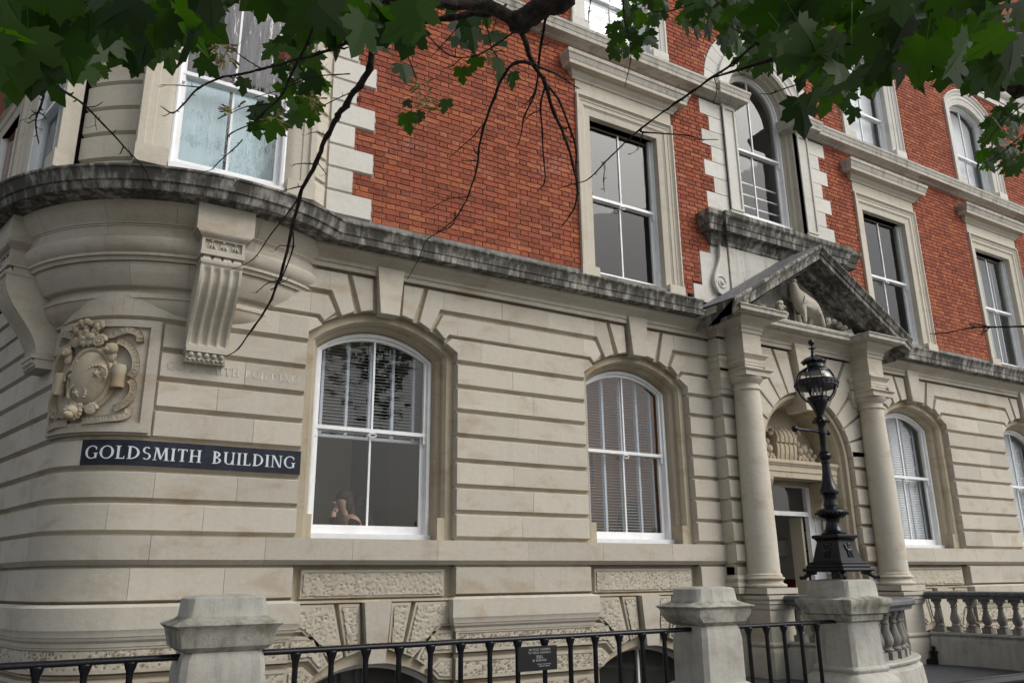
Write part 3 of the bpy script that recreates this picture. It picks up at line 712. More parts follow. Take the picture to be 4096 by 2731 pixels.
def LT(ang):
    """local frame of the bay: t to the right seen from outside, z up, o outwards from the centre"""
    a = d2(ang); n = (math.cos(a), math.sin(a)); t = (-n[1], n[0])
    return lambda s, z, o: (OC[0] + t[0] * s + n[0] * o, OC[1] + t[1] * s + n[1] * o, z)
def console(ang):
    T = LT(ang)
    root = MB(); hw = .205
    prof = [(1.985, 4.70), (1.98, 4.62), (1.955, 4.52), (1.90, 4.42), (1.82, 4.31), (1.74, 4.21), (1.675, 4.12), (1.63, 4.03), (1.605, 3.95), (1.60, 3.90)]
    # fluted front
    nt = 48; zz = []
    for j in range(33):
        u = j / 32 * (len(prof) - 1); i = min(int(u), len(prof) - 2); f = u - i
        zz.append((prof[i][0] + (prof[i + 1][0] - prof[i][0]) * f, prof[i][1] + (prof[i + 1][1] - prof[i][1]) * f))
    vs = []
    for o, z in zz:
        for i in range(nt + 1):
            t = -hw + 2 * hw * i / nt; dpt = 0
            for tc in (-.1425, -.0475, .0475, .1425):
                q = (t - tc) / .033
                if abs(q) < 1:
                    e = min(1, max(0, (4.665 - z) / .03), max(0, (z - 3.945) / .02)); dpt = .034 * math.sqrt(1 - q * q) * math.sqrt(max(0, e))
            vs.append(T(t, z, o - dpt))
    fs = [(j * (nt + 1) + i, j * (nt + 1) + i + 1, (j + 1) * (nt + 1) + i + 1, (j + 1) * (nt + 1) + i) for j in range(32) for i in range(nt)]
    root.add(vs, fs)
    for sg in (-1, 1):
        k = len(zz); root.add([T(sg * hw, z, o) for o, z in zz] + [T(sg * hw, z, 1.30) for o, z in zz], [(j, j + 1, k + j + 1, k + j) for j in range(k - 1)])
    r = root.build('console_bracket', 'stone', BLD, ang=40)
    B = lambda mb, t0, t1, o0, o1, z0, z1: mb.box(t0, t1, o0, o1, z0, z1, lambda X, Y, Z: T(X, Z, Y))
    mb = MB()       # top block, bed moulding, box with carved drops
    B(mb, -.285, .285, 1.5, 2.03, 5.06, 5.333)
    for i in range(6):
        u = i / 5; w0 = .285 - .06 * u
        B(mb, -w0, w0, 1.5, 2.03 - .035 * u + .012 * math.sin(u * PI), 5.06 - .075 * (i + 1) / 6, 5.06 - .075 * i / 6 - .0003)
    mb.build('bracket_block', 'stone', r)
    mb = MB()
    B(mb, -.215, .215, 1.5, 1.955, 4.835, 4.984)
    for x0, x1, z0, z1 in ((-.215, .215, 4.965, 4.984), (-.215, .215, 4.835, 4.858), (-.215, -.185, 4.858, 4.965), (.185, .215, 4.858, 4.965)): B(mb, x0, x1, 1.95, 1.985, z0, z1)
    B(mb, -.218, .218, 1.5, 1.99, 4.80, 4.832)
    mb.build('bracket_box', 'stone', r)
    for tc in (-.115, 0, .115):
        mb = MB(); blob(mb, (0, 0, 0), (.016, .016, .012), 8, 6, lambda x, y, z, tc=tc: T(tc + x, 4.952 + z, 1.972 + y))
        for sg in (-1, 0, 1):
            blob(mb, (0, 0, 0), (.011, .012, .034), 8, 6, lambda x, y, z, tc=tc, sg=sg: T(tc + sg * .02 + x + sg * max(0, -z) * .6, 4.91 + z - abs(sg) * .002, 1.966 + y))
        mb.build('carved_drop', 'stone', r)
    mb = MB(); B(mb, -.20, .20, 1.5, 1.93, 4.745, 4.80)
    mb.build('bracket_neck', 'stone', r)
    for tc in (-.15, -.05, .05, .15):
        mb = MB(); mb.add([T(tc - .047, 4.745, 1.985), T(tc + .047, 4.745, 1.985), T(tc + .026, 4.80, 1.955), T(tc - .026, 4.80, 1.955), T(tc - .047, 4.745, 1.93), T(tc + .047, 4.745, 1.93)], [(0, 1, 2, 3), (0, 3, 4), (1, 5, 2), (0, 4, 5, 1)]); mb.build('wedge_drop', 'stone', r)
    mb = MB(); B(mb, -.212, .212, 1.5, 2.0, 4.725, 4.745); 
    for i in range(5): B(mb, -.212 + .004 * i, .212 - .004 * i, 1.5, 2.0 - .006 * i * i * .3, 4.725 - .01 * (i + 1), 4.725 - .01 * i - .0003)
    mb.build('bracket_lip', 'stone', r)
    mb = MB(); B(mb, -.205, .205, 1.3, 1.635, 3.865, 3.905); B(mb, -.195, .195, 1.3, 1.60, 3.795, 3.866); B(mb, -.20, .20, 1.3, 1.585, 3.765, 3.796); mb.build('bracket_foot', 'stone', r)
    for i in range(5):
        mb = MB(); blob(mb, (0, 0, 0), (.028, .03, .03), 10, 7, lambda x, y, z, i=i: T(-.15 + .075 * i + x, 3.838 + z, 1.605 + y)); mb.build('egg_carving', 'stone', r)
    for i in range(8):
        mb = MB(); blob(mb, (0, 0, 0), (.017, .017, .013), 8, 6, lambda x, y, z, i=i: T(-.16 + .046 * i + x, 3.788 + z, 1.595 + y)); mb.build('bead_carving', 'stone', r)
console(-90); console(-166.5)

# ---- first floor of the round bay
BR_ = 1.9
def bmap(s, z, o):
    a = s / BR_; return (OC[0] + (BR_ + o) * math.cos(a), OC[1] + (BR_ + o) * math.sin(a), z)
def seg_wall(a0, a1, z0, z1, o, m, name):
    mb = MB(); n = max(1, int((a1 - a0) / 4)); rect_block(mb, d2(a0) * BR_, d2(a1) * BR_, z0, z1, o, (0, 0, 0, 0), .01, .15, bmap, n); return mb.build(name, m, BLD)
for a0, a1 in ((-138.5, -118), (-62, -50.5), (-214, -194)):
    seg_wall(a0, a1, 5.70, 10.6, -.05, 'stone_cream', 'bay_wall')
    for k in range(14):
        z0 = 5.852 + .304 * k
        mb = MB(); rect_block(mb, d2(a0 + .8) * BR_, d2(a1 - (.8 if a1 > -60 else .8)) * BR_, z0, z0 + .252, rs.uniform(-.001, .001), (.0, .0, .03, .006), .05, .12, bmap, 8)
        mb.build('bay_stone', 'stone_cream', BLD, ang=24)
    mb = MB(); rect_block(mb, d2(a0 + .8) * BR_, d2(a1 - .8) * BR_, 5.72, 5.80, 0, (0, 0, 0, 0), .01, .1, bmap, 8); mb.build('bay_stone', 'stone_cream', BLD, ang=24)
for ang in (-90, -166):
    T = LT(ang)
    FT = lambda s, z, o, T=T: T(s, z, 1.86 + o)
    # window set in a flat architrave on the chord
    mb = MB(); prof = [(.93, .14), (.93, 0.0), (.925, -.03), (.86, -.03), (.85, -.012), (.845, .0), (.78, .004), (.77, .018), (.70, .022), (.66, .03), (.62, .05), (.60, .07), (.60, .2)]
    ring_strip(mb, [(arch_pts(0, w, 5.70, 8.75 + w, 8.75 + w), y) for w, y in prof], FT); mb.build('window_surround', 'stone_cream', BLD, ang=20)
    for sg in (-1, 1):
        mb = MB(); x0, x1 = sorted((sg * .62, sg * .935)); mb.box(x0, x1, -.05, .1, 5.70, 5.90, lambda X, Y, Z: FT(X, Z, -Y)); mb.build('surround_block', 'stone_cream', BLD)
    sash_window(0, 5.80, 9.33, 9.33, .605, .06, 6.93, FT, 'glass_wavy', lift=False)
    room(0, .605, 5.72, 9.33, 9.33, .22, .66, 5.3, 9.5, 1.15, 'room_dark', 'room_dark', FT)
    for sg in (-1, 1):      # pale hanging panels behind the lower sash
        mb = MB(); x0, x1 = sorted((sg * .02, sg * .60)); mb.box(x0, x1, .30, .31, 5.72, 7.02 if sg < 0 else 6.98, lambda X, Y, Z: FT(X, Z, -Y))
        o = mb.build('window_screen', 'blind_pale', None)
        tag(o, ('pale aqua screen behind the %s half of the round bay\'s %s window' % ('left' if sg < 0 else 'right', 'front' if ang == -90 else 'side')), 'screen', 'pale screens inside the bay windows')
    mb = MB(); mb.box(-.605, .605, .285, .33, 6.98, 7.03, lambda X, Y, Z: FT(X, Z, -Y)); mb.build('screen_rail', 'grey_plastic', BLD)
# quoins where the bay meets the flat wall
for k in range(13):
    z0 = 5.80 + .306 * k; L = 3.228 if k % 2 == 0 else 2.978
    if z0 > 9.3: break
    mb = MB(); rect_block(mb, 2.668, L, z0, z0 + .272, .035, (0, .012, .025, .004), .045, .12); mb.build('quoin', 'stone_white', BLD, ang=24)
mb = MB(); mb.box(2.5, 2.97, -.004, .1, 5.70, 9.5); mb.build('quoin_backing', 'stone_cream', BLD)

# ---- doorway bay, standing forward 0.2
DC = 10.6
for sg in (-1, 1):
    for k in range(5):
        x0, x1 = sorted((DC + sg * 1.04, DC + sg * 1.83))
        mb = MB(); rect_block(mb, x0, x1, ZB[k], ZB[k + 1] - .066, .2, (.012, .012, .02, .02), .045, .26); mb.build('jamb_stone', 'stone', BLD, ang=24)
    for k in range(5, 10):
        x0, x1 = sorted((DC + sg * 1.50, DC + sg * 1.83))
        mb = MB(); rect_block(mb, x0, x1, ZB[k], ZB[k + 1] - .066, .2, (.012, .012, .02, .02), .045, .26); mb.build('jamb_stone', 'stone', BLD, ang=24)
    x0, x1 = sorted((DC + sg * 1.06, DC + sg * 1.825))
    mb = MB(); mb.box(x0, x1, -.145, .1, .2, 5.09); mb.build('jamb_wall', 'stone_warm', BLD)
    mb = MB(); rect_block(mb, x0 - .01, x1 + .01, 1.812, 2.034, .225, (0, 0, .03, 0), .04, .2); mb.build('jamb_sill_stone', 'stone', BLD)
    mb = MB(); rect_block(mb, x0, x1, .3, 1.73, .2, (.0, 0, 0, 0), .02, .2); mb.build('jamb_plinth', 'stone', BLD)
def clip(poly, nx, ny, d):
    out = []
    for i in range(len(poly)):
        a, b = poly[i - 1], poly[i]; fa, fb = a[0] * nx + a[1] * ny - d, b[0] * nx + b[1] * ny - d
        if (fa <= 0) != (fb <= 0):
            t = fa / (fa - fb); out.append((a[0] + (b[0] - a[0]) * t, a[1] + (b[1] - a[1]) * t))
        if fb <= 0: out.append(b)
    return out
DZ = 3.40
angs = [9, 21, 34, 47, 60.5, 74, 88]
for sg in (-1, 1):
    for i in range(6):
        a0, a1 = d2(angs[i] + 1.1), d2(angs[i + 1] - 1.1); p = []
        for j in range(5):
            a = a0 + (a1 - a0) * j / 4; p.append((1.03 * math.sin(a), DZ + 1.03 * math.cos(a)))
        p += [(4 * math.sin(a1), DZ + 4 * math.cos(a1)), (4 * math.sin(a0), DZ + 4 * math.cos(a0))]
        p = clip(clip(p, 0, 1, 5.06), 1, 0, 1.47)
        q = [(DC + sg * x, z) for x, z in p]
        if area2(q) < 0: q = q[::-1]
        mb = MB(); poly_block(mb, q, .2, .012, .045, .2); mb.build('door_voussoir', 'stone', BLD, ang=24)
mb = MB(); poly_block(mb, [(DC - .075, 4.12), (DC + .075, 4.12), (DC + .20, 5.2), (DC - .20, 5.2)], .29, 0, .02, .4); mb.build('keystone', 'stone', BLD)
mb = MB()
pts = arch_pts(DC, 1.04, 3.3, DZ, DZ + 1.04, 24)
out = [(DC - 1.5, 3.3)] + [(DC - 1.5 + 3.0 * i / 24, 5.09) for i in range(25)] + [(DC + 1.5, 3.3)]
ring_strip(mb, [(out, -.148), (pts, -.148)])
mb.build('arch_backing', 'stone_warm', BLD)
mb = MB(); rings = []
for w, y in [(1.03, -.16), (1.03, -.10), (1.0, -.095), (.995, -.12), (.965, -.135), (.935, -.12), (.93, -.09), (.925, -.06), (.885, -.04), (.86, .0), (.85, .04), (.85, .55)]:
    rings.append((arch_pts(DC, w, .3, DZ, DZ + w, 28), y))
ring_strip(mb, rings); mb.build('door_surround', 'stone_warm', BLD, ang=20)
mb = MB(); mb.add([(DC - .87, .42, 3.0), (DC + .87, .42, 3.0), (DC + .87, .42, 4.3), (DC - .87, .42, 4.3)], [(0, 1, 2, 3)]); mb.build('lunette', 'stone_warm', BLD, smooth=False)
mb = MB(); sweep(mb, [(DC - .852, .42), (DC - .852, .012), (DC + .852, .012), (DC + .852, .42)][1:3], [(-.3, 3.07), (0, 3.07), (0, 3.16), (.015, 3.165), (.015, 3.25), (.03, 3.255), (.04, 3.28), (.055, 3.29), (.055, 3.33), (.03, 3.345), (-.4, 3.37)]); mb.build('door_lintel', 'stone_warm', BLD)
# carved cartouche and fruit over the lintel
mb = MB()
side = [(-.30, 3.36), (-.04, 3.36), (.0, 3.42), (.02, 3.52), (.02, 3.62), (.0, 3.66), (.03, 3.68), (.04, 3.76), (.0, 3.86), (-.08, 3.93), (-.30, 3.95)]
for sx in [(-.24, .24)]:
    vs = [(DC + s * (1 if True else 0), .26 - o, z) for s in (-.23, .23) for o, z in side]; k = len(side)
    mb.add(vs, [(i, i + 1, k + i + 1, k + i) for i in range(k - 1)] + [tuple(range(k)), tuple(range(2 * k - 1, k - 1, -1))])
for s in (-.16, -.05, .05, .16): tube(mb, [(DC + s, .26 - o - .004, z) for o, z in side[1:-1]], .014, 6)
cart = mb.build('carved_cartouche', 'stone_warm', BLD, ang=30)
for sg in (-1, 1):
    mb = MB(); tube(mb, [(DC + sg * (.30 + .10 * (1 - t / 9) * math.cos(t * .8)), .30, 3.84 + .10 * (1 - t / 9) * math.sin(t * .8)) for t in range(9)], .03, 8); mb.build('cartouche_scroll', 'stone_warm', cart)
    for i, (x, z, r) in enumerate([(.36, 3.68, .055), (.47, 3.60, .08), (.36, 3.56, .06), (.58, 3.50, .07), (.44, 3.46, .07), (.33, 3.45, .05), (.55, 3.66, .05), (.66, 3.43, .06), (.62, 3.58, .05), (.30, 3.60, .045), (.52, 3.42, .05), (.72, 3.50, .04)]):
        mb = MB(); blob(mb, (DC + sg * x, .34 - .02 * (i % 3), z), (r, r * .9, r * 1.05), 12, 9, dent=.15); mb.build('carved_fruit', 'stone_warm', cart)
    for i in range(6):
        mb = MB(); a = i * 1.05; blob(mb, (DC + sg * (.34 + .045 * math.cos(a)), .27, 3.42 + .045 * math.sin(a)), (.028, .02, .028), 8, 6); mb.build('carved_petal', 'stone_warm', cart)
# brackets under the lintel
for sg in (-1, 1):
    side = [(.02, 3.065), (-.0, 3.04), (.02, 2.99), (.06, 2.93), (.13, 2.82), (.22, 2.72), (.26, 2.62), (.27, 2.52), (.32, 2.50), (.5, 2.50), (.5, 3.065)]
    x0, x1 = DC + sg * .66, DC + sg * .848; mb = MB(); k = len(side)
    mb.add([(x, y, z) for x in (x0, x1) for y, z in side], [(i, (i + 1) % k, k + (i + 1) % k, k + i) for i in range(k)] + [tuple(range(k)), tuple(range(2 * k - 1, k - 1, -1))]); mb.build('door_bracket', 'stone_warm', BLD, ang=30)
# door frame, fanlight, lobby
mb = MB()
for sg in (-1, 1):
    x0, x1 = sorted((DC + sg * .575, DC + sg * .70)); mb.box(x0, x1, .44, .52, .3, 3.07)
    x0, x1 = sorted((DC + sg * .701, DC + sg * .845)); mb.box(x0, x1, .42, .50, .3, 3.07)
mb.box(DC - .57, DC + .57, .44, .52, 2.53, 2.60); mb.box(DC - .57, DC + .57, .44, .52, 2.99, 3.07)
df = mb.build('door_frame', 'white', BLD)
mb = MB(); mb.add([(DC - .57, .47, 2.6), (DC + .57, .47, 2.6), (DC + .57, .47, 2.99), (DC - .57, .47, 2.99)], [(0, 1, 2, 3)]); mb.build('fanlight', 'glass', df, smooth=False)
mb = MB(); mb.box(DC + .50, DC + .545, .54, .78, .3, 2.52); mb.build('door_leaf', simple('door_cream', (.55, .52, .42), .5), BLD)
mb = MB(); x0, x1 = DC - .76, DC + .76
mb.add([(x0, .53, .3), (x0, 3, .3), (x0, 3, 3.2), (x0, .53, 3.2)], [(0, 1, 2, 3)]); mb.add([(x1, .53, 1.55), (x1, 3, 1.55), (x1, 3, 3.2), (x1, .53, 3.2)], [(0, 1, 2, 3)])
mb.add([(x0, 3, .3), (x1, 3, .3), (x1, 3, 3.2), (x0, 3, 3.2)], [(0, 1, 2, 3)]); mb.add([(x0, .53, 3.2), (x1, .53, 3.2), (x1, 3, 3.2), (x0, 3, 3.2)], [(0, 1, 2, 3)])
mb.build('lobby_wall', 'room_grey', BLD, smooth=False)
mb = MB(); mb.box(x1 - .01, x1 + .02, .53, 3, .3, 1.545); mb.build('lobby_dado', 'dado', BLD)
mb = MB(); mb.add([(x0, .4, .305), (x1, .4, .305), (x1, 3, .305), (x0, 3, .305)], [(0, 1, 2, 3)]); mb.build('lobby_floor', 'room_dark', BLD)
o = MB(); o.box(x1 - .09, x1, 1.09, 1.32, 1.93, 2.18); d = o.build('soap_dispenser', 'grey_plastic'); tag(d, 'pale plastic dispenser box on the dim lobby wall inside the doorway', 'dispenser')
fr = empty('framed_poster', 'black framed poster with yellow print on the lobby wall', 'poster')
mb = MB(); mb.box(x1 - .02, x1 - .002, .60, .90, 1.985, 2.335); mb.build('frame', 'notice', fr)
mb = MB(); mb.box(x1 - .024, x1 - .0205, .62, .88, 2.16, 2.315); mb.build('sheet', 'paper', fr)
mb = MB(); mb.box(x1 - .024, x1 - .0205, .62, .88, 2.005, 2.158); mb.build('sheet', 'paper_y', fr)
for nm, lab, z0, z1, y0, y1 in (('notice_board', 'white framed notice board on the door reveal behind the lamp post', 2.03, 2.45, .06, .36), ('notice_board', 'grey notice board on the door reveal beside the lamp base', 1.62, 2.0, .16, .40)):
    e = empty(nm, lab, 'notice board', 'notice boards on the door reveal'); xx = DC + .846
    mb = MB(); mb.box(xx - .03, xx, y0, y1, z0, z1); mb.build('frame', 'white' if z1 > 2.2 else 'grey_plastic', e)
    mb = MB(); mb.box(xx - .033, xx - .0305, y0 + .03, y1 - .03, z0 + .03, z1 - .03); mb.build('sheet', 'paper', e)

# columns on pedestals
def column(x, y):
    mb = MB(); prof = []
    for i in range(13):
        u = i / 12; prof.append((.226 - .038 * u ** 1.6, 1.635 + 2.60 * u))
    prof = [(.245, 1.60), (.245, 1.622), (.236, 1.628)] + prof + [(.195, 4.24), (.21, 4.25), (.21, 4.275), (.19, 4.285), (.19, 4.335)]
    revolve(mb, x, y, prof, n=48); c = mb.build('column', 'stone', BLD, ang=30)
    mb = MB(); revolve(mb, x, y, [(.19, 4.335), (.2, 4.34), (.215, 4.36), (.24, 4.39), (.255, 4.42), (.255, 4.435)], n=48)
    sweep(mb, [(x - .26, y + .26), (x - .26, y - .26), (x + .26, y - .26), (x + .26, y + .26)], [(-.2, 4.436), (0, 4.436), (0, 4.50), (.02, 4.51), (.035, 4.525), (.035, 4.535), (-.2, 4.54)]); mb.build('capital', 'stone', c)
    mb = MB(); mb.box(x - .19, x + .19, y - .19, -.1, 4.54, 5.10)
    sweep(mb, [(x - .19, y + .3), (x - .19, y - .19), (x + .19, y - .19), (x + .19, y + .3)], [(0, 4.60), (.012, 4.605), (.012, 4.64), (.02, 4.645), (.02, 4.70), (.035, 4.71), (.05, 4.74), (.07, 4.755), (.07, 4.775), (.0, 4.79)]); mb.build('impost_block', 'stone', c)
    mb = MB(); revolve(mb, x, y, [(.2, 1.44)] + [(.262 + .038 * math.sin(t), 1.4725 - .0275 * math.cos(t)) for t in [i * PI / 8 for i in range(9)]] + [(.255, 1.505), (.25, 1.52), (.25, 1.535), (.258, 1.545)] + [(.252 + .026 * math.sin(t), 1.568 - .02 * math.cos(t)) for t in [i * PI / 8 for i in range(9)]] + [(.245, 1.60)], n=48)
    mb.box(x - .305, x + .305, y - .305, y + .305, 1.366, 1.442); mb.build('base', 'stone', c)
    mb = MB(); pw = .24
    sweep(mb, [(x - pw, y + .4), (x - pw, y - pw - .02), (x + pw, y - pw - .02), (x + pw, y + .4)], [(0, .30), (.06, .30), (.06, .60), (.05, .64), (.02, .68), (.03, .69), (.045, .705), (.045, .73), (.03, .745), (.0, .75), (.0, 1.155), (.015, 1.165), (.03, 1.20), (.03, 1.235), (.05, 1.24), (.05, 1.285), (.08, 1.30), (.085, 1.345), (-.25, 1.368)]); mb.build('pedestal', 'stone', c)
for x in (9.13, 12.07): column(x, -.35)
for x0, x1 in ((8.77, 9.4), (11.8, 12.43)):      # respond capitals behind the columns
    mb = MB(); sweep(mb, [(x0, 0), (x0, -.2), (x1, -.2), (x1, 0)], [(0, 4.28), (.015, 4.285), (.03, 4.33), (.03, 4.345), (.06, 4.42), (.07, 4.436), (.07, 4.50), (.09, 4.535), (0, 4.55), (0, 4.60), (.02, 4.61), (.02, 4.70), (.06, 4.75), (.07, 4.775), (0, 4.79)]); mb.build('respond_capital', 'stone', BLD, ang=24)
    mb = MB(); sweep(mb, [(x0, 0), (x0, -.2), (x1, -.2), (x1, 0)], [(0, 1.37), (.06, 1.37), (.06, 1.44), (.045, 1.445), (.06, 1.47), (.045, 1.5), (.02, 1.52), (.035, 1.57), (.02, 1.6), (0, 1.62)]); mb.build('respond_base', 'stone', BLD, ang=24)

# pediment
PA, PZ, PY, PH = DC, 6.74, -.86, 2.11     # apex x, apex z, front plane, half width
ZE = 5.47
sl = (PZ - ZE) / PH
def rake(sg):
    """raking cornice: profile (forward, down) carried from the eave up to the apex"""
    prof = [(.0, .0), (.02, .025), (.02, .05), (-.01, .085), (-.025, .12), (-.03, .135), (-.05, .14), (-.05, .225), (-.075, .235), (-.28, .24), (-.32, .30), (-.36, .33), (-.62, .33)]
    mb = MB(); vs = []
    for (x, z) in ((PH, ZE), (0, PZ)):
        for f, d in prof: vs.append((DC + sg * x, PY - f, z - d))
    k = len(prof); mb.add(vs, [(i, i + 1, k + i + 1, k + i) for i in range(k - 1)] + [tuple(range(k))])
    mb.build('raking_cornice', 'stone_soot', BLD, ang=22)
    mb = MB(); x = PH + .01
    mb.add([(DC + sg * x, PY + .004, ZE - .002), (DC, PY + .004, PZ + .004), (DC, 0.02, PZ + .03), (DC + sg * x, .02, ZE + .03), (DC + sg * x, PY + .004, ZE - .03), (DC, PY + .004, PZ - .03)], [(0, 1, 2, 3), (0, 1, 5, 4)]); mb.build('pediment_roof', 'slate', BLD)
    mb = MB(); vs = []       # soffit of the pediment
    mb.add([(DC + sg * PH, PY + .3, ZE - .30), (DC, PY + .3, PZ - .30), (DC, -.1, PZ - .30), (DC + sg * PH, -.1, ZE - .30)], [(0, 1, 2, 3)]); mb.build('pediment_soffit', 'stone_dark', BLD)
    mb = MB(); mb.add([(DC + sg * PH, PY + .02, ZE), (DC + sg * PH, 0, ZE), (DC + sg * PH, 0, ZE - .3), (DC + sg * PH, PY + .1, ZE - .3)], [(0, 1, 2, 3)]); mb.build('eave_end', 'stone_soot', BLD)
rake(-1); rake(1)
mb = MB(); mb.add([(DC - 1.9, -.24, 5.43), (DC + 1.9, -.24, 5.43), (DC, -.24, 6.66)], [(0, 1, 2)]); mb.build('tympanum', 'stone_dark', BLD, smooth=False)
# lamb and flag in the tympanum, flowers either side
lz = 5.46
lamb = skin_mesh('lamb_carving', [(10.58, -.42, lz + .36), (10.74, -.42, lz + .36), (10.86, -.40, lz + .33), (10.44, -.42, lz + .42), (10.36, -.43, lz + .56), (10.33, -.45, lz + .68), (10.25, -.48, lz + .70),
    (10.46, -.50, lz + .22), (10.45, -.51, lz + .02), (10.50, -.34, lz + .22), (10.56, -.34, lz + .02), (10.88, -.48, lz + .22), (10.93, -.49, lz + .02), (10.80, -.34, lz + .2), (10.76, -.34, lz + .02), (10.95, -.40, lz + .26)],
    [(0, 1), (1, 2), (0, 3), (3, 4), (4, 5), (5, 6), (3, 7), (7, 8), (3, 9), (9, 10), (2, 11), (11, 12), (2, 13), (13, 14), (2, 15)],
    [.15, .145, .13, .13, .085, .075, .04, .042, .028, .042, .028, .05, .03, .045, .03, .03], 'stone', BLD)
def part(fn, name, m, parent):
    mb = MB(); fn(mb); return mb.build(name, m, parent)
part(lambda mb: mb.add([(10.45, -.30, lz + .62), (10.95, -.30, lz + .40), (10.93, -.30, lz + .66), (10.52, -.30, lz + .84), (10.45, -.33, lz + .62), (10.95, -.33, lz + .40), (10.93, -.33, lz + .66), (10.52, -.33, lz + .84)], [(0, 1, 2, 3), (4, 5, 6, 7), (0, 1, 5, 4), (2, 3, 7, 6), (1, 2, 6, 5), (0, 3, 7, 4)]), 'carved_flag', 'stone_dark', lamb)
part(lambda mb: tube(mb, [(10.42, -.34, lz), (10.50, -.32, lz + .9)], .015), 'flag_staff', 'stone', lamb)
part(lambda mb: [blob(mb, (10.31 + sg * .01, -.45 + sg * .06, lz + .72), (.05, .03, .025), 8, 6) for sg in (-1, 1)], 'lamb_ears', 'stone', lamb)
for i in range(34):
    x = rs.choice((-1, 1)) * rs.uniform(.42, 1.45); hz = max(.05, (1.45 - abs(x)) * .36)
    mb = MB(); blob(mb, (DC + x, -.32 - rs.uniform(0, .14), 5.47 + rs.uniform(.0, hz)), (rs.uniform(.04, .09), .05, rs.uniform(.035, .07)), 9, 7, dent=.6); mb.build('carved_flower', 'stone', BLD)
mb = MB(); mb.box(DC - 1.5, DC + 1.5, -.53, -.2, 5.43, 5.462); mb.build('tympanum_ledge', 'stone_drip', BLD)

# ------------------------------------------------------------------ upper floors
UC = [7.355, 13.872, 17.69]
for c in UC:
    mb = MB(); rings = [(arch_pts(c, w, 5.74, 8.36 + w - .67, 8.36 + w - .67), y) for w, y in
        [(.955, .02), (.955, -.055), (.928, -.06), (.918, -.045), (.895, -.025), (.868, -.022), (.862, -.012), (.805, -.008), (.798, .004), (.785, .008), (.775, .016), (.715, .022), (.67, .03), (.67, .30)]]
    ring_strip(mb, rings); mb.build('window_surround', 'stone_cream', BLD, ang=20)
    mb = MB(); mb.box(c - .952, c + .952, -.022, .05, 8.648, 8.875); mb.build('window_frieze', 'stone_cream', BLD)
    for sg in (-1, 1):
        x0, x1 = sorted((c + sg * .662, c + sg * .965)); mb = MB(); mb.box(x0, x1, -.066, .2, 5.70, 5.845); mb.build('surround_block', 'stone_cream', BLD)
    mb = MB(); sweep(mb, [(c - .99, .02), (c - .99, -.022), (c + .99, -.022), (c + .99, .02)], [(0, 8.865), (.02, 8.87), (.03, 8.90), (.06, 8.93), (.075, 8.965), (.08, 8.99), (.10, 8.998), (.18, 9.0), (.185, 9.06)]); mb.build('window_hood', 'stone_cream', BLD, ang=20)
    mb = MB(); sweep(mb, [(c - .99, .02), (c - .99, -.022), (c + .99, -.022), (c + .99, .02)], [(.0, 9.061), (.19, 9.061), (.195, 9.075), (.215, 9.14), (.23, 9.155), (.235, 9.21), (0, 9.275)]); mb.build('hood_cornice', 'stone_drip', BLD, ang=20)
    sash_window(c, 5.815, 8.36, 8.36, .70, .14, 7.09)
    room(c, .70, 5.7, 8.36, 8.36, .30, 1.6, 5.2, 8.9, 2.2, 'room_dark' if c < 15 else 'room_white')
    # second floor window, segmental head
    mb = MB(); rings = [(arch_pts(c, w, 9.80, 11.80 + (w - .67) * .4, 12.06 + (w - .67) * 1.15, 16), y) for w, y in
        [(.975, .02), (.975, -.055), (.945, -.06), (.93, -.04), (.90, -.025), (.87, -.02), (.86, -.005), (.79, 0), (.78, .012), (.71, .02), (.67, .03), (.67, .28)]]
    ring_strip(mb, rings); mb.build('window_surround', 'stone_white', BLD, ang=20)
    for sg in (-1, 1):
        x0, x1 = sorted((c + sg * .655, c + sg * .985)); mb = MB(); mb.box(x0, x1, -.066, .2, 9.78, 10.0); mb.build('surround_block', 'stone_white', BLD)
    sash_window(c, 9.93, 11.80, 12.06, .70, .13, 10.74)
    room(c, .70, 9.8, 11.80, 12.06, .28, 1.1, 9.5, 12.4, 1.2, 'room_white', 'room_white')
    mb = MB(); mb.box(c - .66, c + .66, .36, .37, 9.9, 12.0); o = mb.build('roller_blind', 'blind', None)
    tag(o, 'white blind inside the %s second floor window' % ('arched top' if c > 17 else 'middle' if c > 10 else 'leftmost'), 'blind', 'white blinds on the second floor')
# string course, broken by the tall arched window
STR = [(0, 9.455), (.05, 9.47), (.06, 9.49), (.10, 9.505), (.19, 9.508), (.192, 9.57), (.20, 9.578), (.214, 9.64), (.225, 9.655), (.225, 9.70), (.02, 9.885), (0, 9.885)]
n = 6
for i in range(n):
    x0, x1 = 2.4 + (9.45 - 2.4) * i / n, 2.4 + (9.45 - 2.4) * (i + 1) / n
    p = [(x0, 0), (x1 - .003, 0)] if i < n - 1 else [(x0, 0), (9.50, 0), (9.50, -.05), (9.80, -.05), (9.80, .2)]
    mb = MB(); sweep(mb, p, STR); mb.build('string_course', 'stone_drip', BLD, ang=20)
for i in range(8):
    x0, x1 = 11.75 + (23 - 11.75) * i / 8, 11.75 + (23 - 11.75) * (i + 1) / 8
    p = [(x0, 0), (x1 - .003, 0)] if i else [(11.40, .2), (11.40, -.05), (11.70, -.05), (11.70, 0), (x1 - .003, 0)]
    mb = MB(); sweep(mb, p, STR); mb.build('string_course', 'stone_drip', BLD, ang=20)
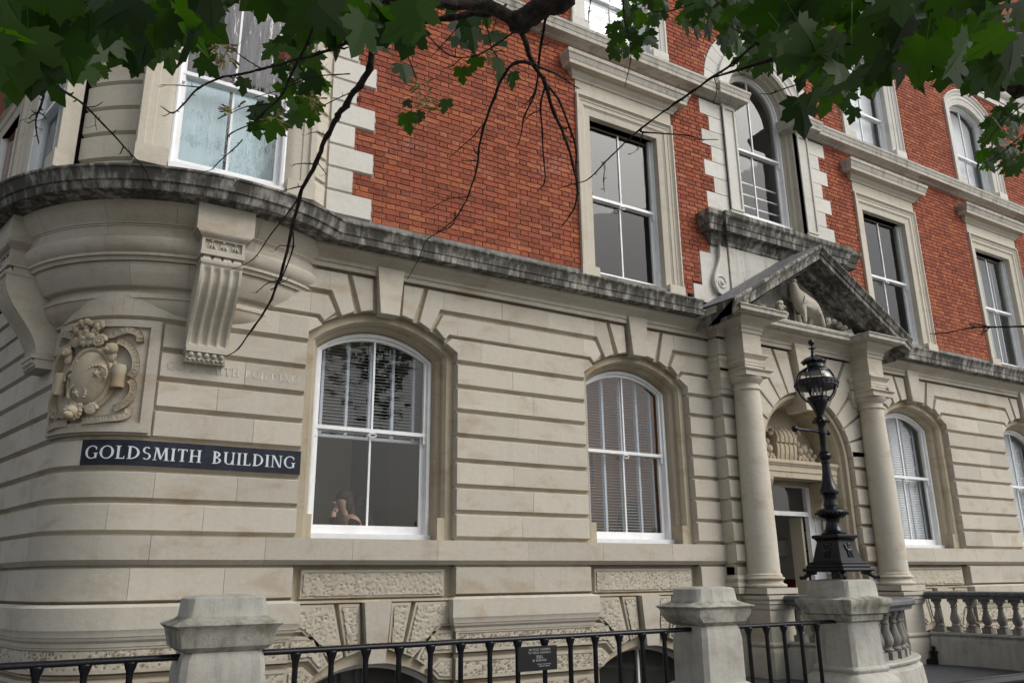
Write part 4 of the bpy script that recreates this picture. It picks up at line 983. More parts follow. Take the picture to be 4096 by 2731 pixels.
# attic block behind the pediment
mb = MB(); mb.box(DC - 1.30, DC + 1.30, -.10, .1, 5.5, 6.74); mb.build('attic_block', stone('stone_streaked', (0.55, 0.535, 0.49), (0.40, 0.37, 0.30), (0.30, 0.29, 0.26), 0.5, 0.5, 0.05, 0.3, 0.85, (0.06, 0.055, 0.05), 0.0, (0.53, 0.66)), BLD)
AT = [(DC - 1.62, .02), (DC - 1.62, -.04), (DC - 1.31, -.04), (DC - 1.31, -.10), (DC + 1.31, -.10), (DC + 1.31, -.04), (DC + 1.62, -.04), (DC + 1.62, .02)]
mb = MB(); sweep(mb, AT, [(0, 6.70), (.02, 6.72), (.03, 6.76), (.06, 6.80), (.07, 6.84), (.085, 6.87), (.10, 6.875), (.18, 6.88), (.185, 6.97), (.20, 6.985), (.225, 7.07), (.25, 7.10), (.26, 7.115), (.26, 7.19), (0, 7.27)]); mb.build('attic_cornice', 'stone_soot', BLD, ang=20)
for sg in (-1, 1):
    X = lambda t: DC + sg * t
    mb = MB()
    prof = [(1.34, 6.70), (1.47, 6.70), (1.48, 6.60), (1.49, 6.50), (1.53, 6.38), (1.58, 6.28), (1.63, 6.18), (1.655, 6.08), (1.64, 5.98), (1.59, 5.90), (1.50, 5.86), (1.42, 5.87), (1.36, 5.92), (1.32, 5.98), (1.32, 6.7)]
    q = [(X(a), b) for a, b in prof]; q = q if area2(q) > 0 else q[::-1]
    poly_block(mb, q, .075, 0, .01, .1); r = mb.build('scroll_console', 'stone_white', BLD)
    mb = MB(); tube(mb, [(X(1.50 + .13 * (1 - t / 22) * math.cos(t * .55)), -.075, 6.06 + .13 * (1 - t / 22) * math.sin(t * .55)) for t in range(22)], [.024 * (1 - t / 40) for t in range(22)], 8); blob(mb, (X(1.5), -.075, 6.06), (.045, .04, .045), 12, 8); mb.build('scroll', 'stone_white', r)
    mb = MB(); tube(mb, [(X(a + .0), -.08, b) for a, b in prof[1:10]], .02, 8); mb.build('scroll_edge', 'stone_white', r)
    for (a, b, z0, z1, o) in ((1.31, 1.86, 5.98, 6.56, .012), (1.31, 2.05, 5.70, 5.978, .014), (1.31, 1.62, 6.562, 7.275, .011)):
        x0, x1 = sorted((X(a), X(b))); mb = MB(); mb.box(x0, x1, -o, .1, z0, z1); mb.build('surround_stone', 'stone_white', BLD)
    for k in range(7):
        z0 = 7.392 + .2895 * k; L = 1.59 if k % 2 == 0 else 1.40
        x0, x1 = sorted((X(1.095), X(L))); mb = MB(); mb.box(x0, x1, -.014, .1, z0 + .006, z0 + .2835); mb.build('quoin', 'stone_white', BLD)
    x0, x1 = sorted((X(1.095), X(1.59))); mb = MB(); mb.box(x0, x1, -.012, .1, 7.28, 7.391); mb.build('quoin', 'stone_white', BLD)
    mb = MB(); x0, x1 = sorted((X(.80), X(1.09))); mb.box(x0, x1, -.045, .1, 7.2, 9.46)
    for a, b, z0, z1 in ((.80, .835, 7.45, 9.40), (1.055, 1.09, 7.45, 9.40), (.835, 1.055, 9.36, 9.40), (.835, 1.055, 7.45, 7.49)):
        x0, x1 = sorted((X(a), X(b))); mb.box(x0, x1, -.07, -.02, z0, z1)
    x0, x1 = sorted((X(.785), X(1.115))); mb.box(x0, x1, -.085, .1, 7.2, 7.40)
    mb.build('window_pilaster', 'stone_white', BLD)
    for i in range(7):
        a0, a1 = d2(8.5 + i * 11.64 + .25), d2(8.5 + (i + 1) * 11.64 - .25); p = []
        for a in (a0, (a0 + a1) / 2, a1): p.append((X(1.125 * math.sin(a)), 9.79 + 1.125 * math.cos(a)))
        for a in (a1, (a0 + a1) / 2, a0): p.append((X(1.42 * math.sin(a)), 9.79 + 1.42 * math.cos(a)))
        mb = MB(); poly_block(mb, p, .016, 0, .01, .1); mb.build('arch_voussoir', 'stone_white', BLD)
mb = MB(); n = 24     # dark joints behind those voussoirs
ring_strip(mb, [([(DC + 1.41 * math.sin(a), 9.79 + 1.41 * math.cos(a)) for a in [-PI / 2 + PI * i / n for i in range(n + 1)]], -.001), ([(DC + 1.1 * math.sin(a), 9.79 + 1.1 * math.cos(a)) for a in [-PI / 2 + PI * i / n for i in range(n + 1)]], -.001)]); mb.build('arch_backing', 'stone_dark', BLD)
mb = MB(); poly_block(mb, [(DC - .165, 10.48), (DC + .165, 10.48), (DC + .205, 11.32), (DC - .205, 11.32)], .15, 0, .01, .3); mb.build('keystone', 'stone_white', BLD)
mb = MB(); mb.box(DC - .22, DC + .22, -.185, .1, 10.72, 10.80); mb.build('keystone_band', 'stone_white', BLD)
mb = MB(); rings = [(arch_pts(DC, w, 9.70, 9.79, 9.79 + w, 28), y) for w, y in [(1.13, .02), (1.13, -.075), (1.10, -.08), (1.07, -.06), (1.02, -.045), (.96, -.04), (.95, -.025), (.87, -.02), (.86, -.005), (.80, .0)]]
ring_strip(mb, rings); mb.build('archivolt', 'stone_white', BLD, ang=20)
mb = MB(); rings = [(arch_pts(DC, w, 7.2, 9.79, 9.79 + w, 28), y) for w, y in [(.80, -.03), (.80, .03), (.775, .05), (.77, .13), (.74, .15), (.735, .22), (.72, .23), (.72, .46)]]
ring_strip(mb, rings); mb.build('window_surround', 'stone_cream', BLD, ang=20)
sash_window(DC, 7.60, 9.79, 10.51, .72, .25, 8.93, flat, 'glass', False, True, (8.37, 8.14, 7.91))
room(DC, .72, 7.5, 9.79, 10.51, .46, 1.3, 7.0, 10.9, 2.0, 'room_grey', 'room_dark')
# upper entablature and parapet
mb = MB(); sweep(mb, [(2.0, 0), (24, 0)], [(0, 12.49), (.05, 12.5), (.05, 12.62), (.075, 12.63), (.075, 12.75), (.10, 12.77), (.14, 12.83), (.15, 12.86), (.03, 12.88), (.03, 13.25), (.10, 13.30), (.14, 13.36), (.30, 13.38), (.31, 13.48), (.36, 13.58), (.38, 13.62), (0, 13.75)]); mb.build('upper_entablature', 'stone_white', BLD, ang=20)

# ---- brickwork, Flemish bond
def cuts_at(z):
    C = []
    if z < 9.46: C.append((2.0, (3.228 if int((z - 5.79) / .306) % 2 == 0 else 2.978) + .003))
    else: C.append((2.0, 2.72))
    for c in UC:
        if z < 8.875: C.append((c - .952, c + .952))
        if 9.80 < z < 12.45:
            w = .97
            if z > 11.92:
                h = .52; r = (w * w + h * h) / (2 * h); q = r * r - (z - (12.415 - r)) ** 2; w = math.sqrt(q) - .01 if q > 0 else 0
            if w > 0: C.append((c - w, c + w))
    if z < 5.98: w = 2.053
    elif z < 6.56: w = 1.863
    elif z < 7.28: w = 1.623
    elif z < 9.42: w = (1.593 if int((z - 7.392) / .2895) % 2 == 0 or z < 7.392 else 1.403)
    elif z < 9.79: w = 1.42
    else:
        q = 1.425 ** 2 - (z - 9.79) ** 2; w = math.sqrt(q) if q > 0 else 0
        if z < 11.32: w = max(w, .207)
    if w > 0: C.append((DC - w, DC + w))
    return sorted(C)
def project(p):
    d = Vector(p) - CP; zc = d.dot(_f)
    return (2048 + 3230 * d.dot(_r) / zc, 1365.5 - 3230 * d.dot(_u) / zc, zc)
rb = random.Random(5)
bricks = []; mort = MB()
XE = 23.2; PITCH = .0765; z = 5.785
row = 0
while z < 16.8:
    z1 = z + PITCH
    if 9.47 < z < 9.80 or 12.46 < z < 13.66:
        z = z1; row += 1
        continue
    C = cuts_at(z + .038); x = 2.0; iv = []
    for a, b in C:
        if a > x: iv.append((x, a))
        x = max(x, b)
    if x < XE: iv.append((x, XE))
    for a, b in iv:
        q1 = project((a, 0, z)); q2 = project((b, 0, z))
        if q1[1] < -900 and q2[1] < -900: continue
        mort.add([(a, .004, z), (b, .004, z), (b, .004, z1), (a, .004, z1)], [(0, 1, 2, 3)])
        ph = (0 if row % 2 else .178) + rb.uniform(-.004, .004); k = math.floor((a - ph) / .356)
        while True:
            for (s0, ln) in ((ph + k * .356, .227), (ph + k * .356 + .2365, .110)):
                e0, e1 = max(s0, a + .003), min(s0 + ln, b - .003)
                if e1 - e0 > .03:
                    pr = project(((e0 + e1) / 2, 0, z))
                    if -500 < pr[0] < 4700 and -500 < pr[1] < 3000:
                        vis = 0 < pr[0] < 4096 and 20 < pr[1] < 2700
                        bricks.append((pr[2] if vis and abs(e1 - e0 - ln) < .004 and z < 8.0 and z > 5.9 else 99 + pr[2], e0, e1, z + .0045, ln))
            k += 1
            if ph + k * .356 > b: break
    z = z1; row += 1
mort.build('mortar_bed', 'mortar', BLD, smooth=False)
bricks.sort()
BM = {}
def brick_mesh(ln, v):
    key = (ln, v)
    if key not in BM:
        mb = MB(); q = random.Random(int(ln * 1000) + v)
        j = lambda s=.0015: q.uniform(-s, s)
        h = .067
        F = [(j(), j(), 0), (ln + j(), j(), 0), (ln + j(), h + j(), 0), (j(), h + j(), 0)]; e = .0035
        vs = [(F[0][0] + e, -.010 + j(), F[0][1] + e), (F[1][0] - e, -.010 + j(), F[1][1] + e), (F[2][0] - e, -.010 + j(), F[2][1] - e), (F[3][0] + e, -.010 + j(), F[3][1] - e)]
        vs += [(a, -.006, b) for a, b, _ in F] + [(a, .03, b) for a, b, _ in F]
        mb.add(vs, [(0, 1, 2, 3)] + [(4 + i, 4 + (i + 1) % 4, (i + 1) % 4, i) for i in range(4)] + [(8 + i, 8 + (i + 1) % 4, 4 + (i + 1) % 4, 4 + i) for i in range(4)])
        me = mb.mesh('brick'); me.materials.append(M['brick']); BM[key] = me
    return BM[key]
for (d, e0, e1, zz, ln) in bricks[:300]:
    o = bpy.data.objects.new('brick', brick_mesh(ln, rb.randrange(5))); COL.objects.link(o); o.parent = BLD; o.location = (e0, rb.uniform(-.0015, .0015), zz)
mb = MB(); tint = []
for (d, e0, e1, zz, ln) in bricks[300:]:
    t = rb.random(); f = -.010 + rb.uniform(-.0022, .0022); e = .0035; h = .067
    j = [rb.uniform(-.0013, .0013) for _ in range(4)]
    zz0, zz1 = zz + j[0], zz + h + j[1]
    mb.add([(e0 + e, f, zz0 + e), (e1 - e, f, zz0 + e), (e1 - e, f, zz1 - e), (e0 + e, f, zz1 - e), (e0, f + .004, zz0), (e1, f + .004, zz0), (e1, f + .004, zz1), (e0, f + .004, zz1), (e0, .012, zz0), (e1, .012, zz0), (e1, .012, zz1), (e0, .012, zz1)],
        [(0, 1, 2, 3)] + [(4 + i, 4 + (i + 1) % 4, (i + 1) % 4, i) for i in range(4)] + [(8 + i, 8 + (i + 1) % 4, 4 + (i + 1) % 4, 4 + i) for i in range(4)])
    tint += [t] * 12
me = mb.mesh('brickwork'); at = me.attributes.new('tint', 'FLOAT', 'POINT'); at.data.foreach_set('value', tint)
link('brickwork', me, 'brick_attr', BLD, False, kind='stuff')
# left return of the building, then an added light-blocking shell
mb = MB(); p0 = gmap(-.6, 0, -.0); p1 = gmap(-12, 0, 0)
mb.add([(p0[0], p0[1], 5.3), (p1[0], p1[1], 5.3), (p1[0], p1[1], 17), (p0[0], p0[1], 17)], [(0, 1, 2, 3)]); mb.build('return_wall', 'brick', BLD, smooth=False)
RT = lambda s, z, o: (lambda q: (q[0], q[1], z))(gmap(AS - s, 0, o))
RM = lambda s, z, o: RT(4.05 - s, z, o + .12)
mb = MB(); ring_strip(mb, [(arch_pts(0, w, 5.74, 8.36 + w - .67, 8.36 + w - .67), y) for w, y in [(.955, .13), (.955, -.055), (.928, -.06), (.895, -.025), (.862, -.012), (.805, -.008), (.775, .016), (.70, .03), (.67, .04), (.67, .20)]], RM); mb.build('window_surround', 'stone_cream', BLD, ang=20)
sash_window(0, 5.815, 8.36, 8.36, .68, .05, 7.09, RM, lift=False)
mb = MB(); v = [RM(a, b, -.19) for a, b in ((-.7, 5.7), (.7, 5.7), (.7, 8.4), (-.7, 8.4))]; mb.add(v, [(0, 1, 2, 3)]); mb.build('interior_wall', 'room_dark', BLD, smooth=False)
mb = MB(); sweep(mb, [RT(14, 0, 0)[:2], RT(1.2, 0, 0)[:2]], ARCH); mb.build('architrave', 'stone', BLD, ang=24)
mb = MB(); sweep(mb, [RT(14, 0, 0)[:2], RT(1.2, 0, 0)[:2]], CORN); mb.build('cornice', 'stone_soot', BLD, ang=24)
mb = MB(); mb.box(-3, 24, .3, 12, 16.9, 17.1); mb.box(-3, 24, 9, 9.2, -3, 17); mb.box(23.4, 23.6, .0, 9, -3, 17); mb.build('light_block_shell', 'room_dark', BLD)  # unseen roof, back and end slabs added to stop sky light leaking in
mb = MB(); mb.add([(2.6, .0045, 5.2), (2.99, .0045, 5.2), (2.99, .0045, 5.9), (2.6, .0045, 5.9)], [(0, 1, 2, 3)]); mb.build('ledge_backing', 'stone_dark', BLD)

# ---- carved panel of arms on the round corner
def arm(px, py):
    v = (py - 190) / 1240
    for _ in range(5):
        l = 180 - 150 * v; r = 1370 - 155 * v; u = (px - l) / (r - l); t = 190 - 60 * u; b = 1430 + 80 * u; v = (py - t) / (b - t)
    return (-.155 + 1.175 * (u + .10 * u * (1 - u)), 4.155 - 1.14 * v)
def AM(s, z, o): return gmap(s, z, o)
PS0, PS1, PZ0, PZ1 = -.165, 1.03, 3.012, 4.158
pan = MB()
for (a, b, z0, z1) in ((PS0, PS1, PZ0, PZ0 + .09), (PS0, PS1, PZ1 - .075, PZ1), (PS0, PS0 + .07, PZ0 + .09, PZ1 - .075), (PS1 - .085, PS1, PZ0 + .09, PZ1 - .075)):
    rect_block(pan, a, b, z0, z1, .035, (.0, .0, .0, .0), .03, .12, gmap, max(1, int((b - a) / .06)))
rect_block(pan, PS0 - .02, PS1 + .02, PZ0 - .02, PZ1 + .005, -.0, (0, 0, 0, 0), .02, .12, gmap, 20)
PAN = pan.build('carved_panel', 'stone', BLD, ang=24)
def carve(fn, name, m='stone_warm'):
    mb = MB(); fn(mb); return mb.build(name, m, PAN, ang=50)
def ablob(mb, px, py, r, o, ro=None, rz=None, dent=0):
    s, z = arm(px, py); blob(mb, (s, o, z), (r, ro or r * .7, rz or r), 14, 9, lambda x, y, zz: AM(x, zz, y), dent)
OV0 = arm(650, 855)
carve(lambda mb: blob(mb, (OV0[0], .03, OV0[1]), (.205, .085, .275), 32, 20, lambda x, y, z: AM(x, z, y)), 'shield')
def oval(rx, rz, n=40): return [(OV0[0] + rx * math.cos(2 * PI * i / n), OV0[1] + rz * math.sin(2 * PI * i / n)) for i in range(n + 1)]
carve(lambda mb: tube(mb, [AM(s, z, .035) for s, z in oval(.225, .295)], .026, 8), 'shield_border')
carve(lambda mb: tube(mb, [AM(s, z, .02) for s, z in oval(.262, .325)], .022, 8), 'shield_border')
def star(mb, px, py, r):
    s, z = arm(px, py); e = ((s - OV0[0]) / .205) ** 2 + ((z - OV0[1]) / .275) ** 2; ob = .03 + .085 * math.sqrt(max(0, 1 - e)) + .002
    P = [(s + (r if i % 2 == 0 else r * .4) * math.sin(PI * i / 5), z + (r if i % 2 == 0 else r * .4) * math.cos(PI * i / 5)) for i in range(10)]
    vs = [AM(s, z, ob + .022)] + [AM(a, b, ob) for a, b in P]; mb.add(vs, [(0, 1 + i, 1 + (i + 1) % 10) for i in range(10)])
    for i in range(14):      # scalloped edge round the star
        a = PI * (-.15 + 1.3 * i / 13); blob(mb, (s + r * 1.5 * math.cos(a), ob + .001, z + r * 1.35 * math.sin(a)), (.016, .012, .016), 8, 6, lambda x, y, zz: AM(x, zz, y))
for q in ((570, 1040, .062), (770, 830, .062), (470, 830, .05)): carve(lambda mb: star(mb, *q), 'carved_star')
def crescent(mb):
    s, z = arm(620, 640); P = [(s + .07 * math.cos(a), z + .045 * math.sin(a)) for a in [PI * (1 + i / 12) for i in range(13)]]
    tube(mb, [AM(a, b, .075) for a, b in P], [.004 + .012 * math.sin(PI * i / 12) for i in range(13)], 8)
carve(crescent, 'carved_crescent')
def volute(mb, px, py, r, o=.06, hand=1):
    s, z = arm(px, py)
    tube(mb, [AM(s + hand * r * (1 - t / 26) * math.cos(t * .6), z + r * (1 - t / 26) * math.sin(t * .6), o + .02 * t / 26) for t in range(24)], [.022 * (1 - t / 44) for t in range(24)], 8)
    blob(mb, (s, o, z), (r * .4, r * .5, r * .4), 10, 7, lambda x, y, zz: AM(x, zz, y))
for q in ((510, 430, .052, .05, -1), (780, 430, .062, .06, 1), (375, 1245, .05, .04, -1), (690, 1225, .055, .05, 1)): carve(lambda mb: volute(mb, *q), 'carved_volute')
def acanthus(mb, pts, w):
    for i, (px, py) in enumerate(pts):
        s, z = arm(px, py); blob(mb, (s, .055 + .012 * (i % 2), z), (w * (1 - .5 * i / len(pts)), .03, w * .9), 10, 7, lambda x, y, zz: AM(x, zz, y), .5)
carve(lambda mb: acanthus(mb, [(620, 440), (600, 380), (570, 330), (530, 290), (500, 250)], .05), 'carved_leaf')
carve(lambda mb: acanthus(mb, [(680, 430), (700, 370), (730, 310), (770, 260), (800, 230)], .05), 'carved_leaf')
carve(lambda mb: acanthus(mb, [(640, 400), (640, 330), (640, 270)], .045), 'carved_leaf')
carve(lambda mb: [ablob(mb, x, y, r, .07, dent=.3) for x, y, r in ((585, 200, .034), (650, 195, .036), (690, 215, .03), (615, 235, .028))], 'carved_crest')
def beast(mb, px, py, r, f):
    ablob(mb, px, py, r, .07, r * .9); ablob(mb, px - f * 28, py + 18, r * .55, .09, r * .7)
    for dx, dy in ((-35, -45), (35, -45)): ablob(mb, px + dx, py + dy, r * .32, .07)
    ablob(mb, px - f * 8, py + 70, r * .8, .05, r * .6, r * 1.2)
    for dx in (-18, 14): ablob(mb, px + dx - f * 14, py - 8, r * .16, .07 + r * .75)
carve(lambda mb: beast(mb, 415, 540, .055, 0), 'leopard_head'); carve(lambda mb: beast(mb, 900, 525, .062, 1), 'leopard_head')
def scrolltube(mb, pts, r):
    P = [AM(*arm(*p), .055) for p in pts]; tube(mb, P, [r * 1.05, r * 1.12] + [r * (1 - .08 * math.sin(i)) for i in range(len(P) - 4)] + [r * 1.05, r], 14)
    tube(mb, [Vector(P[0]) * 1.0, Vector(P[0]) + (Vector(P[0]) - Vector(P[1])) * .05], r * .6, 10)
carve(lambda mb: scrolltube(mb, [(345, 770), (335, 815), (322, 870), (310, 930), (298, 985), (292, 1005)], .058), 'carved_scroll')
carve(lambda mb: scrolltube(mb, [(965, 720), (962, 770), (955, 830), (948, 900), (940, 955), (938, 985)], .062), 'carved_scroll')
def lion(mb):
    ablob(mb, 510, 1240, .07, .075, .06); ablob(mb, 505, 1280, .045, .11, .045)
    for dx, dy in ((-70, -60), (80, -70)): ablob(mb, 510 + dx, 1240 + dy, .026, .07)
    for i in range(14):
        a = 2 * PI * i / 14; ablob(mb, 510 + 80 * math.cos(a), 1235 + 85 * math.sin(a), .022, .065, .02, None, .4)
    for dx in (-28, 24): ablob(mb, 510 + dx, 1225, .011, .135)
    ablob(mb, 503, 1270, .014, .155)
carve(lion, 'lion_mask')
def ribbon(pts, text, w=.066, bow=.018, t0=.08, t1=.92):
    P = [Vector(arm(*p)) for p in pts]; D = []
    for i in range(len(P) - 1):        # Catmull-Rom
        a, b, c, d = P[max(i - 1, 0)], P[i], P[i + 1], P[min(i + 2, len(P) - 1)]
        for k in range(8):
            t = k / 8; D.append(.5 * ((2 * b) + (c - a) * t + (2 * a - 5 * b + 4 * c - d) * t * t + (3 * b - a - 3 * c + d) * t ** 3))
    D.append(P[-1]); L = [0]
    for i in range(1, len(D)): L.append(L[-1] + (D[i] - D[i - 1]).length)
    T_ = L[-1]
    def at(a):
        a = min(max(a, 0), T_ - 1e-6); i = max(j for j in range(len(L) - 1) if L[j] <= a); f = (a - L[i]) / max(1e-9, L[i + 1] - L[i]); p = D[i] + (D[i + 1] - D[i]) * f
        i0, i1 = max(0, i - 2), min(len(D) - 1, i + 3); d = (D[i1] - D[i0]).normalized(); return p, Vector((-d.y, d.x))
    def pm(a, b, o):
        p, nn = at(a); q = p + nn * b; return AM(q.x, q.y, o + .035 + bow * math.sin(PI * a / T_))
    mb = MB(); n = len(D) * 2; vs = []
    for i in range(n + 1):
        a = T_ * i / n
        for b in (-w / 2, -w / 2 + .008, w / 2 - .008, w / 2): vs.append(pm(a, b, .012 if abs(b) > w / 2 - .004 else .004))
        vs += [pm(a, w / 2, -.05), pm(a, -w / 2, -.05)]
    fs = []
    for i in range(n):
        for j in range(6): fs.append((6 * i + j, 6 * i + (j + 1) % 6, 6 * i + 6 + (j + 1) % 6, 6 * i + 6 + j))
    mb.add(vs, fs); r = mb.build('ribbon', 'stone_warm', PAN, ang=50)
    mb = MB(); letters(mb, text, T_ * t0, -w * .34, w * .68, T_ * (t1 - t0), .012, pm, .12); mb.build('ribbon_lettering', 'stone', PAN, smooth=False)
ribbon([(250, 450), (235, 400), (270, 335), (340, 300), (420, 330), (490, 370)], 'MEDII')
ribbon([(830, 360), (920, 345), (1000, 300), (1090, 285), (1160, 330), (1165, 410)], 'TEMPLI')
ribbon([(200, 840), (190, 740), (215, 640), (260, 540), (330, 470), (430, 445)], 'SUMPTIBUS')
ribbon([(945, 420), (1030, 450), (1100, 540), (1125, 650), (1115, 760), (1060, 845)], 'EXTRUCTARE')
ribbon([(180, 930), (150, 1000), (150, 1090), (180, 1170), (230, 1225), (310, 1235)], 'JACOBO')
ribbon([(900, 1225), (990, 1180), (1060, 1100), (1095, 1010), (1090, 930), (1060, 880)], 'RESAURARI')
ribbon([(105, 1280), (120, 1350), (200, 1362), (300, 1345), (420, 1355)], 'ANDERSON')
ribbon([(590, 1345), (700, 1350), (830, 1340), (950, 1330), (1030, 1295), (1050, 1230)], 'ARMIGERO')

# ---- name painted on the corner stones
sg_ = empty('name_sign', 'navy painted name board with white capitals reading GOLDSMITH BUILDING on the corner stones', 'sign')
mb = MB(); rect_block(mb, .43, 2.565, 2.693, 2.941, .006, (0, 0, .0, 0), .002, .006, gmap, 24)
mb.add([gmap(2.5645, 2.693, .006), gmap(2.574, 2.675, -.042), gmap(2.574, 2.96, -.042), gmap(2.5645, 2.941, .006)], [(0, 1, 2, 3)]); mb.build('board', 'sign', sg_)
mb = MB(); letters(mb, 'GOLDSMITH', .475, 2.755, .125, 1.075, .0085, gmap, .10); mb.build('lettering', 'letter', sg_, smooth=False)
mb = MB(); letters(mb, 'BUILDING', 1.655, 2.755, .125, .852, .0085, gmap, .10); mb.build('lettering', 'letter', sg_, smooth=False)
mb = MB(); letters(mb, 'GOLDSMITH BUILDING', 1.13, 3.68, .085, 1.36, .0035, gmap, .14); mb.build('faded_lettering', 'ghost', BLD, smooth=False)

# ---- blinds
def blind(c, z0, z1, y, hw, pitch, tilt, label, tapes, cat='blind', m='blind', group='venetian blinds in the ground floor windows', T=flat, sw=.045):
    e = empty('venetian_blind', label, cat, group)
    mb = MB(); ca, sa = math.cos(tilt), math.sin(tilt); h = sw / 2
    vs = [(x, d * ca, d * sa + .0015 * k) for x in (-hw, hw) for d in (-h, 0, h) for k in (0, 1)]
    vs = [(x, yy, zz + (.003 if abs(yy) < 1e-6 else 0)) for x, yy, zz in vs]
    mb.add(vs, [(0, 2, 8, 6), (2, 4, 10, 8), (1, 7, 9, 3), (3, 9, 11, 5), (0, 6, 7, 1), (4, 5, 11, 10)])
    me = mb.mesh('slat'); me.materials.append(M[m]); zz = z0 + pitch
    while zz < z1:
        o = bpy.data.objects.new('slat', me); COL.objects.link(o); o.parent = e; o.location = (c, y, zz); zz += pitch
    for t in tapes:
        for yy in (y - sw / 2 - .004, y + sw / 2 + .004):
            mb = MB(); mb.box(c + t - .017, c + t + .017, yy - .0008, yy + .0008, z0, z1); mb.build('tape', 'tape', e)
    mb = MB(); mb.box(c - hw, c + hw, y - .025, y + .025, z0 - .025, z0 + .01); mb.build('bottom_rail', m, e)
    return e
blind(WC[0], 3.24, 4.52, .56, .70, .040, d2(6), 'grey slatted blind lowered halfway in the large window beside the sign', (-.58, -.27, .02, .32, .60))
blind(WC[1], 2.13, 4.52, .53, .70, .040, d2(5), 'open slatted blind over the warm orange room in the second ground floor window', (-.56, -.27, .06, .36, .62))
blind(WC[2], 2.13, 4.52, .53, .70, .044, d2(66), 'closed white slatted blind in the ground floor window right of the doorway', (-.5, -.1, .3, .6))
blind(WC[3], 2.13, 4.52, .53, .70, .044, d2(66), 'closed white slatted blind in the ground floor window cut by the right frame edge', (-.5, -.1, .3, .6))
blind(UC[2], 5.85, 8.4, .38, .66, .05, d2(35), 'white slatted blind in the first floor window at the far right', (-.45, .0, .45), group='venetian blinds upstairs')
# picture on the orange room's wall, chair in front
pf = empty('wall_picture', 'black framed picture on the orange wall behind the second ground floor window', 'picture')
mb = MB(); mb.box(7.55, 8.02, 2.045, 2.095, 3.08, 3.62); mb.build('frame', 'notice', pf)
mb = MB(); mb.box(7.60, 7.97, 2.035, 2.044, 3.13, 3.57); mb.build('print', simple('print_tan', (.50, .28, .12), .8), pf)
ch = empty('office_chair', 'dark office chair behind the slatted blind of the orange room', 'chair', 'office chairs inside the rooms')
mb = MB(); blob(mb, (8.0, 1.1, 2.42), (.27, .08, .30), 16, 10); mb.build('backrest', 'chair', ch)
mb = MB(); blob(mb, (7.98, .95, 2.0), (.28, .26, .07), 16, 8); mb.build('seat', 'chair', ch)
mb = MB(); mb.box(7.6, 8.4, .75, 1.25, 1.3, 1.95); mb.build('pedestal', 'chair', ch)

# ---- person seated in the first window
px, py, pz = 3.40, .98, 2.50
per = skin_mesh('person', [(px + .12, py, 1.95), (px + .12, py, 2.12), (px + .10, py, 2.27), (px + .055, py, 2.36), (px + .03, py, 2.42), (px + .005, py, 2.515), (px, py, 2.585),
      (px + .10, py - .17, 2.28), (px + .0, py - .22, 2.08), (px - .14, py - .12, 2.24), (px - .125, py - .06, 2.40), (px + .10, py + .17, 2.28), (px + .02, py + .22, 2.06), (px - .18, py + .12, 2.02)],
      [(0, 1), (1, 2), (2, 3), (3, 4), (4, 5), (5, 6), (2, 7), (7, 8), (8, 9), (9, 10), (2, 11), (11, 12), (12, 13)],
      [.15, .15, .14, .07, .055, .085, .075, .075, .05, .042, .035, .075, .05, .04], 'skin', None, 2)
tag(per, 'person with long brown hair seated in profile, hand raised to chin, behind the large window', 'person')
part(lambda mb: [blob(mb, (px - .092, py, 2.505), (.022, .014, .016), 8, 6), blob(mb, (px - .078, py, 2.45), (.018, .03, .012), 8, 6), blob(mb, (px - .07, py, 2.42), (.028, .035, .022), 8, 6)], 'face', 'skin', per)
part(lambda mb: [blob(mb, (px - .083, py + sg * .034, 2.54), (.006, .013, .008), 8, 6) for sg in (-1, 1)], 'eyes', 'hair', per)
part(lambda mb: [blob(mb, (px + .03, py, 2.585), (.105, .092, .09), 16, 10), blob(mb, (px + .075, py, 2.50), (.075, .095, .13), 16, 10), blob(mb, (px + .11, py, 2.37), (.065, .10, .17), 14, 9)], 'hair', 'hair', per)
part(lambda mb: [blob(mb, (px + .12, py, 2.10), (.16, .21, .23), 16, 10), tube(mb, [(px + .10, py - .18, 2.27), (px + .0, py - .23, 2.08), (px - .13, py - .13, 2.22), (px - .13, py - .09, 2.31)], [.078, .066, .055, .05], 10)], 'jumper', 'cloth', per)
for i in range(4):
    part(lambda mb: tube(mb, [(px - .125 + .004 * i, py - .075 + .018 * i, 2.385), (px - .118, py - .07 + .018 * i, 2.425 + .006 * (i % 2)), (px - .098, py - .068 + .018 * i, 2.43)], [.0095, .009, .007], 6), 'finger', 'skin', per)
part(lambda mb: tube(mb, [(px - .115, py - .085, 2.37), (px - .085, py - .08, 2.40), (px - .07, py - .06, 2.415)], [.011, .010, .008], 6), 'thumb', 'skin', per)
oc = empty('office_chair', 'navy chair with a hooked headrest behind the seated person', 'chair', 'office chairs inside the rooms')
part(lambda mb: tube(mb, [(px + .21, py, 2.36), (px + .20, py, 2.46), (px + .225, py, 2.55), (px + .275, py, 2.575), (px + .305, py, 2.56)], [.03, .035, .035, .03, .02], 10), 'headrest', 'chair', oc)
part(lambda mb: blob(mb, (px + .30, py, 2.14), (.10, .24, .29), 16, 10), 'backrest', 'chair', oc)
part(lambda mb: [tube(mb, [(px + .30, py, 2.40), (px + .30, py, 2.475), (px + .38, py, 2.465), (px + .385, py, 2.38)], .012, 6)], 'handle', 'chair', oc)
part(lambda mb: mb.box(px - .1, px + .36, py - .25, py + .25, 1.30, 1.9), 'pedestal', 'chair', oc)
mo = empty('monitor', 'black monitor edge at the left of the large window', 'monitor'); part(lambda mb: mb.box(2.90, 3.0, .62, .66, 2.35, 2.68), 'screen', 'notice', mo); part(lambda mb: mb.box(2.92, 2.96, .64, .70, 1.35, 2.35), 'stand', 'notice', mo)

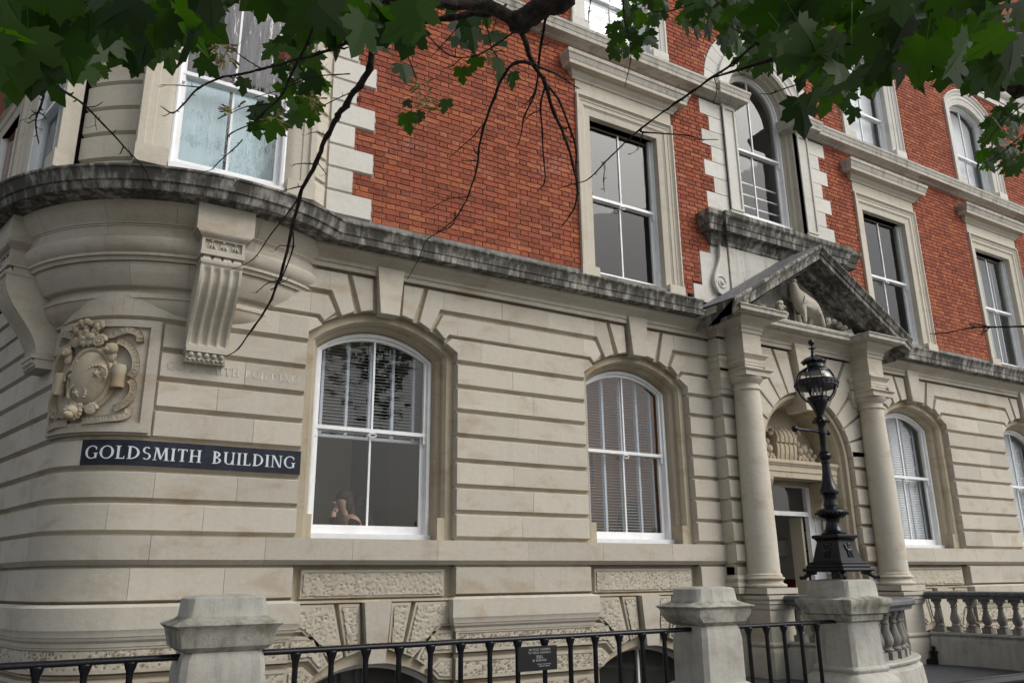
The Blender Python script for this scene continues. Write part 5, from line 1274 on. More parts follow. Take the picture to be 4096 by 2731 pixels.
# ------------------------------------------------------------------ ground, light well, path
def ground(name, v, m):
    mb = MB(); mb.add(v, [tuple(range(len(v)))]); return mb.build(name, m, None, False, kind='structure')
ground('street_pavement', [(-70, -90, 0), (90, -90, 0), (90, -7, 0), (-70, -7, 0)], 'pave')
ground('pavement_edge', [(-70, -7, 0), (6.9, -7, 0), (6.9, -3.36, 0), (-70, -3.36, 0)], 'pave')
ground('far_pavement', [(12.6, -7, 0), (90, -7, 0), (90, -3.0, 0), (12.6, -3.0, 0)], 'pave')
ground('path_ramp', [(6.9, -7, 0), (12.6, -7, 0), (12.6, -5, .3), (6.9, -5, .3)], 'asphalt')
ground('entrance_path', [(6.9, -5, .3), (12.6, -5, .3), (12.6, .45, .3), (9.0, .45, .3), (6.9, -2.95, .3)], 'asphalt')
ground('light_well_floor', [(-40, -3.1, -2.6), (24, -3.1, -2.6), (24, .4, -2.6), (-40, .4, -2.6)], 'pave')
mb = MB(); mb.box(-40, 6.95, -3.36, -3.05, -2.6, .06); mb.box(12.55, 24, -3.3, -3.0, -2.6, .06); mb.build('light_well_wall', 'stone_dark', None, kind='structure')
mb = MB(); mb.add([(-12, .35, -2.6), (-12, .35, -2.4), (-60, 40, -2.4)], [(0, 1, 2)])

# ------------------------------------------------------------------ stone piers by the railings
def loft(mb, cx, cy, prof, c=.02):
    vs = []; k = 8
    for hx, hy, z in prof:
        q = min(c, hx * .2); P = [(-hx, -hy + q), (-hx + q, -hy), (hx - q, -hy), (hx, -hy + q), (hx, hy - q), (hx - q, hy), (-hx + q, hy), (-hx, hy - q)]
        w = .0025
        vs += [(cx + a + w * noise.noise(Vector((a * 9, b * 9, z * 13 + cx))), cy + b + w * noise.noise(Vector((a * 11, z * 9, b * 13 + cx))), z) for a, b in P]
    fs = [(i * k + j, i * k + (j + 1) % k, (i + 1) * k + (j + 1) % k, (i + 1) * k + j) for i in range(len(prof) - 1) for j in range(k)]
    fs += [tuple(reversed(range(k))), tuple((len(prof) - 1) * k + j for j in range(k))]
    mb.add(vs, fs)
def pier(cx, cy, bx, by, ox, oy, nx, ny, ztop, label, lamp=False):
    e = empty('stone_pier', label, 'pier', 'stone piers along the railings')
    mb = MB(); loft(mb, cx, cy, [(bx + .008, by + .008, 1.385), (bx, by, 1.40), (bx - .012, by - .01, ztop - .012), (bx - .03, by - .03, ztop), (bx * .5, by * .5, ztop + .008)], .03); mb.build('top_block', 'stone_pier', e, ang=40)
    mb = MB()
    if lamp: pr = [(nx, ny, 1.17), (nx + .02, ny + .02, 1.185), (nx + .03, ny + .03, 1.215), (nx + .035, ny + .035, 1.235), (nx + .06, ny + .06, 1.25), (nx + .065, ny + .065, 1.275), (ox - .02, oy - .02, 1.31), (ox - .005, oy - .005, 1.335), (ox, oy, 1.36), (ox, oy, 1.378), (bx + .02, by + .02, 1.398), (bx, by, 1.402)]
    else: pr = [(nx, ny, 1.205), (nx + .012, ny + .01, 1.212), (nx + .05, ny + .035, 1.235), (ox - .035, oy - .035, 1.285), (ox - .03, oy - .03, 1.30), (ox - .025, oy - .022, 1.335), (ox - .008, oy - .008, 1.35), (ox, oy, 1.358), (ox - .005, oy - .005, 1.364), (bx + .015, by + .015, 1.39), (bx, by, 1.402)]
    loft(mb, cx, cy, pr, .015); mb.build('cap', 'stone_cap', e, ang=30)
    mb = MB()
    if lamp: pr = [(nx + .10, ny + .10, -.1), (nx + .10, ny + .10, .62), (nx + .085, ny + .085, .66), (nx + .045, ny + .045, .705), (nx + .02, ny + .02, .72), (nx + .03, ny + .03, .735), (nx + .034, ny + .034, .75), (nx + .03, ny + .03, .765), (nx + .012, ny + .012, .78), (nx + .01, ny + .01, .80), (nx - .005, ny - .005, 1.16), (nx, ny, 1.172)]
    else: pr = [(nx + .10, ny + .09, .0), (nx + .10, ny + .09, .70), (nx + .06, ny + .05, .74), (nx + .025, ny + .02, .76), (nx + .024, ny + .02, .95), (nx + .022, ny + .02, 1.10), (nx + .012, ny + .01, 1.17), (nx - .004, ny - .004, 1.206)]
    loft(mb, cx, cy, pr, .035); mb.build('shaft', 'stone_pier', e, ang=40)
    return e
pier(1.185, -3.20, .235, .175, .315, .255, .222, .175, 1.518, 'rough cream stone pier with heavy cap between the two railings on the left')
pier(5.235, -3.18, .235, .180, .340, .270, .210, .19, 1.512, 'mossy stone pier left of the lamp pier at the end of the long railing')
pier(7.10, -3.16, .247, .247, .325, .325, .225, .225, 1.558, 'mossy stone pier carrying the black lamp post beside the path', True)

# ------------------------------------------------------------------ gas lamp
LX, LY = 7.085, -3.16
lamp = empty('street_lamp', 'black cast iron lamp with globe lantern standing on a stone pier', 'lamp', None)
def lathe(name, prof, n=28, m='black', par=None, ang=30):
    mb = MB(); revolve(mb, LX, LY, prof, n=n); return mb.build(name, m, par or lamp, ang=ang)
def sq(mb, h0, z0, h1, z1): loft(mb, LX, LY, [(h0, h0, z0), (h1, h1, z1)], .006)
mb = MB(); loft(mb, LX, LY, [(.20, .20, 1.632), (.238, .238, 1.636), (.245, .245, 1.65), (.238, .238, 1.668), (.215, .215, 1.672), (.218, .218, 1.685), (.21, .21, 1.70), (.192, .192, 1.703), (.195, .195, 1.715), (.186, .186, 1.728), (.168, .168, 1.735), (.126, .126, 1.92), (.128, .128, 1.93), (.142, .142, 1.95), (.156, .156, 1.958), (.158, .158, 1.978), (.15, .15, 1.988), (.10, .10, 1.992)], .008); base = mb.build('base', 'black', lamp, ang=30)
for sx in (-1, 1):
    for sy in (-1, 1):
        mb = MB(); tube(mb, [(LX + sx * .15, LY + sy * .15, 1.645), (LX + sx * .19, LY + sy * .19, 1.63), (LX + sx * .215, LY + sy * .215, 1.60), (LX + sx * .235, LY + sy * .235, 1.578), (LX + sx * .255, LY + sy * .255, 1.577), (LX + sx * .262, LY + sy * .262, 1.592)], [.035, .03, .022, .018, .02, .014], 8); mb.build('foot', 'black', lamp)
mb = MB(); mb.box(LX - .05, LX + .05, LY - .05, LY + .05, 1.56, 1.64); mb.build('fixing', 'black', lamp)
# raised lamb badge on the two visible faces of the base
def badge(T):
    mb = MB(); Q = lambda a, b, o: T(a, b, o)
    for (a, b, r, rz) in ((0, 0, .032, .022), (-.03, .02, .016, .022), (-.04, .045, .014, .012), (.03, .004, .02, .02)): blob(mb, (a, .004, b), (r, .010, rz), 10, 7, lambda x, y, z: Q(x, z, y))
    for a in (-.025, -.008, .018, .035): tube(mb, [Q(a, -.015, .004), Q(a + .003, -.055, .004)], .006, 6)
    tube(mb, [Q(.0, -.02, .002), Q(.02, .075, .002)], .004, 6); blob(mb, (.035, .003, .06), (.02, .006, .014), 8, 6, lambda x, y, z: Q(x, z, y)); tube(mb, [Q(-.04, -.062, .003), Q(.05, -.062, .003)], .005, 6)
    return mb.build('lamb_badge', 'black', lamp)
badge(lambda a, b, o: (LX + a, LY - (.147 + (1.83 - 1.83 - b) * .22) - o, 1.835 + b)); badge(lambda a, b, o: (LX - (.147 - b * .22) - o, LY - a, 1.835 + b))
post = lathe('post', [(.03, 1.99), (.122, 1.993), (.124, 2.003), (.115, 2.01), (.10, 2.02), (.082, 2.05), (.070, 2.085), (.066, 2.115), (.07, 2.13), (.075, 2.145), (.095, 2.15), (.125, 2.165), (.145, 2.185), (.158, 2.20), (.16, 2.212), (.152, 2.225), (.12, 2.245), (.075, 2.256), (.068, 2.262), (.068, 2.275), (.072, 2.28), (.068, 2.30), (.063, 2.33), (.067, 2.36), (.07, 2.365), (.066, 2.372), (.072, 2.385), (.095, 2.395), (.10, 2.415), (.094, 2.44), (.075, 2.48), (.058, 2.53), (.047, 2.59), (.042, 2.65), (.040, 2.70), (.046, 2.705), (.046, 2.72), (.04, 2.725), (.04, 2.74)])
for i in range(26):
    a = 2 * PI * i / 26; mb = MB(); blob(mb, (LX + .156 * math.cos(a), LY + .156 * math.sin(a), 2.198), (.011, .011, .013), 6, 5); mb.build('bead', 'black', post)
lathe('shaft', [(.04, 2.74), (.055, 2.75), (.064, 2.765), (.067, 2.785), (.06, 2.80), (.045, 2.806), (.052, 2.815), (.052, 2.83), (.042, 2.835)], 24)
lathe('shaft', [(.036, 2.83), (.034, 3.0), (.036, 3.005), (.046, 3.01), (.046, 3.06), (.036, 3.065), (.036, 3.09), (.05, 3.105), (.058, 3.125), (.078, 3.13), (.084, 3.142), (.074, 3.155), (.066, 3.17), (.058, 3.185), (.040, 3.195), (.040, 3.21), (.05, 3.24), (.068, 3.28), (.084, 3.315), (.095, 3.33), (.098, 3.35), (.098, 3.365)], 8, ang=50)
for i in range(12):
    a = 2 * PI * i / 12; mb = MB(); blob(mb, (LX + .08 * math.cos(a), LY + .08 * math.sin(a), 3.135), (.012, .012, .012), 6, 5); mb.build('bead', 'black', post)
mb = MB(); tube(mb, [(LX + .09, LY, 3.03), (LX - .40, LY, 3.03)], .0145, 8); blob(mb, (LX - .415, LY, 3.03), .034, 12, 9); blob(mb, (LX + .10, LY, 3.03), .026, 12, 9); mb.build('ladder_bar', 'black', lamp)
GZ, GR = 3.535, .205
globe = []
for i in range(21):
    t = PI * (.215 + .63 * i / 20); globe.append((GR * math.sin(t), GZ + GR * math.cos(t)))
lathe('globe', globe, 48, 'glass_lamp')
for k in range(8):
    a = 2 * PI * k / 8 + .2; mb = MB(); tube(mb, [(LX + (r + .004) * math.cos(a), LY + (r + .004) * math.sin(a), z) for r, z in globe], .0075, 6); mb.build('rib', 'black', lamp)
belt = lathe('belt', [(.205, 3.50), (.219, 3.50), (.221, 3.51), (.216, 3.515), (.216, 3.56), (.221, 3.565), (.219, 3.575), (.205, 3.575), (.205, 3.50)], 40)
for i in range(26):
    a = 2 * PI * i / 26; mb = MB(); blob(mb, (LX + .218 * math.cos(a), LY + .218 * math.sin(a), 3.538), (.011, .011, .014), 6, 5); mb.build('belt_stud', 'black', belt)
lathe('gallery', [(.09, 3.35), (.108, 3.352), (.11, 3.37), (.105, 3.385), (.118, 3.395), (.105, 3.40), (.08, 3.40)], 24)
lathe('crown', [(.155, 3.665), (.165, 3.668), (.16, 3.68), (.12, 3.71), (.085, 3.722), (.074, 3.73), (.072, 3.79), (.078, 3.80)], 28)
mb = MB(); vs = []; n = 40
for (r, z) in ((.026, 3.85), (.05, 3.838), (.09, 3.82), (.118, 3.80)): vs += [(LX + r * math.cos(2 * PI * i / n), LY + r * math.sin(2 * PI * i / n), z) for i in range(n)]
vs += [(LX + (.132 - .004 * (i % 4 == 0)) * math.cos(2 * PI * i / n), LY + (.132 - .004 * (i % 4 == 0)) * math.sin(2 * PI * i / n), 3.772 + (.022 if i % 4 == 0 else .006 if i % 2 else 0)) for i in range(n)]
mb.add(vs, [(j * n + i, j * n + (i + 1) % n, (j + 1) * n + (i + 1) % n, (j + 1) * n + i) for j in range(4) for i in range(n)]); mb.build('scalloped_cap', 'black', lamp)
lathe('finial', [(.026, 3.845), (.02, 3.87), (.012, 3.885), (.02, 3.89), (.02, 3.90), (.011, 3.905), (.011, 3.925), (.018, 3.93), (.009, 3.94), (.008, 3.965), (.02, 3.968), (.032, 3.985), (.0335, 4.0), (.03, 4.015), (.018, 4.03), (.002, 4.033)], 16)
for i in range(6):
    a = PI * i / 3; mb = MB(); tube(mb, [(LX + .01 * math.cos(a), LY + .01 * math.sin(a), 3.925), (LX + .03 * math.cos(a), LY + .03 * math.sin(a), 3.93), (LX + .042 * math.cos(a), LY + .042 * math.sin(a), 3.945)], [.007, .006, .002], 6); mb.build('finial_leaf', 'black', lamp)
for i in range(4):
    a = PI * i / 2 + .6; mb = MB(); tube(mb, [(LX + .04 * math.cos(a), LY + .04 * math.sin(a), 3.40), (LX + .04 * math.cos(a), LY + .04 * math.sin(a), 3.50)], .012, 8); mb.build('burner', 'grey_plastic', lamp)

# ------------------------------------------------------------------ railings
RY, RZ = -3.2, 1.196
BAR = None
def railing(x0, x1, xs, label, y=RY, zt=RZ, z0=.06, rad=.024):
    global BAR
    e = empty('railing', label, 'railing', 'black iron railings')
    mb = MB(); n = 12; pr = [(.034 * math.cos(2 * PI * i / n), .0215 * math.sin(2 * PI * i / n) * (1 if math.sin(2 * PI * i / n) > 0 else .8)) for i in range(n)]
    vs = []; m = 24
    for k in range(m + 1):
        x = x0 + (x1 - x0) * k / m; w = .002 * noise.noise(Vector((x * 3, y, 1)))
        vs += [(x, y + a, zt - .022 + b + w) for a, b in pr]
    mb.add(vs, [(k * n + i, k * n + (i + 1) % n, (k + 1) * n + (i + 1) % n, (k + 1) * n + i) for k in range(m) for i in range(n)] + [tuple(reversed(range(n))), tuple(m * n + i for i in range(n))])
    mb.build('handrail', 'black', e, ang=60)
    if BAR is None:
        mb = MB(); revolve(mb, 0, 0, [(.0185, -1.15), (.0185, -.125), (.019, -.10), (.022, -.085), (.031, -.06), (.036, -.04), (.037, -.03)], n=10); BAR = mb.mesh('baluster_bar'); BAR.materials.append(M['black'])
        BAR.polygons.foreach_set('use_smooth', [True] * len(BAR.polygons))
    for x in xs:
        o = bpy.data.objects.new('bar', BAR); COL.objects.link(o); o.parent = e; o.location = (x, y, zt)
    return e
railing(-4.0, .965, [.228 + .2355 * k for k in range(-8, 3)], 'black iron railing running off the left edge of the frame')
railing(1.40, 5.03, [1.66 + .2365 * k for k in range(14)], 'long black iron railing carrying the bicycle notice')
railing(5.44, 6.89, [5.715 + .2265 * k for k in range(5)], 'short black iron railing between the two mossy piers')
railing(2.9, 7.4, [3.7 + .236 * k for k in range(15)], 'black handrail crossing the bottom right corner close to the camera', -6.6, 1.2, 0)
nt_ = empty('railing_notice', 'small black notice in white capitals about bicycles, hung on the long railing', 'notice')
NX0, NX1, NZ0, NZ1, NY = 3.296, 3.637, .950, 1.120, -3.238
mb = MB(); mb.box(NX0, NX1, NY, NY + .012, NZ0, NZ1); mb.build('plate', 'notice', nt_)
mb = MB(); fl = lambda s, z, o: (s, NY - o, z)
for t, x, w, z, h in (('BICYCLES CHAINED', .27, .55, .820, .085), ('TO THESE RAILINGS', .255, .58, .690, .085), ('WILL', .46, .17, .530, .095), ('BE REMOVED', .36, .36, .375, .085), ('UNDER TREASURER', .48, .35, .235, .05), ('MIDDLE TEMPLE', .52, .28, .155, .05)):
    letters(mb, t, NX0 + x * .341, NZ0 + z * .17, h * .17, w * .341, .003, fl, .13)
mb.box(NX0 + .45 * .341, NX0 + .64 * .341, NY - .0034, NY - .0005, NZ0 + .50 * .17, NZ0 + .512 * .17)
mb.build('lettering', 'notice_text', nt_, smooth=False)

# ------------------------------------------------------------------ balustrades either side of the path
def balustrade(path, label, nb, skip=.12):
    e = empty('balustrade', label, 'balustrade', 'stone balustrades beside the path')
    P = [Vector(p) for p in path]; D = []
    for i in range(len(P) - 1):
        a, b, c, d = P[max(i - 1, 0)], P[i], P[i + 1], P[min(i + 2, len(P) - 1)]
        for k in range(8):
            t = k / 8; D.append(.5 * ((2 * b) + (c - a) * t + (2 * a - 5 * b + 4 * c - d) * t * t + (3 * b - a - 3 * c + d) * t ** 3))
    D.append(P[-1])
    def run(name, m, prof):
        pr = [(o, z) for o, z in prof]; pr = pr + [(-o, z) for o, z in reversed(prof)] + [prof[0]]
        mb = MB(); sweep(mb, [tuple(d) for d in D], pr); mb.build(name, m, e, ang=28)
    run('coping', 'coping', [(.10, 1.235), (.14, 1.24), (.145, 1.27), (.175, 1.285), (.185, 1.30), (.185, 1.33), (.17, 1.345), (.0, 1.35)])
    run('plinth_wall', 'stone_pier', [(.20, -.3), (.20, .42), (.185, .55), (.17, .66), (.13, .70), (.135, .712), (.16, .72), (.165, .738), (.15, .752), (.10, .756), (0, .757)])
    L = [0]
    for i in range(1, len(D)): L.append(L[-1] + (D[i] - D[i - 1]).length)
    mb = MB()
    for z0, z1, h in ((.757, .835, .068), (1.19, 1.238, .058)): loft(mb, 0, 0, [(h, h, z0), (h, h, z1)], .004)
    revolve(mb, 0, 0, [(.05, .835), (.06, .845), (.06, .855), (.045, .868), (.042, .88), (.058, .90), (.068, .935), (.066, .965), (.055, 1.0), (.042, 1.04), (.034, 1.08), (.032, 1.10), (.042, 1.108), (.044, 1.12), (.034, 1.128), (.034, 1.15), (.048, 1.165), (.05, 1.19)], n=16)
    me = mb.mesh('baluster'); me.materials.append(M['stone_dark']); me.polygons.foreach_set('use_smooth', [True] * len(me.polygons)); me.set_sharp_from_angle(angle=.6)
    for k in range(nb):
        a = skip + (L[-1] - 2 * skip) * k / (nb - 1); i = max(j for j in range(len(L) - 1) if L[j] <= a); f = (a - L[i]) / (L[i + 1] - L[i]); p = D[i] + (D[i + 1] - D[i]) * f; d = D[i + 1] - D[i]
        o = bpy.data.objects.new('baluster', me); COL.objects.link(o); o.parent = e; o.location = (p.x, p.y, 0); o.rotation_euler.z = math.atan2(d.y, d.x)
balustrade([(9.27, -.66), (9.30, -1.2), (9.26, -1.75), (9.08, -2.25), (8.74, -2.62), (8.3, -2.86), (7.8, -3.0), (7.42, -3.06)], 'curved stone balustrade with slate coping running from left column to the lamp pier', 15, .1)
balustrade([(12.42, -.66), (12.52, -1.2), (12.50, -1.75), (12.36, -2.4), (12.05, -3.0), (11.9, -3.3)], 'dark weathered stone balustrade with slate coping right of the doorway', 12, .1)
sc = empty('boot_scraper', 'black iron boot scraper at the foot of the right hand balustrade wall', 'boot scraper')
mb = MB(); SX, SY = 12.20, -.75
mb.box(SX - .03, SX + .03, SY - .03, SY + .03, .30, .45); loft(mb, SX, SY, [(.03, .03, .45), (.045, .045, .455), (.05, .05, .475), (.035, .035, .49), (.018, .018, .50), (.018, .018, .515)], .004); blob(mb, (SX, SY, .535), (.035, .035, .025), 12, 8); blob(mb, (SX, SY, .556), (.016, .016, .012), 8, 6); mb.build('post', 'black', sc)
mb = MB(); n = 12; vs = []
for i in range(n + 1):
    u = i / n; x = SX - .02 - .38 * u; y = SY + .42 * u; zt = .34 + .075 * (2 * u - 1) ** 2
    vs += [(x - .006, y - .006, .30), (x - .006, y - .006, zt), (x + .006, y + .006, .30), (x + .006, y + .006, zt)]
mb.add(vs, [(4 * i + a, 4 * i + b, 4 * i + 4 + b, 4 * i + 4 + a) for i in range(n) for a, b in ((0, 1), (1, 3), (3, 2))]); mb.build('blade', 'black', sc)
mb = MB(); mb.box(SX - .43, SX - .37, SY + .39, SY + .45, .30, .46); blob(mb, (SX - .40, SY + .42, .50), (.035, .035, .04), 10, 8); mb.build('post', 'black', sc)
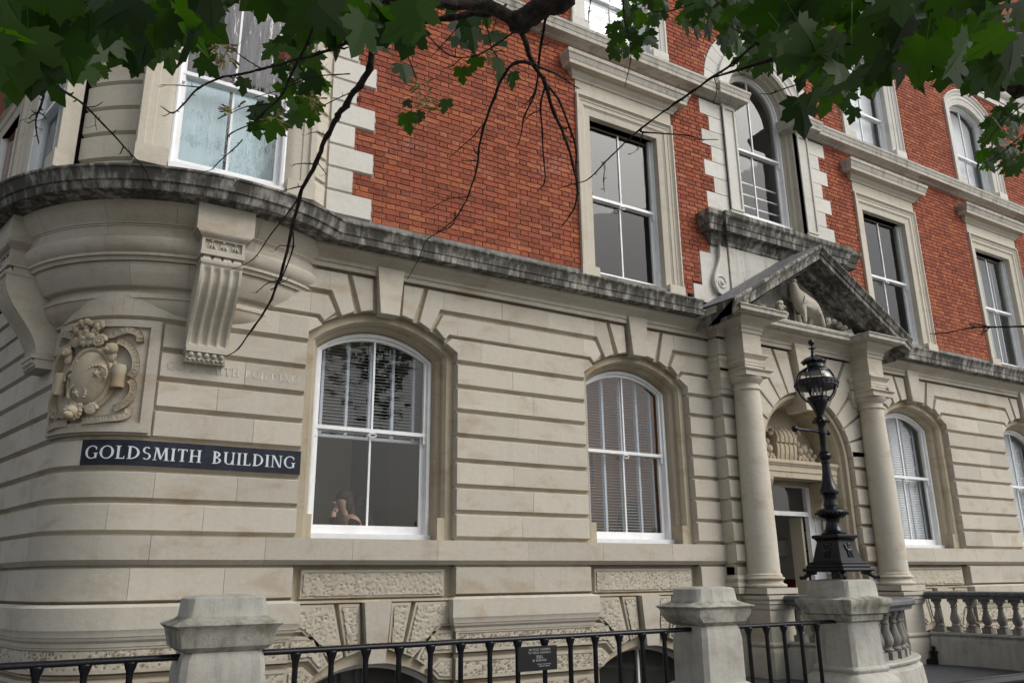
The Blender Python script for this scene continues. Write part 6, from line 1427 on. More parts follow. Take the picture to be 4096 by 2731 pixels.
BRANCHES=[[[-0.074,-6.054,3.525,0.0241],[0.168,-6.068,3.403,0.0264],[0.291,-6.081,3.489,0.0287],[0.347,-6.051,3.569,0.0312],[0.467,-6.062,3.655,0.0337]],[[0.386,-6.022,3.682,0.0314],[0.767,-6.132,3.682,0.0348],[1.083,-6.218,3.73,0.0384],[1.332,-6.265,3.777,0.0421],[1.479,-6.233,3.78,0.046]],[[1.48,-6.232,3.775,0.0434],[1.52,-6.301,3.786,0.0447],[1.58,-6.396,3.84,0.0459],[1.655,-6.52,3.948,0.0471]],[[1.208,-5.921,3.885,0.0192],[1.287,-6.025,3.869,0.0232],[1.398,-6.148,3.854,0.027],[1.47,-6.228,3.78,0.0307]],[[1.489,-6.237,3.772,0.0184],[1.573,-6.171,3.749,0.0172],[1.647,-6.1,3.725,0.0159],[1.746,-6.043,3.7,0.0145],[1.841,-5.969,3.632,0.0131],[1.951,-5.901,3.555,0.0115],[2.044,-5.826,3.486,0.0099],[2.126,-5.744,3.419,0.0082],[2.176,-5.646,3.361,0.0063],[2.179,-5.521,3.306,0.0044]],[[1.611,-6.156,3.677,0.0126],[1.592,-6.057,3.737,0.0119],[1.595,-5.95,3.737,0.0112],[1.608,-5.834,3.693,0.0104],[1.626,-5.712,3.618,0.0096],[1.657,-5.599,3.551,0.0087],[1.7,-5.506,3.519,0.0077],[1.722,-5.381,3.435,0.0067],[1.719,-5.245,3.36,0.0057],[1.68,-5.101,3.327,0.0046]],[[1.75,-5.182,3.438,0.0052],[1.768,-5.115,3.388,0.0046],[1.687,-4.988,3.338,0.004],[1.68,-4.894,3.255,0.0034],[1.66,-4.79,3.166,0.0027]],[[1.767,-6.016,3.704,0.0078],[1.8,-5.928,3.672,0.0071],[1.864,-5.839,3.585,0.0063],[1.928,-5.753,3.504,0.0055],[1.986,-5.671,3.447,0.0046],[2.006,-5.584,3.443,0.0037]],[[1.775,-6.023,3.71,0.0095],[1.871,-5.975,3.685,0.0087],[1.97,-5.913,3.61,0.0078],[2.051,-5.846,3.557,0.0069],[2.119,-5.747,3.432,0.0059],[2.181,-5.685,3.426,0.005]],[[1.582,-6.318,3.843,0.0112],[1.625,-6.243,3.854,0.0103],[1.666,-6.151,3.819,0.0092],[1.71,-6.051,3.754,0.0081],[1.752,-5.955,3.703,0.0069],[1.766,-5.835,3.635,0.0057],[1.807,-5.748,3.614,0.0044],[1.838,-5.657,3.598,0.003]],[[1.582,-6.307,3.811,0.0066],[1.524,-6.203,3.79,0.0063],[1.461,-6.09,3.751,0.006],[1.418,-6.0,3.742,0.0056],[1.367,-5.918,3.77,0.0052],[1.325,-5.855,3.839,0.0049],[1.278,-5.799,3.938,0.0045]],[[1.622,-6.162,3.674,0.0095],[1.728,-6.139,3.685,0.0079],[1.814,-6.105,3.702,0.0063],[1.897,-6.069,3.714,0.0046],[1.955,-6.024,3.749,0.0029]],[[1.814,-5.907,3.658,0.0052],[1.803,-5.842,3.666,0.0041],[1.797,-5.773,3.654,0.0029]],[[1.622,-5.72,3.632,0.0046],[1.6,-5.651,3.587,0.0039],[1.573,-5.584,3.558,0.0032],[1.546,-5.515,3.524,0.0024]],[[1.687,-5.545,3.541,0.0042],[1.641,-5.516,3.535,0.0033],[1.615,-5.502,3.542,0.0024]],[[1.756,-5.317,3.463,0.0044],[1.668,-5.26,3.454,0.0036],[1.607,-5.229,3.473,0.0028],[1.566,-5.209,3.486,0.0019]],[[1.668,-5.259,3.451,0.0038],[1.619,-5.189,3.422,0.0029],[1.585,-5.129,3.397,0.0019]],[[1.734,-5.994,3.698,0.005],[1.74,-5.929,3.675,0.0037],[1.718,-5.848,3.655,0.0023]],[[1.39,-5.929,3.763,0.0043],[1.371,-5.882,3.748,0.0033],[1.347,-5.839,3.754,0.0022]],[[1.456,-6.139,3.901,0.0042],[1.453,-6.117,3.841,0.0034],[1.446,-6.097,3.797,0.0026]],[[1.412,-6.1,3.866,0.0042],[1.445,-6.068,3.833,0.0035],[1.489,-6.035,3.775,0.0029],[1.534,-6.015,3.759,0.0022]],[[1.361,-6.077,3.891,0.0047],[1.33,-6.001,3.841,0.0039],[1.294,-5.92,3.79,0.003],[1.276,-5.862,3.769,0.0022]],[[1.216,-5.733,3.857,0.005],[1.298,-5.649,3.821,0.0043],[1.371,-5.559,3.786,0.0035]],[[0.866,-6.282,3.588,0.0233],[0.892,-6.193,3.544,0.0225],[0.92,-6.089,3.452,0.0216],[0.918,-5.993,3.436,0.0207],[0.905,-5.885,3.406,0.0196],[0.901,-5.793,3.405,0.0185],[0.919,-5.723,3.431,0.0174],[0.916,-5.625,3.411,0.0161],[0.909,-5.503,3.327,0.0148],[0.891,-5.369,3.232,0.0134],[0.898,-5.251,3.136,0.012],[0.904,-5.111,2.978,0.0105],[0.894,-4.977,2.865,0.0089],[0.857,-4.829,2.761,0.0072],[0.825,-4.694,2.687,0.0055],[0.796,-4.581,2.671,0.0037]],[[0.901,-5.333,3.25,0.0067],[0.893,-5.229,3.227,0.0057],[0.85,-5.086,3.153,0.0046],[0.806,-4.936,3.064,0.0036],[0.731,-4.792,3.042,0.0024]],[[0.91,-5.187,3.165,0.0063],[0.942,-5.119,3.086,0.0058],[0.925,-5.003,2.959,0.0053],[0.905,-4.92,2.93,0.0048]],[[0.937,-4.956,2.977,0.0054],[0.888,-4.893,2.969,0.0039],[0.857,-4.831,2.934,0.0024]],[[0.955,-5.073,3.109,0.0041],[0.9,-5.041,3.113,0.0032],[0.886,-5.024,3.09,0.0024]],[[0.913,-5.635,3.398,0.0042],[0.869,-5.612,3.411,0.0032],[0.838,-5.591,3.402,0.0021]],[[0.908,-5.487,3.331,0.0049],[0.875,-5.442,3.347,0.0035],[0.84,-5.392,3.355,0.0022]],[[0.901,-5.346,3.289,0.0056],[0.863,-5.32,3.279,0.0039],[0.831,-5.296,3.267,0.0022]],[[0.917,-5.496,3.34,0.0038],[0.944,-5.501,3.309,0.003],[0.964,-5.505,3.284,0.0022]],[[0.793,-6.19,3.451,0.0108],[0.727,-6.093,3.444,0.0101],[0.67,-6.007,3.451,0.0094],[0.566,-5.886,3.443,0.0086],[0.504,-5.798,3.452,0.0078],[0.458,-5.722,3.47,0.007],[0.395,-5.626,3.459,0.0062],[0.354,-5.534,3.423,0.0054],[0.328,-5.461,3.415,0.0045],[0.29,-5.4,3.464,0.0036]],[[0.397,-5.593,3.479,0.0045],[0.328,-5.554,3.488,0.0032],[0.264,-5.516,3.49,0.002]],[[0.583,-5.83,3.484,0.0043],[0.524,-5.775,3.548,0.0036],[0.485,-5.729,3.603,0.0028],[0.446,-5.68,3.648,0.002]],[[0.69,-6.167,3.565,0.009],[0.683,-6.065,3.484,0.0083],[0.661,-5.954,3.403,0.0076],[0.651,-5.864,3.362,0.0069],[0.62,-5.771,3.351,0.0061],[0.593,-5.679,3.333,0.0053],[0.542,-5.577,3.328,0.0044],[0.544,-5.513,3.341,0.0036]],[[0.656,-5.728,3.413,0.0045],[0.575,-5.624,3.431,0.0033],[0.507,-5.517,3.42,0.002]],[[0.846,-6.084,3.403,0.0042],[0.745,-5.952,3.434,0.0036],[0.669,-5.823,3.431,0.0031],[0.587,-5.694,3.437,0.0025]],[[0.885,-5.983,3.395,0.0043],[0.833,-5.888,3.388,0.0034],[0.796,-5.802,3.381,0.0025]],[[0.592,-5.539,3.331,0.0046],[0.566,-5.483,3.304,0.004],[0.534,-5.423,3.276,0.0034],[0.511,-5.371,3.253,0.0027],[0.481,-5.323,3.256,0.0021]],[[-0.064,-6.129,3.018,0.0059],[-0.027,-6.085,3.025,0.0055],[0.012,-6.041,3.031,0.005],[0.078,-6.0,2.999,0.0045],[0.143,-5.958,2.962,0.004],[0.206,-5.916,2.932,0.0034],[0.244,-5.86,2.906,0.0028],[0.279,-5.801,2.874,0.0022]],[[-0.089,-6.208,2.935,0.005],[-0.094,-6.167,2.912,0.0045],[-0.101,-6.128,2.902,0.004],[-0.099,-6.093,2.886,0.0035],[-0.085,-6.06,2.853,0.003]],[[-0.1,-6.132,2.91,0.0033],[-0.112,-6.123,2.908,0.0025],[-0.118,-6.116,2.898,0.0018]],[[-0.101,-6.133,2.916,0.0033],[-0.085,-6.14,2.908,0.0025],[-0.074,-6.142,2.894,0.0018]],[[0.074,-5.97,3.019,0.0028],[0.05,-5.964,3.043,0.0022],[0.061,-5.954,2.997,0.0016]],[[3.057,-7.426,3.386,0.0511],[3.035,-7.36,3.392,0.0472],[2.954,-7.271,3.436,0.0432],[2.894,-7.198,3.486,0.0391],[2.901,-7.18,3.581,0.0349],[2.812,-7.088,3.627,0.0305],[2.67,-6.957,3.657,0.026],[2.524,-6.824,3.687,0.0213],[2.452,-6.737,3.72,0.0165],[2.401,-6.663,3.753,0.0116]],[[2.401,-6.663,3.753,0.0105],[2.418,-6.55,3.748,0.01],[2.401,-6.413,3.734,0.0095],[2.395,-6.286,3.729,0.0089],[2.396,-6.166,3.733,0.0082],[2.509,-6.146,3.83,0.0075],[2.399,-5.923,3.731,0.0068],[2.327,-5.72,3.623,0.006],[2.323,-5.584,3.591,0.0052],[2.321,-5.469,3.615,0.0043],[2.295,-5.338,3.635,0.0034]],[[2.403,-5.924,3.727,0.0074],[2.414,-5.926,3.713,0.0063],[2.601,-6.033,3.697,0.0053],[2.64,-6.052,3.678,0.0042],[2.736,-6.108,3.674,0.0031]],[[2.409,-5.921,3.709,0.005],[2.395,-5.885,3.628,0.0037],[2.363,-5.859,3.611,0.0025]],[[2.385,-5.648,3.668,0.0052],[2.389,-5.624,3.591,0.0039],[2.402,-5.609,3.524,0.0026]],[[2.4,-6.664,3.755,0.0063],[2.333,-6.637,3.798,0.0047],[2.291,-6.622,3.828,0.0032]],[[2.418,-6.55,3.748,0.0038],[2.425,-6.537,3.698,0.003],[2.454,-6.55,3.682,0.0022]],[[2.407,-6.416,3.734,0.0039],[2.425,-6.41,3.683,0.0031],[2.419,-6.384,3.619,0.0022]],[[2.587,-6.72,3.587,0.0047],[2.522,-6.671,3.561,0.0039],[2.486,-6.644,3.545,0.003],[2.449,-6.622,3.547,0.0021]],[[4.475,-6.633,2.83,0.0091],[4.426,-6.537,2.848,0.008],[4.331,-6.411,2.864,0.007],[4.309,-6.33,2.879,0.0058],[4.267,-6.228,2.873,0.0047],[4.23,-6.137,2.885,0.0035]],[[4.311,-6.421,2.858,0.006],[4.262,-6.395,2.869,0.0047],[4.214,-6.368,2.875,0.0033]],[[4.312,-6.42,2.855,0.0053],[4.294,-6.403,2.836,0.0043],[4.273,-6.384,2.817,0.0033]],[[2.119,-6.164,4.22,0.0071],[2.199,-6.079,4.185,0.006],[2.293,-6.0,4.145,0.005],[2.365,-5.909,4.107,0.0038],[2.417,-5.797,4.042,0.0026]],[[2.541,-6.213,4.326,0.0062],[2.499,-6.11,4.336,0.0052],[2.469,-6.024,4.375,0.0043],[2.447,-5.95,4.435,0.0033]],[[1.89,-6.219,4.077,0.005],[1.889,-6.199,4.02,0.0036],[1.894,-6.185,3.969,0.0022]],[[6.008,-6.097,4.941,0.0084],[6.08,-5.886,4.912,0.007],[6.196,-5.7,4.873,0.0056],[6.343,-5.544,4.871,0.0041]],[[6.079,-6.078,4.76,0.0084],[6.179,-5.897,4.768,0.007],[6.292,-5.722,4.77,0.0056],[6.393,-5.554,4.812,0.0041]]]
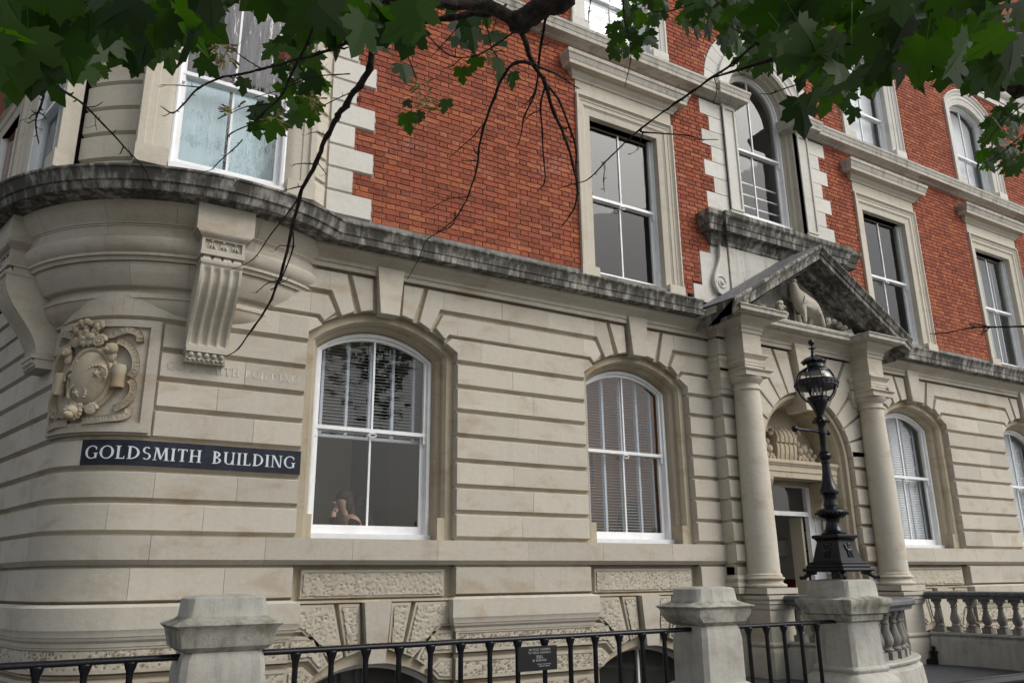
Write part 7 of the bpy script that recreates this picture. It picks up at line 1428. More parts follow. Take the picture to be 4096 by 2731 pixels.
LEAVES=[[-0.115,-6.76,2.707,0.15,-7,-22,0],[-0.165,-6.792,2.729,0.145,22,73,-49],[-0.086,-7.06,2.683,0.127,-66,12,11],[0.002,-6.688,2.994,0.163,9,-30,-21],[-0.159,-6.867,2.603,0.133,6,5,-4],[0.098,-7.015,2.794,0.133,1,15,26],[-0.071,-6.673,2.935,0.151,83,18,20],[-0.006,-6.621,2.958,0.154,4,-29,-7],[-0.154,-6.503,3.029,0.155,28,66,-18],[0.209,-6.705,2.939,0.154,25,56,2],[0.23,-6.9,2.908,0.141,20,-3,-2],[-0.127,-6.462,3.038,0.156,-16,20,-29],[-0.156,-6.623,2.812,0.14,-11,14,21],[0.27,-6.559,3.067,0.162,40,14,-40],[0.221,-6.702,2.904,0.148,-53,38,-19],[-0.069,-6.372,3.185,0.162,3,5,-2],[-0.049,-6.474,2.924,0.151,15,21,34],[0.054,-6.829,2.849,0.132,-49,19,14],[-0.098,-6.749,2.689,0.128,-8,-26,20],[0.028,-6.918,2.824,0.125,64,-22,43],[-0.181,-6.705,2.881,0.131,29,13,16],[0.035,-6.709,2.897,0.137,-18,10,9],[-0.269,-6.146,3.224,0.163,1,17,-4],[-0.147,-6.521,2.791,0.137,10,9,-31],[0.133,-6.48,3.023,0.152,-3,39,17],[-0.097,-6.584,2.874,0.134,-3,-14,-18],[0.015,-6.424,3.137,0.151,35,18,21],[0.207,-6.585,3.071,0.146,-7,8,-12],[-0.063,-6.617,2.863,0.129,-80,-39,-6],[0.705,-6.92,2.998,0.14,-45,-34,19],[-0.101,-6.39,2.906,0.14,8,19,-31],[1.882,-7.702,2.848,0.133,-26,-56,-1],[0.026,-6.466,2.991,0.141,-30,-23,60],[0.547,-6.503,3.274,0.161,-31,-21,-15],[2.01,-7.666,3.104,0.143,61,20,-6],[2.143,-7.466,3.069,0.157,-19,27,-25],[1.853,-7.406,3.224,0.153,9,-4,-23],[0.782,-6.82,3.126,0.147,-1,3,22],[1.886,-7.251,3.291,0.162,-19,-30,-13],[0.652,-6.735,3.071,0.144,-23,-23,25],[-0.139,-6.378,2.989,0.135,-89,22,31],[0.757,-6.556,3.361,0.16,35,-41,23],[2.163,-7.642,3.018,0.142,-8,-1,-51],[0.136,-6.68,2.933,0.125,-32,-7,-15],[2.191,-7.506,3.262,0.152,4,-16,19],[2.185,-7.63,3.145,0.142,77,-15,-58],[0.008,-6.05,3.291,0.157,10,2,54],[2.29,-7.654,3.047,0.142,-13,7,8],[1.886,-7.373,2.986,0.142,-7,0,19],[-0.189,-5.878,3.346,0.159,-46,-23,-10],[2.154,-7.495,3.259,0.147,-31,5,12],[0.095,-6.423,3.204,0.137,31,20,-3],[1.851,-7.333,3.049,0.142,-22,-48,-7],[1.875,-7.583,3.091,0.131,12,19,7],[2.526,-7.464,3.14,0.157,47,21,-13],[1.895,-7.421,3.124,0.139,-2,-47,10],[-0.233,-5.818,3.393,0.158,-11,3,-25],[0.278,-6.391,3.242,0.142,-29,-38,22],[0.842,-6.367,3.401,0.162,-10,-3,35],[1.862,-7.136,3.351,0.154,-59,-43,-23],[1.882,-7.26,3.316,0.148,-49,10,-5],[1.845,-7.274,3.07,0.142,-44,16,-41],[2.126,-7.693,3.157,0.131,71,25,-5],[1.812,-7.45,2.889,0.129,58,34,-39],[-0.253,-6.169,3.131,0.134,-7,5,7],[1.773,-7.367,3.085,0.134,51,-16,-2],[0.217,-5.916,3.426,0.163,4,-2,5],[2.076,-7.021,3.391,0.163,44,-14,23],[-0.184,-5.9,3.169,0.147,78,-7,20],[2.353,-7.598,3.054,0.138,6,13,-8],[0.61,-6.602,3.202,0.137,58,-7,11],[2.236,-7.527,3.143,0.139,1,34,-16],[1.982,-7.118,3.41,0.155,-35,-47,11],[-0.038,-6.277,3.15,0.132,-1,0,-7],[-0.103,-6.201,3.17,0.134,65,-18,62],[2.598,-7.244,3.424,0.165,11,15,14],[0.089,-6.381,3.097,0.129,-2,-7,-27],[0.08,-6.139,3.187,0.141,-33,-19,-1],[-0.034,-6.107,3.176,0.139,-12,-7,-16],[2.55,-7.354,3.253,0.155,-7,-7,22],[2.41,-7.336,3.407,0.154,-33,8,-18],[-0.223,-5.862,3.417,0.148,15,0,-27],[0.81,-6.541,3.311,0.144,-5,45,-56],[-0.25,-5.888,3.235,0.143,-48,-43,-19],[2.414,-7.208,3.531,0.161,-52,-21,0],[0.24,-6.013,3.524,0.155,33,-11,18],[-0.078,-5.932,3.219,0.145,98,12,-14],[0.113,-6.202,3.155,0.137,5,-17,21],[0.155,-6.302,3.244,0.135,-6,-12,29],[2.32,-7.576,3.065,0.134,-59,6,3],[2.054,-7.105,3.059,0.147,15,-13,-1],[2.547,-7.203,3.582,0.164,-24,22,-24],[1.794,-7.319,3.058,0.129,67,15,38],[1.956,-7.18,3.255,0.142,42,-1,21],[-0.282,-5.82,3.402,0.144,36,-7,0],[0.542,-6.098,3.567,0.156,55,3,6],[2.214,-7.37,3.139,0.138,13,-19,-17],[0.751,-6.183,3.481,0.156,-37,11,-46],[2.265,-7.622,3.096,0.127,29,-3,-6],[2.848,-7.273,3.587,0.165,29,14,-18],[0.4,-6.116,3.57,0.149,9,15,-7],[0.774,-6.08,3.677,0.162,-48,35,8],[2.191,-7.405,3.254,0.135,-20,3,1],[0.235,-6.251,3.248,0.133,51,0,10],[0.591,-6.159,3.629,0.152,11,-24,-22],[0.617,-6.273,3.551,0.146,43,78,17],[-0.085,-5.794,3.202,0.143,40,33,3],[2.024,-7.353,3.141,0.13,-21,14,3],[2.263,-7.562,3.207,0.128,1,-15,2],[0.823,-6.537,3.276,0.135,-41,-1,-4],[1.984,-7.193,3.067,0.134,-6,25,55],[2.892,-7.421,3.513,0.154,92,-16,32],[0.951,-6.13,3.794,0.162,47,26,2],[0.105,-6.262,3.224,0.126,-63,23,-18],[2.487,-7.172,3.629,0.154,-13,-7,30],[2.659,-7.265,3.322,0.15,-11,39,18],[2.635,-7.525,3.432,0.14,27,8,56],[0.775,-6.162,3.479,0.15,10,-39,24],[2.484,-7.175,3.406,0.15,104,17,12],[1.086,-6.21,3.771,0.159,46,18,-7],[2.255,-7.132,3.356,0.144,63,10,4],[0.047,-5.863,3.38,0.141,46,-28,60],[0.822,-6.351,3.457,0.141,-34,5,6],[3.003,-7.424,3.625,0.154,65,6,-22],[2.638,-7.119,3.711,0.158,-3,-5,3],[2.275,-7.222,3.25,0.138,-52,-29,-2],[2.246,-7.353,3.266,0.132,-61,-14,17],[2.875,-7.435,3.316,0.145,-59,30,-14],[2.416,-6.923,3.756,0.16,41,-9,32],[2.057,-7.325,3.39,0.129,22,-28,-27],[2.495,-6.965,3.505,0.156,-3,8,6],[0.987,-6.018,3.788,0.161,-21,-32,37],[2.49,-7.418,3.418,0.136,-60,8,-4],[0.733,-6.459,3.412,0.131,33,39,1],[0.706,-6.028,3.583,0.15,-47,-22,9],[2.845,-7.156,3.65,0.158,-13,-21,1],[1.036,-6.084,3.75,0.158,41,0,7],[2.297,-7.385,3.295,0.13,-40,13,-2],[2.591,-7.061,3.627,0.155,42,46,-44],[3.023,-7.39,3.752,0.154,45,-11,10],[1.989,-7.249,3.32,0.128,11,-1,-17],[0.951,-6.385,3.392,0.137,0,22,1],[3.108,-7.195,3.857,0.163,52,-41,48],[2.735,-7.428,3.531,0.14,32,24,-25],[2.712,-7.331,3.291,0.14,-23,38,-26],[2.528,-7.149,3.545,0.146,3,2,-22],[2.656,-7.442,3.229,0.133,-45,19,-5],[0.661,-6.331,3.474,0.132,46,10,20],[0.212,-5.417,3.695,0.16,20,-11,13],[1.001,-6.151,3.772,0.151,80,30,-19],[2.322,-6.96,3.52,0.147,-17,-22,-17],[0.565,-6.369,3.321,0.125,-42,-31,16],[2.612,-7.129,3.459,0.146,-16,4,40],[0.892,-6.009,3.846,0.154,7,43,14],[3.196,-7.2,3.899,0.163,13,-22,0],[0.833,-5.769,4.001,0.164,9,-23,-9],[2.486,-7.072,3.682,0.148,-8,-13,-14],[1.079,-6.18,3.732,0.15,29,40,10],[2.525,-7.519,3.218,0.125,-68,-44,-35],[0.711,-5.672,3.957,0.164,-30,-18,-13],[2.548,-7.467,3.484,0.131,-13,33,0],[2.317,-6.878,3.528,0.149,-15,5,9],[3.251,-7.285,3.681,0.157,-75,16,-19],[3.165,-7.346,3.65,0.152,43,32,-2],[2.483,-7.35,3.306,0.131,-30,-21,1],[1.984,-7.147,3.42,0.128,21,-12,28],[2.813,-7.372,3.542,0.139,27,14,46],[0.821,-5.643,3.95,0.164,14,-10,41],[2.635,-6.781,3.605,0.158,-10,12,28],[0.615,-5.657,3.971,0.158,-24,-21,0],[2.338,-6.963,3.651,0.144,-5,-24,15],[2.645,-6.733,3.518,0.158,5,-24,-54],[2.111,-7.145,3.145,0.125,-63,-33,20],[2.843,-6.823,3.678,0.161,-60,-20,49],[0.965,-5.711,3.969,0.163,-39,4,30],[2.111,-7.042,3.311,0.13,-2,-10,-35],[2.853,-7.068,3.498,0.148,5,-48,28],[0.925,-6.441,3.564,0.128,7,-17,0],[2.691,-7.227,3.59,0.139,-35,11,-51],[0.497,-5.963,3.676,0.137,-48,-12,25],[2.585,-7.225,3.671,0.137,-3,-17,-29],[3.107,-7.344,3.406,0.141,31,-6,-37],[2.135,-7.017,3.467,0.131,-44,-25,24],[2.09,-7.069,3.472,0.128,-9,5,-4],[2.871,-6.838,3.619,0.155,15,25,23],[0.712,-5.968,3.758,0.14,-42,43,-15],[1.034,-5.874,3.732,0.15,0,-50,66],[2.433,-6.848,3.498,0.142,-2,-6,-3],[2.939,-6.591,3.682,0.164,-5,-3,-9],[3.45,-7.035,3.994,0.162,-36,-9,-8],[3.078,-7.191,3.661,0.144,43,-5,28],[2.957,-6.7,4.004,0.163,-20,29,-17],[2.707,-6.869,3.643,0.147,23,-6,-63],[2.627,-6.818,3.989,0.151,-19,-23,38],[2.481,-7.154,3.683,0.132,-1,-2,15],[2.858,-6.895,3.75,0.15,1,-19,41],[2.532,-7.1,3.385,0.131,47,-3,-1],[2.621,-6.754,3.859,0.151,-27,-42,-37],[2.65,-7.232,3.414,0.129,1,-35,7],[2.572,-6.899,3.876,0.144,-14,-1,-14],[2.929,-7.111,3.539,0.14,36,-20,-5],[3.388,-7.058,3.745,0.154,22,25,17],[2.906,-7.395,3.476,0.128,-12,-20,2],[3.621,-7.056,3.786,0.159,60,10,-10],[3.206,-6.743,3.829,0.161,84,44,-8],[3.049,-7.139,3.937,0.144,13,-3,25],[0.869,-5.645,3.901,0.149,-88,-17,4],[3.014,-7.278,3.439,0.132,10,48,36],[0.854,-5.385,4.036,0.159,0,-8,-15],[2.497,-7.027,3.684,0.132,-66,7,0],[0.759,-5.322,4.127,0.159,-37,-23,-53],[2.355,-6.795,3.736,0.137,-2,15,7],[0.984,-5.559,4.147,0.155,-16,3,16],[2.8,-7.228,3.579,0.129,-10,-19,11],[2.717,-6.823,3.913,0.145,-39,31,-44],[3.707,-7.114,4.073,0.155,35,-17,34],[0.618,-5.403,4.181,0.148,-61,24,-21],[2.912,-6.64,3.77,0.146,11,14,3],[-0.292,-4.52,3.835,0.151,-10,31,19],[2.899,-6.865,4.016,0.14,13,-34,-10],[3.251,-6.444,4.256,0.162,14,-17,4],[3.065,-7.122,3.807,0.131,-45,27,6],[1.758,-5.609,4.199,0.157,30,-25,33],[2.759,-6.925,3.54,0.127,0,22,-4],[-0.004,-4.853,3.844,0.14,-30,13,17],[1.05,-4.783,4.047,0.162,-47,17,-21],[0.943,-5.194,3.909,0.146,-46,7,8],[1.107,-5.235,4.253,0.151,29,11,-2],[0.569,-4.566,4.261,0.159,50,7,13],[0.148,-4.953,4.075,0.136,-32,3,-32],[0.329,-5.05,3.921,0.133,18,9,-4],[0.813,-5.14,4.067,0.139,-21,24,47],[3.965,-6.698,4.074,0.149,0,17,1],[-0.273,-4.448,3.933,0.138,-26,-7,19],[0.235,-4.106,4.557,0.162,-47,-52,5],[-0.338,-4.531,4.171,0.136,-20,15,38],[3.9,-6.966,3.835,0.136,0,-23,-2],[0.894,-4.727,3.887,0.148,0,20,-11],[1.651,-5.825,3.853,0.129,0,-27,19],[1.61,-5.622,4.219,0.137,43,-8,18],[0.155,-4.167,4.427,0.155,-41,28,23],[2.807,-6.231,4.205,0.139,40,-23,20],[3.789,-6.122,4.25,0.158,0,33,28],[0.557,-4.265,4.582,0.156,-70,-34,13],[1.788,-5.029,4.814,0.157,17,22,27],[1.573,-5.706,4.075,0.128,16,-21,1],[1.559,-4.914,4.367,0.152,5,-22,27],[3.439,-5.835,4.722,0.158,47,20,12],[-0.218,-4.634,4.118,0.125,-4,3,16],[1.874,-4.969,4.725,0.154,-9,-19,49],[0.001,-3.559,4.835,0.162,-45,19,14],[1.749,-5.533,4.399,0.134,25,-12,-20],[1.16,-4.37,4.753,0.158,-8,30,10],[3.166,-5.941,4.47,0.146,73,-24,-5],[2.02,-4.724,4.853,0.163,43,-9,4],[1.111,-4.251,4.328,0.156,-46,-35,40],[0.875,-4.481,4.059,0.143,-21,-22,-19],[1.941,-5.187,4.783,0.147,93,-25,-5],[3.071,-6.129,4.204,0.135,-14,27,20],[1.048,-4.191,4.848,0.155,-66,7,-15],[0.995,-4.722,3.974,0.132,-36,21,27],[3.121,-6.131,4.249,0.131,24,0,27],[2.942,-5.953,4.707,0.136,0,-8,18],[0.584,-4.23,4.598,0.142,0,-45,30],[2.086,-4.802,5.024,0.153,-9,49,20],[1.114,-3.748,4.498,0.159,-3,-28,-11],[3.066,-6.196,4.355,0.127,0,-13,-30],[0.836,-4.708,3.985,0.127,31,-39,16],[1.099,-4.637,4.376,0.135,-37,-2,-3],[3.555,-5.425,5.226,0.159,23,6,-3],[1.154,-4.195,4.857,0.15,30,14,-28],[1.352,-3.775,4.761,0.162,0,32,-58],[1.151,-3.547,4.76,0.164,-58,22,25],[0.97,-4.135,4.78,0.147,-29,41,18],[-0.393,-2.682,5.18,0.165,98,36,36],[1.765,-4.485,4.328,0.146,10,11,20],[3.42,-5.447,5.068,0.153,-17,-20,39],[3.519,-5.406,5.067,0.155,57,-11,-23],[1.181,-3.641,4.865,0.16,-81,3,-34],[1.263,-3.741,4.928,0.159,-14,-49,38],[1.405,-3.649,5.17,0.165,3,-15,48],[3.239,-6.092,4.323,0.127,-1,-37,-8],[-0.167,-2.998,4.846,0.155,16,46,-19],[0.076,-2.879,5.067,0.163,-28,0,6],[1.26,-4.266,4.546,0.143,-37,-4,-21],[2.91,-5.842,4.738,0.13,-22,42,22],[2.032,-4.871,4.605,0.139,0,-14,-28],[3.475,-5.71,4.615,0.14,-37,-51,-25],[3.838,-5.372,5.402,0.159,72,3,8],[3.272,-5.436,4.985,0.143,22,-48,-4],[-0.382,-2.753,5.017,0.153,-29,0,-16],[3.582,-5.654,4.906,0.141,-50,11,-38],[1.286,-3.776,4.682,0.148,10,39,-22],[3.58,-5.437,5.342,0.147,-11,4,-18],[3.877,-4.939,5.507,0.163,-16,-17,33],[3.308,-5.877,4.533,0.127,-18,8,19],[4.394,-5.181,5.371,0.163,-24,17,-1],[3.077,-5.704,4.794,0.127,3,-4,-20],[0.634,-2.821,5.62,0.163,20,-80,-49],[3.993,-5.041,5.574,0.158,21,19,-3],[1.096,-3.977,4.768,0.137,38,25,24],[4.261,-5.121,5.417,0.158,-30,30,1],[4.198,-5.276,5.612,0.155,55,10,-42],[3.998,-4.928,5.706,0.16,-50,15,49],[1.163,-4.006,4.917,0.137,16,-5,19],[4.292,-4.919,5.94,0.164,52,-13,22],[1.342,-3.495,5.261,0.151,-52,-9,-19],[3.771,-5.287,5.131,0.143,-13,-25,29],[3.898,-5.328,5.312,0.145,-14,-19,12],[4.278,-5.017,5.73,0.157,-30,-58,17],[3.734,-4.618,5.573,0.157,36,20,44],[0.332,-2.645,5.316,0.153,-16,-31,6],[1.229,-2.762,5.009,0.159,20,17,-5],[3.676,-5.485,5.337,0.135,-20,21,17],[2.721,-4.177,5.143,0.148,-15,29,-7],[5.281,-6.228,4.468,0.133,2,-27,24],[1.313,-3.542,5.138,0.142,35,14,2],[3.48,-5.471,5.224,0.13,90,-1,-21],[3.859,-5.238,5.415,0.14,-50,2,-31],[3.066,-5.342,5.156,0.126,33,-12,-26],[1.046,-3.049,5.175,0.147,0,-31,-3],[4.579,-4.949,5.647,0.155,-8,-43,23],[4.449,-4.795,6.02,0.159,69,22,-69],[1.189,-2.959,4.89,0.148,36,42,24],[3.703,-4.598,5.941,0.152,5,-42,-37],[4.314,-4.852,6.028,0.154,-5,-6,-12],[2.537,-3.18,5.372,0.161,10,34,-71],[2.425,-3.943,5.217,0.143,10,24,-1],[4.051,-5.152,5.564,0.141,-14,19,6],[1.501,-3.301,4.903,0.142,0,8,1],[5.821,-4.846,5.463,0.165,-10,0,-2],[3.398,-5.336,5.246,0.126,-17,-14,-11],[3.951,-4.438,6.197,0.155,-36,42,-2],[2.7,-3.11,5.504,0.161,-10,12,18],[4.677,-4.573,6.154,0.16,-16,-3,13],[1.496,-2.975,5.323,0.147,-38,-22,-10],[6.461,-5.579,4.807,0.151,32,-5,-4],[3.122,-5.06,5.332,0.126,10,-52,6],[3.557,-4.616,5.503,0.14,-11,23,-23],[3.944,-4.138,6.181,0.157,-16,-16,-32],[4.145,-4.74,5.939,0.146,27,36,-25],[1.333,-3.365,5.092,0.134,-2,-15,-13],[3.921,-5.388,5.322,0.127,-54,-30,17],[4.92,-4.709,6.408,0.157,-20,-5,6],[4.798,-4.667,6.304,0.155,-5,10,-5],[6.165,-5.936,4.576,0.136,-33,27,7],[6.02,-5.927,4.559,0.134,43,-15,-39],[4.092,-4.849,5.895,0.14,-11,26,-28],[6.262,-5.724,4.973,0.142,4,50,41],[4.248,-4.883,5.636,0.139,9,-16,-15],[3.946,-4.967,5.808,0.135,11,20,41],[4.626,-4.166,6.686,0.162,70,9,7],[3.23,-4.767,5.306,0.127,-27,22,-23],[3.98,-4.717,5.975,0.14,-56,15,-8],[3.743,-4.477,5.889,0.14,-53,15,-51],[3.51,-4.437,5.705,0.137,29,9,-15],[3.947,-5.127,5.566,0.128,40,19,8],[4.586,-4.996,5.411,0.136,-52,14,5],[4.383,-3.679,6.729,0.164,34,31,-3],[6.218,-5.93,4.889,0.133,2,-21,18],[4.96,-4.743,6.374,0.149,23,29,-16],[4.336,-5.057,5.919,0.134,-20,30,33],[3.599,-4.781,5.589,0.128,48,12,54],[3.93,-4.092,5.884,0.145,-15,33,35],[5.269,-4.028,6.423,0.163,7,21,27],[3.865,-4.346,6.218,0.141,40,42,-41],[7.068,-5.592,5.097,0.145,1,-43,17],[7.442,-5.448,5.702,0.154,41,-45,19],[4.924,-3.813,6.796,0.162,51,21,7],[3.586,-4.561,5.616,0.128,37,12,22],[4.588,-4.873,6.016,0.135,45,20,11],[7.965,-5.019,5.561,0.164,-8,50,22],[3.736,-4.415,5.604,0.13,-9,25,-21],[4.423,-4.846,5.528,0.129,-45,17,-23],[4.7,-3.487,6.68,0.16,36,46,-26],[3.601,-4.318,5.648,0.129,6,-12,35],[7.091,-5.446,5.552,0.144,-23,-9,-1],[6.263,-5.746,4.777,0.126,-43,-16,31],[7.19,-5.396,5.029,0.142,-56,16,-5],[4.484,-3.9,6.559,0.148,27,4,10],[6.584,-5.549,5.01,0.133,-36,-32,-2],[6.428,-5.547,4.887,0.13,45,56,25],[4.329,-4.806,5.996,0.127,-32,48,13],[4.096,-4.226,6.009,0.134,44,24,20],[4.559,-3.265,6.778,0.158,41,52,-35],[4.919,-3.978,6.629,0.149,-71,12,-25],[7.201,-5.535,5.089,0.137,7,34,-15],[6.508,-5.657,5.209,0.128,7,-9,-9],[4.137,-4.016,6.094,0.135,30,-64,-11],[7.055,-5.511,5.321,0.135,1,-33,-11],[8.075,-4.913,6.015,0.157,-84,42,-21],[4.617,-4.605,6.036,0.129,-12,-3,-17],[6.871,-5.424,5.386,0.134,59,24,-7],[4.689,-3.061,6.776,0.157,35,2,18],[7.055,-5.647,5.122,0.13,-15,-9,-14],[4.577,-3.57,6.784,0.147,-3,22,9],[7.82,-5.287,5.303,0.143,4,-4,16],[7.997,-4.925,5.591,0.151,14,-29,2],[4.794,-3.259,7.384,0.156,-25,2,25],[7.497,-5.321,5.345,0.139,-25,17,12],[5.053,-2.548,7.251,0.165,-19,14,2],[4.154,-4.27,6.291,0.126,8,-16,-20],[7.878,-4.991,5.75,0.146,24,53,-3],[4.206,-3.682,6.508,0.136,-53,-27,-2],[7.113,-5.521,5.573,0.13,-20,50,9],[4.19,-3.796,6.361,0.133,73,1,28],[7.079,-5.641,5.398,0.126,28,-11,-35],[3.957,-4.064,6.156,0.125,-18,-3,5],[4.375,-3.908,6.744,0.133,-26,18,-29],[7.206,-5.335,5.074,0.128,-29,-5,-14],[8.953,-4.696,6.209,0.158,1,-25,-65],[8.453,-4.925,6.27,0.15,53,-17,-8],[5.013,-2.869,7.425,0.155,5,-39,6],[4.758,-3.427,7.074,0.143,38,-50,11],[8.253,-4.98,5.904,0.145,19,-19,19],[5.5,-2.936,7.827,0.159,39,18,0],[8.536,-4.762,6.165,0.151,44,-33,8],[7.94,-4.768,5.619,0.143,15,-40,14],[8.952,-4.773,5.792,0.15,55,-23,-1],[3.512,-0.789,6.899,0.164,0,-13,-1],[9.486,-4.26,6.227,0.163,-2,-49,1],[7.884,-5.062,5.577,0.135,9,-20,1],[7.341,-5.321,5.413,0.126,64,-46,18],[8.511,-5.048,6.05,0.142,44,-19,-11],[5.014,-2.771,7.161,0.149,-18,39,-49],[7.85,-5.232,5.541,0.131,-44,5,4],[8.141,-5.109,6.007,0.137,72,-27,54],[5.304,-2.487,7.91,0.158,46,58,-41],[9.398,-4.125,6.342,0.162,-31,-13,39],[5.383,-2.912,7.669,0.151,-34,-13,-33],[9.096,-4.346,6.472,0.156,-24,2,-46],[5.502,-2.75,7.771,0.154,-17,-1,-8],[7.851,-5.183,5.443,0.129,22,-14,-2],[7.711,-5.011,5.529,0.13,-15,45,-11],[9.042,-4.807,6.202,0.146,0,25,-5],[9.879,-4.252,6.956,0.163,38,3,33],[8.314,-4.681,5.999,0.14,-7,1,11],[8.61,-5.038,6.128,0.138,18,-15,-43],[5.248,-2.98,7.335,0.143,64,-28,66],[5.538,-2.873,7.725,0.148,-54,5,-7],[8.362,-4.9,5.653,0.134,-24,34,13],[9.758,-4.468,6.512,0.153,-49,6,-28],[10.455,-4.287,7.241,0.163,18,-42,-30],[8.468,-4.92,6.226,0.132,-28,11,27],[8.807,-4.628,6.539,0.139,-25,-15,-22],[9.984,-4.175,6.654,0.154,16,24,-27],[8.224,-4.978,6.119,0.128,-16,-28,-2],[8.911,-4.505,6.548,0.141,16,15,17],[4.983,-3.521,7.178,0.125,35,-27,8],[5.546,-2.606,7.87,0.143,28,6,4],[9.549,-4.347,6.821,0.147,32,12,53],[8.908,-4.458,6.45,0.137,-3,-17,-24],[8.515,-4.765,6.094,0.128,-52,-22,-5],[10.593,-4.084,7.267,0.156,-11,-18,-4],[10.175,-3.75,6.666,0.15,-72,16,-24],[3.627,-0.158,7.465,0.145,40,6,15]]
RED=[[0.389, -5.888, 3.642, 0.045], [0.368, -5.869, 3.623, 0.03], [0.66, -5.896, 3.54, 0.05], [1.067, -5.577, 3.665, 0.03]]
KEYS=[[0.428, -5.768, 3.578], [0.456, -5.775, 3.55], [1.388, -5.565, 3.773], [1.328, -5.652, 3.778], [1.489, -6.003, 3.802], [0.673, -5.721, 3.362], [0.539, -5.547, 3.448], [0.779, -5.81, 3.434]]

# ------------------------------------------------------------------ the maple overhead
tree = empty('maple_tree', 'maple tree with dark hanging leaves and bare twigs crossing the top of the view', 'tree', None)
for b in BRANCHES:
    mb = MB(); P = [Vector(q[:3]) for q in b]; R = [q[3] * (1 if b[0][3] > .04 else .62) for q in b]; Q = []; QR = []
    for i in range(len(P) - 1):
        a, c, d, e = P[max(i - 1, 0)], P[i], P[i + 1], P[min(i + 2, len(P) - 1)]
        for k in range(5):
            t = k / 5; v = .5 * ((2 * c) + (d - a) * t + (2 * a - 5 * c + 4 * d - e) * t * t + (3 * c - a - 3 * d + e) * t ** 3); r = R[i] + (R[i + 1] - R[i]) * t
            w = noise.noise_vector(v * 14) * r * .9
            Q.append(v + w); QR.append(r * (1 + .22 * noise.noise(v * 30)) * (1.25 if k == 0 and 0 < i else 1))
    Q.append(P[-1]); QR.append(R[-1] * .6)
    tube(mb, Q, QR, 10 if R[0] > .02 else 6); mb.build('branch', 'bark', tree, ang=60)
    if R[0] < .012:      # side buds
        mb = MB(); rr = random.Random(len(Q))
        for k in range(2, len(Q) - 1, 3):
            d = Vector((rr.uniform(-1, 1), rr.uniform(-1, 1), rr.uniform(-1, .6))).normalized(); L_ = rr.uniform(.008, .02) if rr.random() < .7 else rr.uniform(.03, .07)
            tube(mb, [Q[k], Q[k] + d * L_ * .6, Q[k] + d * L_ + Vector((0, 0, .3 * L_))], [QR[k] * .7, QR[k] * .6, QR[k] * .3], 5)
        if mb.v: mb.build('bud', 'bark', tree, kind='stuff')
mb = MB()
TX, TY = -1.9, -11.6
tube(mb, [(TX, TY, -.1), (TX + .02, TY, .4), (TX + .06, TY + .05, 2), (TX + .1, TY + .1, 3.6), (TX + .2, TY + .2, 5.2)], [.36, .29, .25, .23, .17], 14); mb.build('trunk', 'bark', tree, ang=60)
for bi, mids in ((0, [(-1.6, -11.0, 4.6), (-1.2, -9.2, 4.4)]), (1, [(-1.7, -11.2, 4.9), (-.6, -9.2, 4.5)]), (2, [(2.5, -7.0, 5.2)]), (52, [(-1.6, -11.4, 4.4), (1.5, -10.6, 4.6), (3.6, -9.0, 3.6)])):
    b = BRANCHES[bi]; end = Vector((b[-1] if bi == 2 else b[0])[:3]); r = (b[-1] if bi == 2 else b[0])[3]
    pts = [(TX + .15, TY + .15, 4.3)] + mids + [tuple(end)] if bi != 2 else mids + [(-1.2, -10.6, 5.3), (TX + .2, TY + .2, 5.1)]
    if bi == 2: pts = [tuple(end)] + pts
    mb = MB(); tube(mb, pts, [max(r, .09) if i < len(pts) - 1 else r for i in range(len(pts))] if bi != 2 else [r, .07, .1, .13], 10); mb.build('limb', 'bark', tree, ang=60)
HALF = [(0, 0), (.07, -.06), (.17, -.085), (.29, -.15), (.285, -.05), (.40, -.03), (.53, .025), (.44, .09), (.37, .165), (.47, .215), (.50, .33), (.61, .44), (.475, .46), (.415, .535), (.30, .50), (.205, .455), (.23, .60), (.295, .72), (.19, .765), (.13, .865), (0, 1.03)]
def leaf_geo(mb, T, var=0.0, simple_=False):
    H = HALF if not simple_ else [HALF[i] for i in (0, 3, 6, 8, 11, 15, 17, 20)]
    curl = .10 + var * .12; droop = .10 + var * .16
    f = lambda x, y: (x, y, -curl * abs(x) - droop * max(0, y) ** 2 + .05 * math.sin(9 * x + 5 * y + var * 9) * abs(x))
    mid = [(0, 1.03), (0, .68), (0, .34), (0, 0)]
    for sg in (-1, 1):
        vs = [T(*f(sg * x, y)) for x, y in H] + [T(*f(x, y)) for x, y in mid[1:3]]
        mb.add(vs, [tuple(range(len(vs)))])
    if not simple_:
        vs = [T(-.007, 0, 0), T(.007, 0, 0), T(.05, -.55, .12), T(.04, -.55, .12)]; mb.add(vs, [(0, 1, 2, 3)])
def leaf_frame(p, w, rot, t1, t2, rr):
    n = Vector((-.25 + rr.gauss(0, .25), -.80, -.42 + rr.gauss(0, .25))).normalized()
    tip = Vector((0, 0, -1)); tip = (tip - n * tip.dot(n)).normalized()
    m = Matrix.Rotation(math.radians(rot), 3, n); tip = m @ tip
    m = Matrix.Rotation(math.radians(t1), 3, tip); n = m @ n
    x = tip.cross(n); m = Matrix.Rotation(math.radians(t2), 3, x); n = m @ n; tip = m @ tip
    x = tip.cross(n).normalized(); s = w / 1.1
    return Matrix(((x.x * s, tip.x * s, n.x * s, p[0]), (x.y * s, tip.y * s, n.y * s, p[1]), (x.z * s, tip.z * s, n.z * s, p[2]), (0, 0, 0, 1)))
LM = []
for v in range(6):
    mb = MB(); leaf_geo(mb, lambda a, b, c: (a, b - .45, c), (v - 2.5) / 2.5); me = mb.mesh('leaf'); me.materials.append(M['leaf']); me.polygons.foreach_set('use_smooth', [True] * len(me.polygons)); LM.append(me)
rl = random.Random(21)
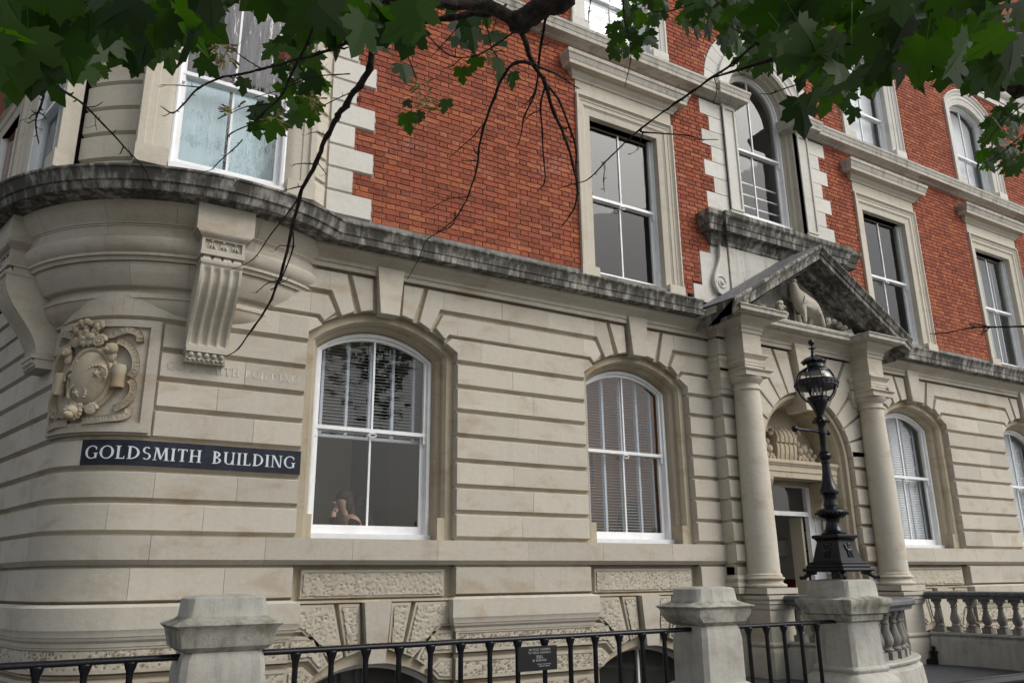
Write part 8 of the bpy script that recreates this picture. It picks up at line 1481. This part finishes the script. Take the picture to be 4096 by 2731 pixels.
for q in LEAVES[:298]:
    o = bpy.data.objects.new('leaf', rl.choice(LM)); COL.objects.link(o); o.parent = tree; o.matrix_world = leaf_frame(q[:3], q[3], q[4], q[5], q[6], rl)
mb = MB(); tint = []
def add_leaf(mtx, t, v, simple_=False):
    k = len(mb.v); leaf_geo(mb, lambda a, b, c: tuple(mtx @ Vector((a, b - .45, c))), v, simple_); tint.extend([t] * (len(mb.v) - k))
for q in LEAVES[298:]: add_leaf(leaf_frame(q[:3], q[3], q[4], q[5], q[6], rl), rl.random(), rl.uniform(-1, 1))
# the rest of the crown, above and behind the view
k = 0; tries = 0
while k < 3600 and tries < 60000:
    tries += 1
    a = rl.uniform(0, 2 * PI); e = rl.uniform(-.35, 1); rr_ = rl.uniform(.25, 1) ** .5
    c = Vector((1.2 + 7.8 * math.cos(a) * rr_, -10.2 + 5.2 * math.sin(a) * rr_, 6.6 + 3.6 * e * rr_ + 1.0 * rl.random()))
    if noise.noise(c * .55) < -.02: continue
    pr = project(c)
    if pr[2] > -.3 and (pr[2] < .6 or (-500 < pr[0] < 4600 and pr[1] > -320)): continue
    if (c - CP).length < 1.6: continue
    add_leaf(leaf_frame(c, rl.uniform(.17, .27), rl.uniform(-180, 180), rl.uniform(-60, 60), rl.uniform(-70, 70), rl), rl.random(), rl.uniform(-1, 1), True); k += 1
me = mb.mesh('foliage'); at = me.attributes.new('tint', 'FLOAT', 'POINT'); at.data.foreach_set('value', tint); link('foliage', me, 'leaf_attr', tree, False, kind='stuff')
def world(px, py, d): return CP + (_r * ((px - 2048) / 3230) - _u * ((py - 1365.5) / 3230) + _f) * d
for (x, y, z, w) in RED:
    mb = MB(); mtx = leaf_frame((x, y, z), w, rl.uniform(-60, 60), 20, 30, rl); leaf_geo(mb, lambda a, b, c: tuple(mtx @ Vector((a, b, c * 2.5)))); mb.build('turned_leaf', 'leaf_red', tree, smooth=False)
for (x, y, z) in KEYS:
    mb = MB()
    for i in range(9):
        a = rl.uniform(0, 2 * PI); b = rl.uniform(-1.2, .4); p = Vector((x, y, z)); d = Vector((math.cos(a) * math.cos(b), math.sin(a) * math.cos(b), math.sin(b)))
        tube(mb, [p, p + d * .03], .0012, 4); blob(mb, tuple(p + d * .034), (.006, .006, .006), 6, 5)
        s = d.cross(Vector((0, 0, 1))).normalized(); u = p + d * .034; mb.add([u, u + d * .012 + s * .012, u + d * .034 + s * .014, u + d * .036 + s * .002], [(0, 1, 2, 3)])
    mb.build('maple_keys', 'seed', tree)
